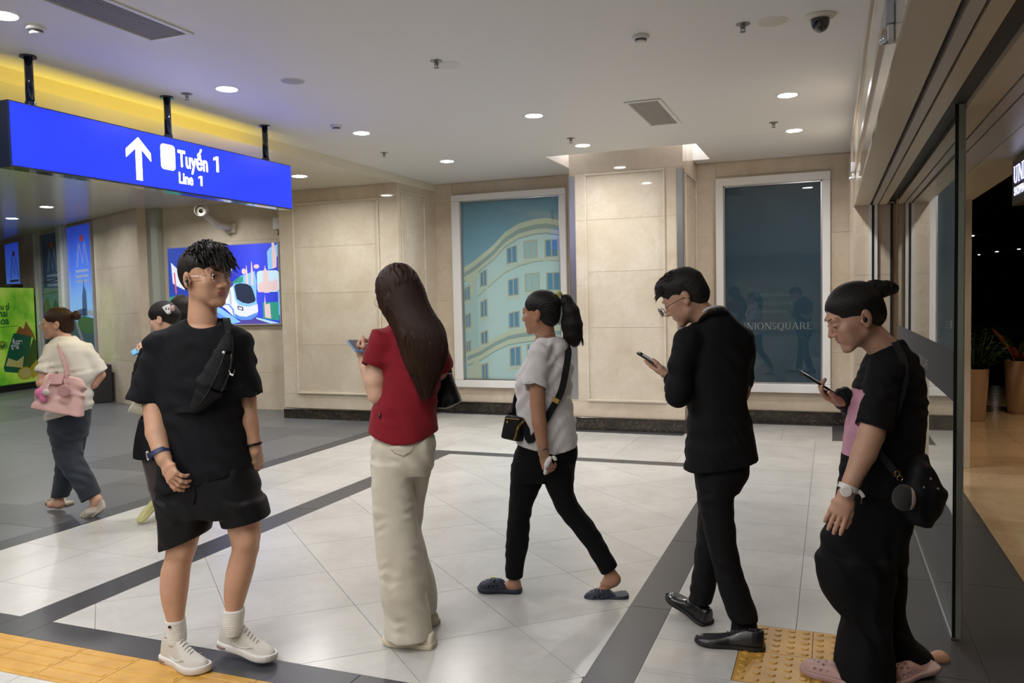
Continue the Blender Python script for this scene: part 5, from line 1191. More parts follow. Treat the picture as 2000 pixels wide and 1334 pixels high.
# ---------------------------------------------------------------- shared figure materials
def skin_mat(name, col, red=1.0):
    m = mat(name, col, .48, spec=.4, sss=.25); v = pos(m, world=False); n1 = noise(m, v, 26, 4, .6); n2 = noise(m, v, 420, 2, .6)
    _l(m, mix(m, col, (col[0] * .92, col[1] * .80, col[2] * .76), ramp_val(m, n1, .4, .7, 0., .55 * red)), bsdf(m).inputs['Base Color']); bump(m, n2, .10, .0012); return m
SK1, SK2, SK3, SK4 = skin_mat('skin_tan', (.52, .30, .195)), skin_mat('skin_light', (.64, .41, .30)), skin_mat('skin_deep_tan', (.42, .225, .14)), skin_mat('skin_warm', (.54, .32, .225))
LIP1, LIP2, LIP3 = mat('lips_rose', (.34, .12, .10), .38), mat('lips_pink', (.42, .14, .13), .35), mat('lips_brown', (.27, .10, .075), .4)
M_EYE = mat('eye_white', (.62, .60, .57), .15, coat=.6); M_IRIS = mat('eye_dark', (.012, .007, .005), .08, coat=1.); M_BROW = mat('brow_black', (.010, .008, .007), .7)
def hair_mat(name, c0, c1, scale=(60, 60, 3), rough=.5):
    m = mat(name, c0, rough, spec=.3); v = pos(m, scale, world=False); n1 = noise(m, v, 7, 3, .6); _l(m, mix(m, c0, c1, ramp_val(m, n1, .35, .7, 0., 1.)), bsdf(m).inputs['Base Color']); bump(m, n1, .5, .004)
    b = bsdf(m); b.inputs['Anisotropic'].default_value = .6; return m
H_BLK = hair_mat('hair_black', (.006, .005, .005), (.018, .015, .014)); H_BRN = hair_mat('hair_dark_brown', (.012, .006, .004), (.055, .022, .011)); H_SHORT = hair_mat('hair_short_black', (.006, .005, .005), (.022, .018, .016), (25, 25, 25))
# ================================================================= people
F_BLACK = fabric('black_cotton', (.0060, .0060, .0085), .85, 600, .3, .25, 0., fold=.03); F_BLK2 = fabric('black_nylon', (.0055, .0055, .0068), .6, 900, .2, .2, 0., fold=.04); F_BLK3 = fabric('washed_black', (.0085, .0085, .010), .75, 700, .25, .2, 0., fold=.03)
M_SILVER = mat('silver_metal', (.72, .71, .69), .22, 1.); M_GOLD = mat('gold_metal', (.55, .38, .12), .25, 1.); M_BLKPL = mat('black_plastic', (.012, .012, .013), .25); M_WHITEPR = mat('white_print', (.75, .75, .74), .5)
M_LENS = thin_glass('spectacle_lens', (.96, .97, .97), 1.6)
def ring_pts(c, u, v, ru, rv, n=40, a0=0, a1=2 * PI): return [np.asarray(c) + np.asarray(u) * ru * math.cos(a) + np.asarray(v) * rv * math.sin(a) for a in np.linspace(a0, a1, n)]
def glasses(F, c, R, sc, m, rx=.023, rz=.019, thick=.0011, square=False, ybase=.110, zc=-.004, temple=True, lens=True, name='glasses'):
    P = lambda *p: F.W(T3(R, c, sc, p))[0]
    g = None
    for q in (-1, 1):
        cx = .034 * q; n = 28; pts = []
        for a in np.linspace(0, 2 * PI, n):
            ca, sa = math.cos(a), math.sin(a); e = .6 if square else .85
            pts.append(P(cx + rx * np.sign(ca) * abs(ca) ** e, ybase - .10 * (abs(cx + rx * ca) ** 1.0) * .35, zc + rz * np.sign(sa) * abs(sa) ** e))
        o = tube(name if g is None else 'lens_rim', pts, thick * sc, m, g or F.root, 8)
        if g is None: g = o
        if lens: from_py('lens', pts, [tuple(range(n))], M_LENS, g)
        if temple: tube('temple', [P((.034 + rx) * q, ybase - .03, zc + .006), P(.078 * q, .06, zc + .006), P(.084 * q, -.005, zc + .004), P(.082 * q, -.03, zc - .012)], thick * sc, m, g, 8)
    tube('bridge', [P(-.034 + rx, ybase - .003, zc + .005), P(0, ybase + .004, zc + .009), P(.034 - rx, ybase - .003, zc + .005)], thick * sc, m, g, 8)
    for q in (-1, 1): tube('nose_pad', [P(.011 * q, ybase - .002, zc - .002), P(.009 * q, ybase - .012, zc - .008)], thick * .8 * sc, m, g, 6)
    return g
def wrist_band(F, c, axis, u, ra, rb, wd, m, name, th=.003, parent=None):
    """flat band round a wrist"""
    axis = np.asarray(axis, float); axis /= np.linalg.norm(axis); u = np.asarray(u, float); u = u - axis * (u @ axis); u /= np.linalg.norm(u); v = np.cross(axis, u); pts, nrm = [], []
    for a in np.linspace(0, 2 * PI, 37):
        d = u * math.cos(a) * ra + v * math.sin(a) * rb; pts.append(F.W(np.asarray(c) + d)[0]); nrm.append(F.W(np.asarray(c) + d * 2)[0] - pts[-1])
    return strap(name, pts, wd, th, nrm, m, parent or F.root)
def phone(F, c, xd, yd, m_case, m_screen, label, L=.155, wd=.075, th=.009, cams=True):
    """c = centre; yd = long axis; screen faces xd x yd"""
    xd = np.asarray(xd, float); yd = np.asarray(yd, float); yd /= np.linalg.norm(yd); xd = xd - yd * (xd @ yd); xd /= np.linalg.norm(xd); n = np.cross(xd, yd); c = np.asarray(c, float)
    P2 = rrect(-wd / 2, -L / 2, wd / 2, L / 2, .011); V = [F.W(c + xd * a + yd * b + n * k)[0] for k in (-th / 2, th / 2) for a, b in P2]; k = len(P2)
    o = from_py('phone', V, [tuple(range(k))[::-1], tuple(range(k, 2 * k))] + [(i, (i + 1) % k, k + (i + 1) % k, k + i) for i in range(k)], m_case, None, loc=F.W(c)[0]); fixn(o); bevel(o, .002); tag(o, label, 'phone')
    P3 = rrect(-wd / 2 + .004, -L / 2 + .004, wd / 2 - .004, L / 2 - .004, .009); from_py('screen', [F.W(c + xd * a + yd * b + n * (th / 2 + .0006))[0] for a, b in P3], [tuple(range(len(P3)))], m_screen, o)
    if cams:
        V, Fc = SDF().ell(c - n * (th / 2) + yd * L * .38 + xd * wd * .25, (.009, .009, .009), None, 0).mesh(.003); mesh_np('camera_bump', F.W(V), Fc, [M_BLKPL], o, F.W(c)[0])
    return o

# ---------------------------------------------------------------- young man in black walking towards the viewer
F = Fig(400, 1295, 3.56, 'young man in black T-shirt and shorts with glasses, walking forward in white sneakers'); L = F.L
HC = L(402, 541, 0.); HRm = rotm(math.radians(120), .02, 0.0); HS = 1.13
B = F.body
lipf = head(F, HC, HRm, HS, neck=L(395, 640, .01), nr=(.049, .056))
B.loft(F.rows([(640, 356, 436, .06), (668, 334, 452, .075), (720, 326, 458, .09), (850, 332, 466, .09), (960, 330, 490, .10)]), .02)
B.loft(F.rows([(940, 330, 412, .085), (1000, 326, 406, .08), (1030, 322, 396, .075), (1049, 325, 388, .066), (1077, 326, 381, .062), (1095, 322, 374, .060), (1112, 317, 370, .062), (1140, 315, 367, .062), (1165, 317, 364, .056), (1182, 320, 362, .048), (1212, 327, 359, .040), (1245, 328, 360, .040)]), .02)
B.loft(F.rows([(940, 415, 496, .085), (1005, 438, 508, .078), (1024, 444, 507, .072), (1052, 452, 507, .066), (1068, 455, 505, .064), (1091, 449, 500, .060), (1115, 443, 495, .062), (1133, 441, 490, .062), (1164, 439, 481, .05), (1189, 441, 474, .042), (1225, 438, 470, .040)]), .02)
for p, r in (((352, 1072, -.045), .030), ((483, 1056, -.05), .030)): B.ell(L(*p), (r * 1.1, r * .8, r * 1.2), None, .03)
# arms
aR = [L(326, 684), L(306, 740, -.02), L(302, 800, -.06), L(306, 845, -.10), L(314, 880, -.14), L(320, 896, -.155)]
B.chain(aR, [.050, .052, .047, .045, .035, .032], .02)
aL = [L(456, 684), L(481, 730, .02), L(484, 780, .02), L(489, 825, .0), L(496, 865, .0), L(499, 880, .0)]
B.chain(aL, [.045, .046, .036, .034, .028, .026], .02)
hand(F, L(322, 900, -.16), L(353, 962, -.21) - L(322, 900, -.16), (-.62, -.72, .25), 1, 1.04, (.42, .50, .55, .60), (.25, .25))
hand(F, L(500, 882, 0.), L(506, 918, .05) - L(500, 882, 0.), (.8, -.3, 0), -1, .95, (.35, .4, .45, .5), (.3, .2))
for a in ([(281, 790), (330, 900)], [(468, 780), (508, 900)], [(312, 1040), (392, 1250)], [(435, 1005), (512, 1230)]):
    F.fine.append((L(a[0][0], a[1][1], 0) - np.array([.02, .24, .02]), L(a[1][0], a[0][1], 0) + np.array([.02, .16, .02]), .0052))
body = F.finish_body(SK1, LIP1, .009, lipfn=lipf)
eyes(F, HC, HRm, HS, (.25, .0)); brows(F, HC, HRm, HS, 1.35)
glasses(F, HC, HRm, HS, M_SILVER, rx=.024, rz=.019)
# hair: faded sides, thick textured top falling over the forehead
P = lambda *p: T3(HRm, HC, HS, p)
Hs = SDF().ell(P(0, -.012, .045), np.array((.080, .099, .082)) * HS, HRm, .01).ell(P(0, .040, .088), np.array((.064, .058, .040)) * HS, HRm, .02).ell(P(0, -.045, .02), np.array((.076, .069, .085)) * HS, HRm, .02)
Hs.ell(P(0, .112, -.012), np.array((.085, .064, .068)) * HS, HRm, .006, 's')
for q in (-1, 1): Hs.ell(P(.09 * q, .055, -.012), np.array((.04, .058, .062)) * HS, HRm, .008, 's'); Hs.ell(P(.088 * q, -.008, -.035), np.array((.022, .040, .055)) * HS, HRm, .006, 's')
Hs.cut(P(0, -.02, -.075), HRm @ np.array([0, .35, -1.]), .01)
Hs.disp(wav(3, .012, .0015, HRm @ np.array([1, .3, .2]), .06))
hr = F.part('hair', Hs, H_SHORT, .0034)
sd = []
for i in range(900):
    rr = random.Random(i); a = rr.uniform(0, 2 * PI); e = rr.uniform(.18, 1.5); ex = np.array([math.cos(a) * math.cos(e), math.sin(a) * math.cos(e), math.sin(e)])
    if ex[2] < .42 and ex[1] < .25: continue
    p0 = np.array([.080, .100, .090]) * ex + np.array([0, -.006 + .012 * ex[2], .046]); fr = max(0., ex[1]); fl_ = np.array([rr.uniform(-.15, .6), .6 + .45 * fr, .16 - .75 * fr * (1 - ex[2]) + rr.uniform(-.1, .25)]) + ex * .10; ln = rr.uniform(.035, .06) * (1.1 if fr > .4 else .9); pts = []
    for t in np.linspace(0, 1, 6): pts.append(P(*(p0 + fl_ * ln * t + np.array([0, 0, -.028 * t * t * (.5 + fr)]) - ex * .004)))
    sd.append((pts, rr.uniform(.0045, .0075) * HS))
for i in range(80):
    rr = random.Random(900 + i); t0 = rr.uniform(-1.15, 1.15); x = .060 * math.sin(t0); y = .078 * math.cos(t0) + .004; p0 = np.array([x, y - .012, .096 + .014 * math.cos(t0)]); ln = rr.uniform(.018, .036); sw = rr.uniform(-.012, .016)
    sd.append(([P(*(p0 + np.array([sw * t, .026 * t - .018 * t * t, .012 * t - ln * t * t]))) for t in np.linspace(0, 1, 7)], rr.uniform(.005, .0075) * HS))
locks(F, 'hair_locks', sd, H_SHORT, hr)['kind'] = 'stuff'
for q in (1,): 
    ear = P(.084 * q, -.002, -.016); eb = SDF().ell(ear, (.010, .010, .009), None, 0).cap(ear, ear + np.array([.004, -.006, -.022]), .0045, .004, .004); F.part('earbud', eb, M_BLKPL, .0025)
# T-shirt
S1 = SDF().loft(F.rows([(622, 362, 428, .06, .01), (634, 338, 452, .08, .01), (652, 314, 470, .095), (690, 303, 477, .115), (760, 308, 474, .130), (840, 314, 482, .135), (900, 312, 493, .137), (955, 306, 503, .14)]), .02)
S1.ell(L(318, 672), (.068, .085, .062), None, .03).ell(L(464, 670), (.055, .085, .06), None, .03)
S1.seg(L(322, 662), L(283.5, 787, -.03), (1, 0, 0), .062, .075, .078, .090, .035); S1.seg(L(462, 662), L(491.5, 775, .01), (1, 0, 0), .050, .075, .050, .075, .035)
S1.cut(L(400, 939), (L(490, 911) - L(368, 947))[[2, 1, 0]] * np.array([1, 0, -1.0]), .004)
S1.seg(L(286, 777, -.03), L(281, 800, -.03), (1, 0, 0), .068, .074, .072, .08, .004, 's'); S1.seg(L(489.5, 765, .01), L(494, 790, .01), (1, 0, 0), .042, .065, .044, .07, .004, 's')
S1.ell(L(396, 613, -.05), (.090, .095, .064), None, .012, 's')
S1.disp(wav(11, .085, .0050, (.6, .2, 1), .30, .15)); S1.disp(wav(12, .05, .0028, (1, .3, .6), .22, .3))
shirt = F.part('t_shirt', S1, F_BLACK, .0062)
# shorts with drawcord
S2 = SDF().loft(F.rows([(900, 322, 490, .125), (940, 313, 504, .132), (980, 308, 515, .13), (1004, 309, 521, .122)]), .02)
S2.loft(F.rows([(975, 307, 413, .115), (1020, 311, 413, .108), (1050, 313, 408, .10), (1078, 316, 405, .095)]), .02); S2.loft(F.rows([(975, 418, 516, .115), (1005, 430, 524, .108), (1045, 441, 529, .105)]), .02)
lo, hi = L(290, 1100, 0) - np.array([0, .3, 0]), L(416, 1020, 0) + np.array([0, .3, 0]); n_ = L(412, 1034) - L(320, 1072); S2.notch(L(320, 1072), (n_[2], 0, -n_[0]), lo, hi)
lo, hi = L(430, 1060, 0) - np.array([0, .3, 0]), L(545, 995, 0) + np.array([0, .3, 0]); n_ = L(525, 1008) - L(443, 1026); S2.notch(L(443, 1026), (n_[2], 0, -n_[0]), lo, hi)
S2.disp(wav(21, .09, .0038, (1, .2, .5), .3, .2))
sh = F.part('shorts', S2, F_BLK2, .0062); tube('drawcord', [F.W(L(378, 950, -.135))[0], F.W(L(380, 968, -.142))[0], F.W(L(377, 986, -.142))[0]], .006, F_BLK3, sh, 8, True, .4)
# socks and sneakers
F_SOCK = fabric('white_sock', (.66, .65, .62), .9, 300, .5, .1)
k1 = F.part('sock', SDF().loft(F.rows([(1209, 325, 361, .046), (1216, 326, 361, .045), (1238, 328, 363, .044), (1256, 331, 362, .044)]), 0).disp(lambda X, Y, Z: (.0012 * np.sin(Z * 900) + 0 * X + 0 * Y).astype(f32)), F_SOCK, .004)
k2 = F.part('sock', SDF().loft(F.rows([(1188, 437, 477, .047), (1196, 437, 477, .046), (1216, 436, 475, .045), (1240, 442, 470, .040)]), 0).disp(lambda X, Y, Z: (.0012 * np.sin(Z * 900) + 0 * X + 0 * Y).astype(f32)), F_SOCK, .004)
ep = L(331, 1225, -.05); V, Fc = SDF().ell(ep, (.008, .004, .008), None, 0).mesh(.003); mesh_np('sock_emblem', F.W(V), Fc, [M_BLKPL], k1, F.o)
W1, W2, W3 = fabric('sneaker_white', (.54, .52, .475), .6, 300, .2, .12), mat('sneaker_sole', (.62, .60, .58), .5), mat('sneaker_stripe', (.68, .67, .65), .45); W4 = mat('sneaker_air', (.30, .20, .19), .3)
g0 = F.G(326, 1284); g1 = F.G(386, 1310); shoe(F, g0, g1 - g0, .30, 'sneaker', [W1, W2, W2, W3, W4], side=1, height=1.18, label='worn white sneaker planted flat')
d1 = F.Gd(500, 1293); hp = L(434, 1258, d1 + .09); tp_ = L(525, 1290, d1 - .02); shoe(F, hp, tp_ - hp, .30, 'sneaker', [W1, W2, W2, W3, W4], up=(.1, 0, 1), side=-1, height=1.15, label='white sneaker stepping forward, heel lifted')
# wristwatch, bracelet
wc = L(313, 886, -.145); wax = L(322, 905, -.16) - L(306, 862, -.12); wb_ = wrist_band(F, wc, wax, (1, 0, 0), .0385, .037, .020, mat('watch_strap_blue', (.015, .03, .10), .5), 'wristwatch')
V, Fc = SDF().seg(wc + np.array([-.040, -.010, -.004]), wc + np.array([-.053, -.014, -.006]), (0, 1, 0), .014, .021, .013, .019, 0, n=5).mesh(.003); mesh_np('watch_case', F.W(V), Fc, [M_SILVER], wb_, F.o)
wrist_band(F, L(496, 868), L(499, 880) - L(490, 840), (1, 0, 0), .031, .031, .010, M_BLKPL, 'bracelet', .005)
# sling bag across the chest
sb = SDF().seg(L(447, 652, -.125), L(438, 690, -.155), L(460, 668) - L(430, 660), .016, .012, .040, .030, .01, cap=.012).seg(L(438, 690, -.155), L(412, 755, -.165), L(470, 700) - L(420, 690), .040, .030, .062, .040, .012, cap=.012).seg(L(412, 755, -.165), L(376, 806, -.150), L(430, 780) - L(390, 750), .062, .040, .016, .016, .014, cap=.012)
sb.disp(wav(31, .05, .0022, (1, 0, 1), .15, .2)); V, Fc = sb.mesh(.0045); bagw = mesh_np('sling_bag', F.W(V), Fc, [F_BLK3], None, F.W(L(412, 740, -.16))[0]); tag(bagw, 'black zipped sling bag worn across the young man\'s chest', 'bag')
tube('zip', [F.W(p)[0] for p in crom([L(441, 684, -.188), L(428, 720, -.203), L(408, 762, -.207), L(388, 792, -.178)], 5)], .0028, M_BLKPL, bagw, 6)
tube('zip', [F.W(p)[0] for p in crom([L(452, 690, -.178), L(449, 725, -.195), L(432, 765, -.198)], 5)], .0028, M_BLKPL, bagw, 6)
V, Fc = SDF().seg(L(434, 686, -.194), L(439, 690, -.194), (0, 0, 1), .005, .004, .007, .004, 0).mesh(.0022); mesh_np('zip_puller', F.W(V), Fc, [M_WHITEPR], bagw, F.o)
decal('tick_emblem', [(-.012, .010), (-.009, -.010), (.004, -.016), (.013, .012), (.006, -.008), (-.004, -.006)], F.W(L(453, 727, -.196))[0], HR, (0, 0, 1), 0, M_WHITEPR, bagw, .0015)
strap('shoulder_strap', [F.W(p)[0] for p in crom([L(446, 655, -.13), L(445, 636, -.085), L(440, 622, -.01), L(428, 640, .10), L(400, 720, .15)], 5)], .030, .003, [(0, -1, .3)] * 5 + [(0, 0, 1)] * 10 + [(0, 1, .2)] * 6, F_BLK3, bagw)
strap('shoulder_strap', [F.W(p)[0] for p in crom([L(380, 800, -.15), L(350, 800, -.138), L(322, 815, -.06), L(318, 822, .03), L(345, 790, .13)], 5)], .028, .003, [F.W(np.array([0, -1, 0]))[0] - F.W(np.zeros(3))[0]] * 8 + [(-1, 0, 0)] * 8 + [(0, 1, 0)] * 5, F_BLK3, bagw)
# ---------------------------------------------------------------- long-haired girl in a red T-shirt, seen from behind
def shell_point(F, c, R, sc, az, el, rr=(.082, .102, .094), off=(0, -.012, .034)):
    ex = np.array([math.cos(az) * math.cos(el), math.sin(az) * math.cos(el), math.sin(el)]); return T3(R, c, sc, np.array(off) + np.array(rr) * ex)
F = Fig(800, 1255, 3.72, 'girl in red T-shirt and cream trousers with very long dark hair'); L = F.L; B = F.body
F_RED = fabric('red_cotton', (.235, .010, .020), .85, 600, .3, .18, .1, fold=.03); F_CREAM = fabric('cream_denim', (.63, .585, .49), .85, 350, .35, .12, .2, fold=.025)
HC = L(776, 572, 0.); HRm = rotm(math.radians(-42), .38, 0.0); HS = 1.02
lipf = head(F, HC, HRm, HS, neck=L(790, 640, .0), nr=(.045, .05))
B.loft(F.rows([(636, 765, 830, .06), (660, 748, 850, .08), (720, 752, 850, .085), (800, 752, 840, .085), (870, 742, 838, .09)]), .02)
B.loft(F.rows([(860, 742, 805, .07), (1000, 750, 810, .06), (1150, 765, 825, .05), (1240, 785, 830, .04)]), .02); B.loft(F.rows([(860, 790, 842, .07, .05), (1000, 780, 815, .06, .08), (1150, 812, 842, .05, .15), (1200, 828, 848, .04, .15)]), .02)
B.chain([L(748, 660), L(738, 700, -.02), L(734, 745, -.03), L(737, 772, -.03)], [.038, .044, .046, .040], .02); B.chain([L(737, 772, -.03), L(728, 752, .00), L(716, 722, .05), L(710, 706, .07)], [.038, .037, .028, .023], .02)
B.chain([L(850, 660, .0), L(858, 730, .06), L(842, 770, .14), L(780, 720, .22), L(735, 700, .20)], [.04, .038, .036, .028, .022], .02)
hand(F, L(709, 703, .075), L(698, 678, .10) - L(709, 703, .075), (-.7, -.5, -.35), 1, .88, (.75, .8, .85, .9), (.1, .3))
F.fine.append((L(700, 800, 0) - np.array([.02, .12, .02]), L(760, 690, 0) + np.array([.02, .14, .0]), .0055))
F.finish_body(SK2, LIP2, .010, lipfn=lipf)
# T-shirt
S1 = SDF().loft(F.rows([(630, 768, 826, .06, .0), (642, 748, 846, .08), (662, 738, 862, .095), (720, 748, 862, .115), (760, 744, 858, .118), (800, 726, 853, .118), (848, 719, 853, .125), (872, 718, 852, .127)]), .02)
S1.ell(L(748, 668), (.052, .08, .055), None, .03).seg(L(750, 652, -.01), L(729, 719, -.03), L(754, 728) - L(704, 709), .052, .070, .0605, .072, .03); S1.ell(L(850, 668, .03), (.05, .08, .055), None, .03).seg(L(850, 655, .02), L(866, 722, .06), (1, 0, 0), .045, .07, .05, .07, .03)
S1.seg(L(731, 712, -.03), L(727.5, 724, -.03), L(754, 728) - L(704, 709), .052, .062, .054, .064, .004, 's')
S1.add(lambda X, Y, Z, c=L(790, 861): (c[2] - Z + .9 * np.maximum(0, np.abs(X - c[0]) - .02) ** 1.5).astype(f32), (-9,) * 3, (9,) * 3, .004, 'i')
S1.disp(wav(41, .08, .0045, (.5, .2, 1), .28, .2)); S1.disp(wav(42, .045, .0022, (1, 0, .8), .2, .3))
sh = F.part('t_shirt', S1, F_RED, .006)
tube('side_tag', [F.W(L(742, 806, -.10))[0], F.W(L(741, 818, -.105))[0]], .004, M_BLKPL, sh, 6, True, .4)
# wide trousers
S2 = SDF().loft(F.rows([(842, 736, 845, .105), (858, 729, 850, .112), (872, 725, 852, .120), (900, 726, 848, .12), (925, 727, 842, .11)]), .02)
S2.loft(F.rows([(900, 726, 806, .11, -.02), (937, 727, 808, .105, -.03), (1007, 730, 816, .10, -.04), (1091, 737, 828, .10, -.05), (1147, 743, 834, .105, -.05), (1203, 750, 839, .105, -.03), (1242, 753, 843, .11, -.03)]), .015)
S2.loft(F.rows([(900, 795, 848, .09, .06), (947, 785, 836, .085, .08), (1000, 778, 826, .08, .10), (1035, 776, 824, .085, .12), (1084, 785, 835, .09, .15), (1133, 795, 849, .095, .17), (1164, 800, 854, .10, .18), (1194, 805, 853, .10, .18)]), .012)
S2.disp(wav(51, .11, .006, (.9, .3, .35), .35, .25)); S2.disp(wav(52, .05, .003, (.3, .2, 1), .2, .45))
tr = F.part('trousers', S2, F_CREAM, .0062)
m_st = mat('tan_stitching', (.26, .19, .12), .8)
pk = [L(764, 878, -.118), L(772, 886, -.122), L(788, 891, -.124), L(800, 884, -.121), L(810, 872, -.117)]; tube('pocket_stitch', [F.W(p)[0] for p in pk], .0016, m_st, tr, 5)
tube('pocket_stitch', [F.W(L(844, 868, -.075))[0], F.W(L(849, 882, -.06))[0]], .0016, m_st, tr, 5)
W5, W6 = mat('cream_shoe', (.64, .57, .43), .5), mat('cream_shoe_sole', (.60, .53, .40), .55)
g0 = F.G(850, 1264); g1 = F.G(772, 1257); shoe(F, g0, g1 - g0, .25, 'slip', [W5, W6], label='cream slip-on shoe under the near trouser hem', wd=1.1)
g0 = F.G(852, 1222); shoe(F, g0, np.array([-.75, .6, 0]), .25, 'slip', [W5, W6], label='cream slip-on shoe of the far foot')
# hair down to the waist
P = lambda *p: T3(HRm, HC, HS, p)
Hs = SDF().ell(P(0, -.012, .036), np.array((.088, .108, .094)) * HS, HRm, .01)
Hs.loft(F.rows([(520, 764, 796, .05, .0), (545, 742, 819, .085, .0), (570, 735, 830, .105, .0), (600, 741, 841, .11, -.01), (622, 755, 856, .105, -.03), (645, 767, 868, .095, -.06), (671, 778, 874, .075, -.09), (694, 784, 874, .058, -.105), (716, 793, 866, .046, -.112), (736, 803, 857, .036, -.118), (756, 814, 846, .026, -.124), (774, 824, 837, .014, -.13)]), .02, n=2.0)
Hs.disp(wav(61, .022, .0040, (1, .35, .12), .12, .0)); Hs.disp(wav(62, .009, .0016, (1, .6, .08), .08, .0))
hr = F.part('hair', Hs, H_BRN, .0045)
sd = []
rws = [(540, 746, 815, .085, .0), (570, 736, 829, .106, .0), (600, 742, 840, .111, -.01), (645, 768, 867, .097, -.06), (694, 785, 873, .060, -.105), (736, 803, 857, .038, -.118), (776, 822, 838, .018, -.13)]
for i in range(420):
    rr = random.Random(i); t = rr.uniform(-1, 1); pts = []; nmax = rr.choice((5, 6, 6, 7)); w_ = rr.uniform(-.08, .08)
    if abs(t) > .86: nmax = rr.choice((6, 7))
    for j, (py, a, b, dp, dy) in enumerate(rws[:nmax]):
        u = max(-1.03, min(1.03, t + w_ * j / 6 + (rr.uniform(-.05, .05) if j else 0))); x = (a + b) / 2 + (b - a) / 2 * u; pts.append(L(x, py + (rr.uniform(-6, 10) if j == nmax - 1 else 0), dy - dp * 1.0 * math.sqrt(max(0, 1 - u * u))))
    sd.append((crom(pts, 3), rr.uniform(.0026, .0050)))
locks(F, 'hair_locks', sd, H_BRN, hr, 4)['kind'] = 'stuff'
glasses(F, HC, HRm, HS, M_SILVER, lens=False)
phone(F, L(700, 676, .085), L(720, 668, .12) - L(700, 667, .10), L(690, 664, .16) - L(706, 684, .045), mat('phone_blue_case', (.16, .33, .62), .3), mat('phone_screen_dark', (.01, .011, .014), .06, coat=1.), 'blue cased phone held up by the girl in red', .15, .072)
# shoulder bag
m_bl = fabric('black_leather', (.008, .008, .009), .45, 250, .3, .2, 0.)
bs = SDF().loft([tuple(r) for r in F.rows([(728, 858, 882, .05, .10), (745, 857, 888, .07, .10), (770, 855, 897, .085, .10), (782, 854, 902, .09, .10), (796, 852, 880, .07, .10)])], .01, n=2.6)
bs.disp(wav(71, .05, .004, (1, 0, .3), .2, .1)); V, Fc = bs.mesh(.005); bg = mesh_np('shoulder_bag', F.W(V), Fc, [m_bl], None, F.W(L(875, 770, .10))[0]); tag(bg, 'black shoulder bag hanging behind the girl in red', 'bag')
strap('bag_strap', [F.W(p)[0] for p in crom([L(862, 735, .08), L(866, 700, .02), L(858, 650, .02), L(853, 642, .05), L(866, 660, .12), L(880, 735, .12)], 5)], .022, .004, (0.3, -1, .4), m_bl, bg)
tube('piping', [F.W(p)[0] for p in crom([L(854, 797, .01), L(872, 797, .0), L(890, 789, .02), L(902, 781, .06)], 5)], .003, mat('pale_piping', (.35, .33, .3), .5), bg, 6)
# ---------------------------------------------------------------- woman in white T-shirt with ponytail
F = Fig(1062, 1150, 4.28, 'woman in white T-shirt and black trousers with a high ponytail, walking left'); L = F.L; B = F.body
F_WHT = fabric('white_cotton', (.72, .70, .715), .85, 600, .3, .06, .2, fold=.03); F_BLKP = fabric('black_trouser', (.005, .005, .006), .85, 600, .25, .2, 0., fold=.02)
HC = L(1056, 611, 0.); HRm = rotm(math.radians(-63), .02, 0.0); HS = .97
lipf = head(F, HC, HRm, HS, neck=L(1068, 668, .0), nr=(.047, .052), jaw=.95)
B.loft(F.rows([(664, 1045, 1098, .055), (690, 1036, 1100, .08), (750, 1022, 1106, .085), (860, 1024, 1112, .09), (935, 1022, 1112, .10)]), .02)
B.loft(F.rows([(900, 1010, 1070, .075, .03), (1000, 1000, 1032, .05, .03), (1060, 996, 1026, .044, .04), (1120, 994, 1016, .033, .05), (1150, 994, 1016, .034, .05)]), .02)
B.loft(F.rows([(900, 1068, 1118, .075, -.03), (980, 1086, 1124, .06, -.04), (1020, 1112, 1150, .05, -.02), (1062, 1147, 1176, .040, -.04), (1096, 1168, 1192, .034, -.05), (1110, 1176, 1200, .032, -.05), (1124, 1180, 1207, .030, -.05), (1140, 1172, 1200, .030, -.05)]), .02)
B.chain([L(1060, 700, -.09), L(1049, 740, -.145), L(1050, 790, -.16), L(1053, 825, -.17), L(1059, 865, -.185), L(1061, 884, -.19)], [.032, .040, .038, .037, .028, .026], .02)
hand(F, L(1062, 886, -.19), L(1070, 912, -.20) - L(1062, 886, -.19), (-.55, -.75, .1), 1, .88, (.75, .85, .9, .95), (.0, .5))
B.chain([L(1085, 690, .12), L(1085, 760, .16), L(1080, 830, .17)], [.04, .038, .03], .02)
for a in ([(1030, 750), (1090, 880)], [(980, 1110), (1025, 1160)], [(1160, 1085), (1215, 1150)]): F.fine.append((L(a[0][0], a[1][1], 0) - np.array([.01, .26, .02]), L(a[1][0], a[0][1], 0) + np.array([.01, .1, .02]), .005))
# feet
B.ell(L(1003, 1143, .05), (.038, .036, .024), None, .02); B.cap(L(1003, 1144, .05), L(972, 1146, .055), .022, .016, .02); B.ell(L(1203, 1132, -.05), (.026, .03, .026), None, .02); B.cap(L(1195, 1138, -.05), L(1172, 1154, -.05), .025, .018, .02)
F.finish_body(SK3, LIP3, .010, lipfn=lipf)
eyes(F, HC, HRm, HS); brows(F, HC, HRm, HS, .9)
S1 = SDF().loft(F.rows([(657, 1052, 1096, .06), (668, 1043, 1108, .085), (690, 1032, 1112, .11), (716, 1017, 1118, .125), (738, 1007, 1118, .130), (767, 1008, 1116, .130), (808, 1009, 1121, .128), (855, 1010, 1127, .132), (885, 1009, 1129, .135)]), .02)
S1.ell(L(1054, 690, -.09), (.055, .05, .05), None, .03).seg(L(1056, 676, -.09), L(1044, 757, -.15), L(1066, 764) - L(1020, 751), .050, .055, .062, .065, .03); S1.seg(L(1085, 680, .09), L(1086, 760, .15), (1, 0, 0), .05, .055, .055, .06, .03)
S1.seg(L(1045.5, 748, -.144), L(1043, 762, -.155), L(1066, 764) - L(1020, 751), .054, .056, .056, .058, .004, 's'); S1.ell(L(1072, 645, -.01), (.058, .06, .058), None, .01, 's')
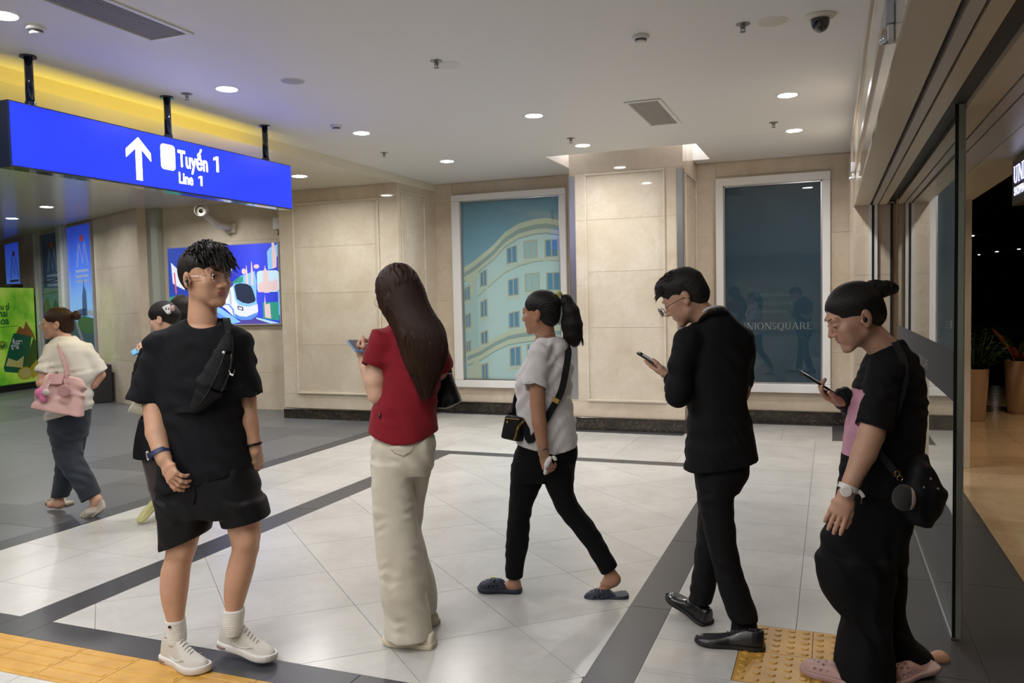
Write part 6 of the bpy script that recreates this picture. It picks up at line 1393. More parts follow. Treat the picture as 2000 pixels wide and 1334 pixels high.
n_ = L(1082, 880) - L(1009, 866); S1.notch(L(1009, 866), (n_[2], 0, -n_[0]), L(990, 915) - np.array([0, .3, 0]), L(1082, 858) + np.array([0, .3, 0])); n_ = L(1130, 869) - L(1082, 880); S1.notch(L(1082, 880), (n_[2], 0, -n_[0]), L(1082.1, 915) - np.array([0, .3, 0]), L(1150, 855) + np.array([0, .3, 0]))
S1.disp(wav(81, .075, .0060, (-.7, .2, 1), .25, .1)); S1.disp(wav(82, .04, .003, (.8, 0, 1), .18, .25))
F.part('t_shirt', S1, F_WHT, .006)
S2 = SDF().loft(F.rows([(862, 1014, 1126, .115), (890, 1003, 1128, .12), (915, 999, 1122, .115), (938, 998, 1120, .10)]), .015)
S2.loft(F.rows([(905, 999, 1066, .10, .03), (938, 997, 1061, .09, .03), (984, 994, 1042, .075, .02), (1020, 991, 1035, .068, .01), (1059, 988, 1033, .062, .03), (1102, 987, 1024, .052, .05), (1128, 987, 1021, .048, .05)]), .012)
S2.loft(F.rows([(905, 1060, 1122, .10, -.03), (940, 1063, 1120, .09, -.04), (974, 1077, 1125, .08, -.04), (1000, 1089, 1142, .072, -.03), (1027, 1111, 1163, .066, -.03), (1063, 1139, 1184, .058, -.04), (1097, 1161, 1202, .05, -.05), (1122, 1175, 1215, .046, -.05)]), .012)
n_ = L(1203, 1097) - L(1171, 1117); S2.notch(L(1171, 1117), (n_[2], 0, -n_[0]), L(1150, 1160) - np.array([0, .3, 0]), L(1240, 1085) + np.array([0, .3, 0])); S2.disp(wav(85, .07, .003, (.3, 0, 1), .2, .3))
F.part('trousers', S2, F_BLKP, .006)
# hair and ponytail
P = lambda *p: T3(HRm, HC, HS, p)
Hs = SDF().ell(P(0, -.014, .036), np.array((.080, .102, .089)) * HS, HRm, .01).ell(P(0, -.05, -.01), np.array((.068, .062, .07)) * HS, HRm, .02)
Hs.ell(P(0, .112, -.030), np.array((.085, .075, .085)) * HS, HRm, .008, 's')
for q in (-1, 1): Hs.ell(P(.09 * q, .030, -.045), np.array((.04, .058, .062)) * HS, HRm, .008, 's'); Hs.ell(P(.085 * q, -.008, -.032), np.array((.020, .030, .048)) * HS, HRm, .006, 's')
Hs.cut(P(0, -.02, -.066), HRm @ np.array([0, .5, -1.]), .01); Hs.disp(wav(91, .012, .0014, HRm @ np.array([.2, .3, 1]), .1))
hr = F.part('hair', Hs, H_BLK, .0036)
pt = SDF().chain([L(1092, 588, -.01), L(1104, 590, -.01), L(1113, 610, -.01), L(1117, 635, -.01), L(1119, 655, -.01), L(1122, 668, -.01)], [.028, .040, .050, .055, .050, .028], .02); pt.disp(wav(92, .014, .003, (1, .4, .1), .1))
V, Fc = pt.mesh(.004); pn = mesh_np('ponytail', F.W(V), Fc, [H_BLK], hr, F.o)
sd = []
for i in range(150):
    rr = random.Random(i); a = rr.uniform(0, 2 * PI); c, s_ = math.cos(a), math.sin(a); pts = [L(px, py, -.01) + np.array([r * c * .95, r * s_, r * .2 * rr.uniform(-1, 1)]) for (px, py), r in (((1093, 588), .022), ((1106, 592), .036), ((1114, 612), .045), ((1118, 636), .050), ((1120, 655 + rr.uniform(0, 8)), .047), ((1122 + 6 * c, 668 + rr.uniform(-4, 8)), .036))]
    sd.append((crom(pts, 3), rr.uniform(.002, .0038)))
locks(F, 'ponytail_locks', sd, H_BLK, pn, 4)['kind'] = 'stuff'
tube('hair_band', [F.W(p)[0] for p in crom([L(1092, 574, -.03), L(1097, 592, -.035), L(1097, 612, -.035), L(1092, 634, -.03)], 4)], .0055, mat('pale_blue_band', (.42, .55, .58), .5), hr, 8); V, Fc = SDF().ell(L(1092, 577, -.01), (.02, .028, .022), None, 0).mesh(.005); mesh_np('hair_tie', F.W(V), Fc, [mat('yellow_tie', (.4, .36, .08), .6)], hr, F.o)
tube('necklace', [F.W(p)[0] for p in crom([L(1046, 652, -.05), L(1060, 657, -.06), L(1076, 654, -.045)], 4)], .0012, M_SILVER, F.root, 6); wrist_band(F, L(1060, 878, -.188), L(1061, 884, -.19) - L(1056, 850, -.18), (1, 0, 0), .0295, .0295, .004, M_SILVER, 'bracelet', .002)
M_CLOG = mat('navy_clog', (.022, .030, .058), .55); M_CLOGS = mat('navy_clog_sole', (.018, .024, .046), .6)
g0 = L(1019, 1160, .05) * np.array([1, 1, 0]); g1 = L(945, 1160, .07) * np.array([1, 1, 0]); shoe(F, g0, g1 - g0, .235, 'clog', [M_CLOG, M_CLOGS, mat('clog_charm', (.55, .52, .12), .4)], label='navy clog planted ahead', wd=1.1, height=1.12)
d1 = -.05; hp = L(1227, 1166, d1); tp_ = L(1150, 1178, d1); shoe(F, hp, tp_ - hp, .235, 'clog', [M_CLOG, M_CLOGS], up=(.1, 0, 1), wd=1.1, height=1.12, label='navy clog of the trailing foot, heel lifting out')
# tissue in hand
tis = SDF().ell(L(1070, 903, -.235), (.014, .01, .035), rotm(0, 0, .5), .0).ell(L(1083, 895, -.225), (.016, .006, .010), rotm(0, 0, .9), .01).ell(L(1065, 922, -.23), (.010, .008, .014), None, .01); tis.disp(wav(95, .02, .003, (1, 1, 1), .1)); V, Fc = tis.mesh(.003); tag(mesh_np('paper_tissue', F.W(V), Fc, [mat('tissue_white', (.75, .75, .75), .8)], None, F.W(L(1070, 903, -.23))[0]), 'crumpled white tissue in the ponytailed woman\'s fist', 'tissue')
# small box bag with chain
ux = L(1030, 835, -.15) - L(1000, 850, -.12); ux = np.array([.80, -.58, -.0]); ux /= np.linalg.norm(ux); uz = L(1004, 812, -.1) - L(998, 858, -.1); uz /= np.linalg.norm(uz); uy = np.cross(uz, ux)
bc = L(1006, 836, -.06); bx_ = SDF().seg(bc - uz * .062, bc + uz * .062, ux, .060, .045, .052, .038, 0, n=6, cap=.012); V, Fc = bx_.mesh(.004); bg = mesh_np('box_bag', F.W(V), Fc, [m_bl], None, F.W(bc)[0]); tag(bg, 'small black box bag with gold chain at the ponytailed woman\'s hip', 'bag')
ch = crom([bc + ux * .058 + uz * .05 - uy * .0, bc + ux * .05 - uy * .045 + uz * .01, bc + ux * .045 - uy * .05 - uz * .035, bc + ux * .03 - uy * .04 - uz * .062], 6)
for i, p in enumerate(ch[:-1]): tube('chain_link', [F.W(p + np.array([.004 * math.cos(a) + .0, -.004, .006 * math.sin(a)]))[0] for a in np.linspace(0, 2 * PI, 9)], .0014, M_GOLD, bg, 5)
V, Fc = SDF().ell(bc - ux * .02 - uy * .047 + uz * .03, (.008, .004, .007), None, 0).mesh(.003); mesh_np('clasp', F.W(V), Fc, [M_GOLD], bg, F.o)
tube('zip', [F.W(bc + ux * a - uy * .044 + uz * .048)[0] for a in np.linspace(-.045, .05, 6)], .002, M_GOLD, bg, 5)
N_ = [(.1, -1, .1)]
strap('bag_strap', [F.W(p)[0] for p in crom([L(1107, 675, -.02), L(1110, 690, -.095), L(1105, 725, -.128), L(1096, 765, -.140), L(1080, 795, -.142), L(1058, 832, -.145), L(1034, 860, -.125), bc + ux * .055 + uz * .055], 5)], .034, .003, (.25, -1, .15), F_BLK3, bg)
strap('strap_slider', [F.W(p)[0] for p in (L(1087, 778, -.146), L(1083, 786, -.147))], .038, .006, (.25, -1, .15), M_GOLD, bg)
strap('bag_strap', [F.W(p)[0] for p in crom([L(1107, 675, -.02), L(1092, 668, .05), L(1060, 700, .12), L(1015, 760, .09), L(1004, 805, .0), bc - ux * .05 + uz * .06], 5)], .034, .003, (-.6, .8, .2), F_BLK3, bg)
# ---------------------------------------------------------------- man in a black suit bent over a phone
F = Fig(1420, 1265, 3.70, 'man in black suit and glasses, head bowed over a phone'); L = F.L; B = F.body
F_SUIT = fabric('black_suiting', (.0052, .0052, .0066), .75, 900, .2, .2, .0, fold=.02)
HC = L(1337, 580, .02); HRm = rotm(math.radians(-68), .50, 0.0); HS = 1.02
lipf = head(F, HC, HRm, HS, neck=L(1392, 632, .0), nr=(.050, .056))
B.loft(F.rows([(628, 1365, 1420, .06), (660, 1348, 1440, .09), (760, 1355, 1445, .095), (915, 1362, 1458, .10)]), .02)
B.chain([L(1408, 910), L(1402, 1000, -.03), L(1420, 1100, -.04), L(1450, 1200, -.04), L(1452, 1235, -.04)], [.07, .055, .04, .032, .03], .02); B.chain([L(1398, 910, .05), L(1392, 1000, .09), L(1378, 1100, .14), L(1368, 1172, .17)], [.06, .05, .038, .03], .02)
B.chain([L(1340, 670, -.05), L(1324, 770, -.05), L(1318, 760, .05), L(1312, 740, .12)], [.042, .040, .036, .026], .02)
hand(F, L(1312, 739, .12), L(1284, 723, .15) - L(1312, 739, .12), (.35, -.30, -.9), 1, .98, (.12, .16, .2, .25), (-.1, .1), spread=.02)
B.chain([L(1452, 670, .0), L(1456, 745, .05), L(1440, 770, .15), L(1400, 740, .22)], [.042, .038, .034, .026], .02)
hand(F, L(1452, 742, -.02), L(1462, 765, .0) - L(1452, 742, -.02), (.9, -.3, 0), -1, .8, (.5, .6, .6, .6), (.1, .2))
F.finish_body(SK4, LIP1, .010, lipfn=lipf)
eyes(F, HC, HRm, HS, (0, -.3)); brows(F, HC, HRm, HS, 1.1); glasses(F, HC, HRm, HS, mat('dark_frame', (.01, .012, .018), .25), rx=.025, rz=.020, thick=.0017, square=True, ybase=.122, zc=-.012)
# jacket
S1 = SDF().loft(F.rows([(603, 1382, 1420, .055, .01), (622, 1364, 1434, .082), (640, 1342, 1453, .10), (664, 1330, 1461, .115), (700, 1330, 1464, .125), (760, 1338, 1458, .13), (795, 1343, 1457, .13), (830, 1344, 1467, .132), (870, 1340, 1474, .135), (925, 1339, 1484, .14)]), .02)
S1.ell(L(1345, 668, -.03), (.055, .085, .06), None, .03); S1.chain([L(1342, 668, -.05), L(1331, 720, -.07), L(1325, 770, -.08)], [.062, .060, .056], .03); S1.chain([L(1325, 770, -.08), L(1319, 760, .02), L(1313, 742, .10)], [.054, .047, .040], .02)
S1.ell(L(1448, 668, .0), (.05, .085, .06), None, .03); S1.chain([L(1448, 668, .01), L(1451, 740, .04), L(1440, 775, .10)], [.058, .05, .045], .03)
n_ = L(1481, 895) - L(1340, 920); S1.cut(L(1340, 920), (n_[2], 0, -n_[0]), .004)
S1.cap(L(1398, 925, -.19), L(1402, 870, -.165), .008, .002, .006, 's')         # back vent
S1.ell(L(1388, 598, .02), (.046, .052, .045), None, .01, 's'); S1.disp(wav(101, .11, .0050, (.4, .3, 1), .35, .25)); S1.disp(wav(102, .05, .0025, (1, 0, .6), .2, .4))
jk = F.part('suit_jacket', S1, F_SUIT, .0062)
def collar(F, rows_, rad, m, name, par): return tube(name, [F.W(p)[0] for p in crom(rows_, 6)], rad, m, par, 8, True, .55)
collar(F, [L(1364, 638, -.03), L(1374, 621, -.06), L(1390, 612, -.075), L(1408, 611, -.07), L(1421, 619, -.02), L(1418, 624, .05)], .018, F_SUIT, 'jacket_collar', jk)
collar(F, [L(1363, 631, .0), L(1369, 616, -.03), L(1384, 603, -.055), L(1404, 600, -.05), L(1414, 605, -.0), L(1410, 612, .05)], .011, fabric('white_shirt', (.68, .69, .72), .7, 600, .2, .05), 'shirt_collar', F.root)
# trousers
S2 = SDF().loft(F.rows([(890, 1350, 1462, .12), (925, 1358, 1460, .115), (960, 1362, 1442, .105)]), .015)
S2.loft(F.rows([(920, 1358, 1456, .11, -.01), (972, 1364, 1431, .10, -.02), (1007, 1370, 1432, .092, -.03), (1063, 1382, 1438, .085, -.04), (1108, 1394, 1447, .08, -.04), (1157, 1406, 1464, .078, -.04), (1190, 1418, 1476, .075, -.04), (1210, 1424, 1478, .078, -.04)]), .012)
S2.loft(F.rows([(940, 1360, 1430, .10, .06), (990, 1365, 1420, .09, .08), (1035, 1363, 1410, .085, .11), (1095, 1358, 1400, .08, .14), (1140, 1351, 1397, .075, .16), (1174, 1347, 1388, .072, .17)]), .012)
S2.disp(wav(105, .08, .0035, (.4, .2, 1), .25, .25)); F.part('trousers', S2, F_SUIT, .0062)
# shoes
D1, D2 = mat('black_shoe_leather', (.010, .010, .012), .28, coat=.3), mat('black_shoe_sole', (.008, .008, .008), .6)
g0 = F.G(1494, 1268); g1 = F.G(1366, 1256); shoe(F, g0, g1 - g0, .30, 'dress', [D1, D2, D2], label='black lace-up shoe planted flat', wd=.92)
k = SDF().loft(F.rows([(1195, 1432, 1474, .05, -.04), (1235, 1428, 1480, .055, -.04)]), 0); F.part('sock', k, F_BLACK, .006)
g0 = F.G(1384, 1222); shoe(F, g0, L(1326, 1180, .30) - g0, .28, 'dress', [D1, D2, D2], label='black lace-up shoe of the far foot, toe raised', wd=1.0)
# hair
P = lambda *p: T3(HRm, HC, HS, p)
Hs = SDF().ell(P(0, -.012, .046), np.array((.082, .103, .084)) * HS, HRm, .01).ell(P(0, .055, .086), np.array((.058, .046, .034)) * HS, HRm, .02).ell(P(0, -.05, -.005), np.array((.072, .064, .07)) * HS, HRm, .02)
Hs.ell(P(0, .118, -.012), np.array((.085, .066, .072)) * HS, HRm, .006, 's')
for q in (-1, 1): Hs.ell(P(.09 * q, .052, -.018), np.array((.04, .055, .058)) * HS, HRm, .008, 's'); Hs.ell(P(.088 * q, -.010, -.035), np.array((.022, .036, .048)) * HS, HRm, .006, 's')
Hs.cut(P(0, -.02, -.062), HRm @ np.array([0, .55, -1.]), .012); Hs.disp(wav(111, .012, .0016, HRm @ np.array([1, .3, .4]), .06)); hr = F.part('hair', Hs, H_SHORT, .0036)
sd = []
for i in range(520):
    rr = random.Random(i + 7); a = rr.uniform(0, 2 * PI); e = rr.uniform(.15, 1.5); ex = np.array([math.cos(a) * math.cos(e), math.sin(a) * math.cos(e), math.sin(e)])
    if ex[2] < .45 and ex[1] < .5: continue
    p0 = np.array([.078, .099, .082]) * ex + np.array([0, -.010, .046]); fr = max(0., ex[1]); d = np.array([rr.uniform(-.3, .3), .8, .15 + rr.uniform(-.1, .15)]) + ex * .15; ln = rr.uniform(.03, .05)
    sd.append(([P(*(p0 + d * ln * t + np.array([0, 0, -.018 * t * t * (.5 + fr)]) - ex * .004)) for t in np.linspace(0, 1, 5)], rr.uniform(.0035, .006) * HS))
locks(F, 'hair_locks', sd, H_SHORT, hr)['kind'] = 'stuff'
phone(F, L(1273, 705, .17), np.array([.12, -.9, -.25]), L(1246, 690, .19) - L(1300, 723, .15), M_BLKPL, mat('phone_screen_lit', (.05, .06, .08), .08, coat=1., emit=(.25, .32, .42), estr=.35), 'black phone held by the man in the suit', .155, .075)
# ---------------------------------------------------------------- woman in black with hair bun at the glass door
F = Fig(1690, 1320, 3.27, 'woman with hair bun in all black, reading a phone beside the glass door'); L = F.L; B = F.body
HC = L(1668, 617, .0); HRm = rotm(math.radians(-86), .40, 0.0); HS = 1.10
lipf = head(F, HC, HRm, HS, neck=L(1736, 690, .0), nr=(.044, .052), jaw=.92)
B.loft(F.rows([(688, 1712, 1762, .06), (720, 1700, 1785, .09), (800, 1690, 1788, .095), (930, 1672, 1780, .10), (1000, 1670, 1775, .11)]), .02)
B.loft(F.rows([(960, 1660, 1765, .10), (1100, 1660, 1740, .08), (1200, 1665, 1720, .06), (1300, 1660, 1700, .045)]), .02)
B.chain([L(1722, 745, -.12), L(1712, 800, -.15), L(1702, 848, -.16), L(1688, 885, -.165), L(1663, 940, -.17), L(1654, 962, -.172)], [.038, .047, .048, .046, .033, .029], .02)
hand(F, L(1652, 966, -.172), L(1630, 1020, -.18) - L(1652, 966, -.172), (-.45, -.85, .05), -1, 1.0, (.18, .2, .22, .25), (.0, .3), spread=.05)
B.chain([L(1720, 740, .12), L(1700, 810, .16), L(1665, 790, .10), L(1642, 783, .05)], [.045, .042, .036, .028], .02)
tipsN, thN = hand(F, L(1640, 783, .05), L(1606, 768, .03) - L(1640, 783, .05), (.35, .40, -.85), 1, .98, (.35, .5, .6, .65), (.15, .2))
for a in ([(1630, 815), (1730, 985)], ): F.fine.append((L(a[0][0], a[1][1], 0) - np.array([.01, .26, .02]), L(a[1][0], a[0][1], 0) + np.array([.01, .0, .02]), .005))
# bare rear heel
B.cap(L(1790, 1300, .12), L(1835, 1285, .16), .034, .030, .02); B.ell(L(1838, 1288, .16), (.034, .032, .030), None, .02)
F.finish_body(SK4, LIP2, .010, lipfn=lipf)
eyes(F, HC, HRm, HS, (0, -.2), closed=True); brows(F, HC, HRm, HS, .9)
S1 = SDF().loft(F.rows([(662, 1726, 1757, .05), (680, 1706, 1772, .08), (700, 1694, 1786, .11), (725, 1684, 1794, .125), (763, 1670, 1802, .135), (803, 1662, 1802, .138), (871, 1652, 1797, .138), (940, 1644, 1790, .14), (985, 1642, 1786, .14)]), .02)
S1.ell(L(1732, 735, -.10), (.068, .055, .065), None, .03).seg(L(1733, 712, -.10), L(1703, 838, -.15), L(1721, 846) - L(1676, 822), .062, .06, .066, .072, .035); S1.ell(L(1725, 735, .10), (.06, .055, .06), None, .03)
S1.seg(L(1706, 825, -.145), L(1700.5, 846, -.155), L(1721, 846) - L(1676, 822), .054, .058, .056, .060, .004, 's'); S1.ell(L(1722, 655, .0), (.068, .068, .070), None, .012, 's')
S1.cut(L(1700, 960), (0, 0, -1)); S1.disp(wav(121, .08, .0045, (-.4, .2, 1), .28, .15)); S1.disp(wav(122, .045, .0022, (.8, 0, 1), .2, .3))
V, Fc = S1.mesh(.006); c = V[Fc].mean(1)
def pinkmask(C):
    a = L(1676, 760); b = L(1646, 892); t = np.clip((a[2] - C[:, 2]) / (a[2] - b[2]), -1, 2); xr = a[0] + (b[0] - a[0]) * t + .004 + .030 * np.sin(np.clip(t, 0, 1) * PI) ** .7 + .007 * np.sin(C[:, 2] * 160)
    return (t > 0) & (t < 1) & (C[:, 0] < xr) & (np.abs(C[:, 1] - a[1]) < .135)
F_PINK = fabric('pink_print', (.58, .29, .40), .8, 60, .2, .35)
sh = mesh_np('t_shirt', F.W(V), Fc, [F_BLACK, F_PINK], F.root, F.o, pinkmask(c))
S3 = SDF().chain([L(1712, 742, .12), L(1702, 806, .17), L(1668, 792, .11), L(1648, 778, .06)], [.062, .060, .055, .046], .02); S3.disp(wav(125, .035, .005, (1, 0, .4), .2)); F.part('far_sleeve', S3, F_BLK2, .006)
# wide trousers
S2 = SDF().loft(F.rows([(950, 1644, 1786, .138), (985, 1634, 1782, .14), (1021, 1622, 1777, .14), (1049, 1612, 1768, .14), (1094, 1601, 1767, .14)]), .02)
S2.loft(F.rows([(1080, 1602, 1750, .135, -.02), (1119, 1599, 1745, .13, -.02), (1150, 1608, 1740, .125, -.02), (1182, 1628, 1735, .12, -.02), (1213, 1648, 1735, .115, -.02), (1240, 1644, 1735, .115, -.02), (1270, 1637, 1738, .115, -.02), (1325, 1632, 1742, .115, -.02)]), .015)
S2.loft(F.rows([(1080, 1640, 1767, .12, .08), (1147, 1655, 1764, .12, .10), (1200, 1680, 1760, .12, .12), (1240, 1700, 1778, .12, .13), (1280, 1720, 1815, .12, .14), (1318, 1735, 1800, .11, .14)]), .02)
S2.disp(wav(131, .10, .007, (.9, .2, .3), .35, .2)); F.part('trousers', S2, F_BLKP, .0065)
tube('belt_tab', [F.W(L(1684, 965, -.16))[0], F.W(L(1682, 984, -.16))[0]], .004, mat('tan_tab', (.12, .07, .04), .6), F.root, 6, True, .4)
# hair with bun
P = lambda *p: T3(HRm, HC, HS, p)
Hs = SDF().ell(P(0, -.014, .034), np.array((.079, .103, .089)) * HS, HRm, .01).ell(P(0, -.052, -.012), np.array((.064, .060, .062)) * HS, HRm, .02)
Hs.ell(P(0, .125, -.022), np.array((.085, .082, .088)) * HS, HRm, .008, 's')
for q in (-1, 1): Hs.ell(P(.09 * q, .040, -.046), np.array((.04, .060, .060)) * HS, HRm, .010, 's'); Hs.ell(P(.085 * q, -.010, -.034), np.array((.020, .030, .046)) * HS, HRm, .006, 's')
Hs.cut(P(0, -.02, -.058), HRm @ np.array([0, .55, -1.]), .012); Hs.disp(wav(141, .010, .0014, HRm @ np.array([.2, .25, 1]), .1)); hr = F.part('hair', Hs, H_BLK, .0036)
bn = SDF().ell(L(1718, 566, .0), (.052, .045, .034), rotm(0, 0, -.25), .01).ell(L(1733, 562, .0), (.030, .036, .030), None, .01).ell(L(1706, 560, .0), (.03, .04, .028), None, .02); bn.disp(wav(142, .016, .004, (.5, 1, 1), .1)); V, Fc = bn.mesh(.004); bb = mesh_np('bun', F.W(V), Fc, [H_BLK], hr, F.o)
sd = []
for i in range(70):
    rr = random.Random(i); a = rr.uniform(0, 6.28); pts = [L(1719, 566) + np.array([.050 * math.cos(a + t) * (1 + rr.uniform(-.1, .15)), .045 * math.sin(a * 1.7 + t), .033 * math.sin(a + t)]) for t in np.linspace(0, 1.6, 6)]; sd.append((crom(pts, 2), rr.uniform(.002, .004)))
for i in range(0):
    rr = random.Random(i + 500); z0 = rr.uniform(-.02, .085); q = rr.choice((-1, 1)); pts = [P(q * (.079 * math.sqrt(max(.02, 1 - ((y + .014) / .104) ** 2 - ((z - .034) / .09) ** 2)) + .001), y, z) for y, z in [(.055 - .10 * t, z0 + (.050 - z0) * t * .8 + .02 * math.sin(t * 2)) for t in np.linspace(0, 1, 6)]]; sd.append((pts, .0014))
locks(F, 'bun_locks', sd, H_BLK, bb, 4)['kind'] = 'stuff'
ear = P(-.085, -.004, -.014); F.part('earbud', SDF().ell(ear, (.009, .008, .012), None, 0), M_BLKPL, .003); F.part('earring', SDF().ell(P(-.084, -.006, -.040), (.004, .004, .004), None, 0), M_SILVER, .002)
# wristwatch
wc = L(1657, 953, -.171); wax = L(1652, 966, -.172) - L(1665, 935, -.17); m_ww = mat('white_silicone', (.72, .68, .66), .45); wb_ = wrist_band(F, wc, wax, (1, 0, 0), .034, .034, .020, m_ww, 'wristwatch', .004)
fc = wc + np.array([-.022, -.033, -.004]); nv = np.array([-.45, -.85, .15]); lathe('watch_case', [(.019, -.004), (.021, 0), (.021, .007), (.018, .009)], F.W(fc)[0], m_ww, wb_, 28, F.W(nv)[0] - F.W(np.zeros(3))[0]); lathe('watch_dial', [(.0155, .009), (.0155, .0097)], F.W(fc)[0], mat('watch_dial', (.62, .57, .54), .3), wb_, 24, F.W(nv)[0] - F.W(np.zeros(3))[0])
strap('strap_tail', [F.W(p)[0] for p in (wc + np.array([.028, -.024, -.006]), wc + np.array([.040, -.026, -.020]), wc + np.array([.045, -.026, -.030]))], .014, .004, (.2, -1, .2), m_ww, wb_)
phone(F, L(1595, 746, .02), np.array([-.05, .85, .18]), L(1557, 722, .02) - L(1633, 769, .03), M_BLKPL, mat('phone_screen_dark', (.01, .01, .01), .1), 'dark phone in the hand of the woman by the glass door', .165, .078)
# clogs
C1, C2 = mat('pink_clog', (.46, .29, .27), .5), mat('pink_clog_sole', (.42, .27, .25), .55)
g0 = F.G(1690, 1345); g1 = F.G(1610, 1322); shoe(F, g0, g1 - g0, .255, 'clog', [C1, C2], label='dusty pink clog at the bottom edge', wd=1.1)
d1 = F.Gd(1770, 1332); hp = L(1828, 1303, d1 + .06); tp_ = L(1752, 1330, d1 + .02); shoe(F, hp, tp_ - hp, .24, 'clog', [C1, C2], up=(.3, 0, 1), label='dusty pink clog of the trailing foot', wd=1.05)
# black shoulder bag
bs = SDF().loft(F.rows([(886, 1786, 1806, .03, -.14), (905, 1776, 1814, .05, -.145), (935, 1763, 1829, .065, -.15), (960, 1756, 1843, .075, -.155), (982, 1757, 1839, .078, -.155), (1004, 1762, 1826, .075, -.155), (1022, 1772, 1814, .065, -.155)]), 0, n=2.6)
bs.disp(wav(151, .07, .0035, (1, 0, .4), .2, .1)); V, Fc = bs.mesh(.005); bg = mesh_np('shoulder_bag', F.W(V), Fc, [F_BLK2], None, F.W(L(1795, 965, -.15))[0]); tag(bg, 'black fabric shoulder bag with fluffy charm on the woman by the glass door', 'bag')
strap('bag_strap', [F.W(p)[0] for p in crom([L(1748, 668, -.10), L(1768, 720, -.155), L(1752, 800, -.16), L(1716, 872, -.175), L(1735, 905, -.185), L(1753, 930, -.20)], 5)], .026, .003, (0, -1, .1), F_BLK2, bg)
for a, b in (((1752, 925), (1757, 936)), ((1757, 934), (1762, 946))): tube('clip_ring', [F.W(L(a[0], a[1], -.21) + np.array([.010 * math.cos(t), -.003, .010 * math.sin(t)]))[0] for t in np.linspace(0, 2 * PI, 14)], .0018, M_GOLD, bg, 6)
fz = SDF().ell(L(1765, 972, -.24), (.042, .035, .050), None, 0); fz.disp(wav(155, .006, .0016, (1, .5, .3), .02)); V, Fc = fz.mesh(.004); mesh_np('fluffy_charm', F.W(V), Fc, [fabric('charcoal_fluff', (.035, .033, .034), .95, 900, .8, .3)], bg, F.o)
fz = SDF().ell(L(1776, 973, -.242), (.020, .032, .044), None, 0); V, Fc = fz.mesh(.004); mesh_np('charm_edge', F.W(V), Fc, [fabric('pale_fluff', (.42, .33, .31), .95, 900, .8, .2)], bg, F.o)
for p in ((1818, 935), (1832, 955), (1805, 952)): V, Fc = SDF().ell(L(*p, -.222), (.006, .003, .006), None, 0).mesh(.0025); mesh_np('snap_stud', F.W(V), Fc, [M_SILVER], bg, F.o)
# ---------------------------------------------------------------- woman in cream T-shirt with pink tote, further back
F = Fig(140, 995, 6.2, 'woman in cream T-shirt and dark jeans with pink tote in the grey hall'); L = F.L; B = F.body
F_CRM = fabric('cream_cotton', (.60, .575, .52), .85, 500, .3, .08, .2, fold=.03); F_JEAN = fabric('dark_denim', (.030, .037, .052), .85, 400, .35, .3, .15, fold=.03)
HC = L(112, 632, .0); HRm = rotm(math.radians(-104), .0, 0.0); HS = 1.02
lipf = head(F, HC, HRm, HS, neck=L(127, 664, .0), nr=(.046, .052), jaw=1.0, mouth=.004, hf=.0034)
B.loft(F.rows([(662, 112, 146, .06), (690, 105, 160, .085), (740, 112, 168, .09), (810, 108, 166, .095), (830, 108, 164, .095)]), .02)
B.chain([L(130, 815, -.02), L(140, 880, -.04), L(158, 925, -.06), L(180, 965, -.08), L(186, 982, -.08)], [.07, .05, .040, .032, .034], .02); B.chain([L(148, 815, .06), L(140, 880, .08), L(122, 925, .09), L(116, 965, .10), L(114, 984, .10)], [.07, .05, .040, .032, .034], .02)
B.chain([L(100, 695, -.06), L(86, 735, -.10), L(82, 748, -.10), L(92, 752, -.16), L(105, 745, -.20)], [.036, .040, .040, .034, .026], .02); B.chain([L(165, 690, .05), L(190, 725, .08), L(196, 732, .07), L(184, 750, .05), L(172, 760, .04)], [.036, .038, .038, .032, .026], .02)
B.ell(L(116, 984, .10), (.038, .04, .03), None, .02); B.cap(L(116, 985, .10), L(98, 986, .12), .028, .026, .02); B.ell(L(192, 975, -.08), (.030, .034, .034), None, .02); B.cap(L(188, 984, -.08), L(172, 1000, -.06), .030, .026, .02)
F.finish_body(SK4, LIP2, .010, lipfn=lipf)
eyes(F, HC, HRm, HS); brows(F, HC, HRm, HS, .9); glasses(F, HC, HRm, HS, M_SILVER, rx=.024, rz=.021)
S1 = SDF().loft(F.rows([(656, 117, 142, .06), (664, 104, 154, .085), (676, 96, 170, .11), (700, 96, 176, .125), (736, 103, 182, .13), (757, 102, 176, .13), (779, 98, 178, .135), (803, 94, 176, .135), (830, 91, 173, .135)]), .02)
S1.ell(L(104, 690, -.03), (.06, .07, .055), None, .03).seg(L(105, 680, -.03), L(87.5, 731, -.09), L(106, 736) - L(69, 727), .055, .06, .073, .08, .03); S1.ell(L(164, 688, .02), (.06, .07, .055), None, .03).seg(L(163, 680, .02), L(196, 727, .08), L(210, 720) - L(182, 734), .055, .06, .062, .075, .03)
S1.ell(L(129, 650, .0), (.062, .062, .045), None, .01, 's'); n_ = L(176, 800) - L(92, 822); S1.cut(L(92, 822), (n_[2], 0, -n_[0])); S1.disp(wav(161, .09, .006, (-.4, .2, 1), .3, .15)); F.part('t_shirt', S1, F_CRM, .0075)
S2 = SDF().loft(F.rows([(795, 99, 176, .125), (825, 97, 173, .128), (856, 102, 167, .12)]), .015)
S2.loft(F.rows([(840, 100, 158, .10, -.03), (890, 108, 160, .088, -.04), (927, 130, 179, .08, -.06), (950, 146, 190, .075, -.07), (984, 164, 202, .07, -.08)]), .015); S2.loft(F.rows([(840, 125, 168, .10, .05), (890, 112, 160, .085, .07), (927, 109, 148, .078, .09), (970, 102, 133, .07, .10)]), .012)
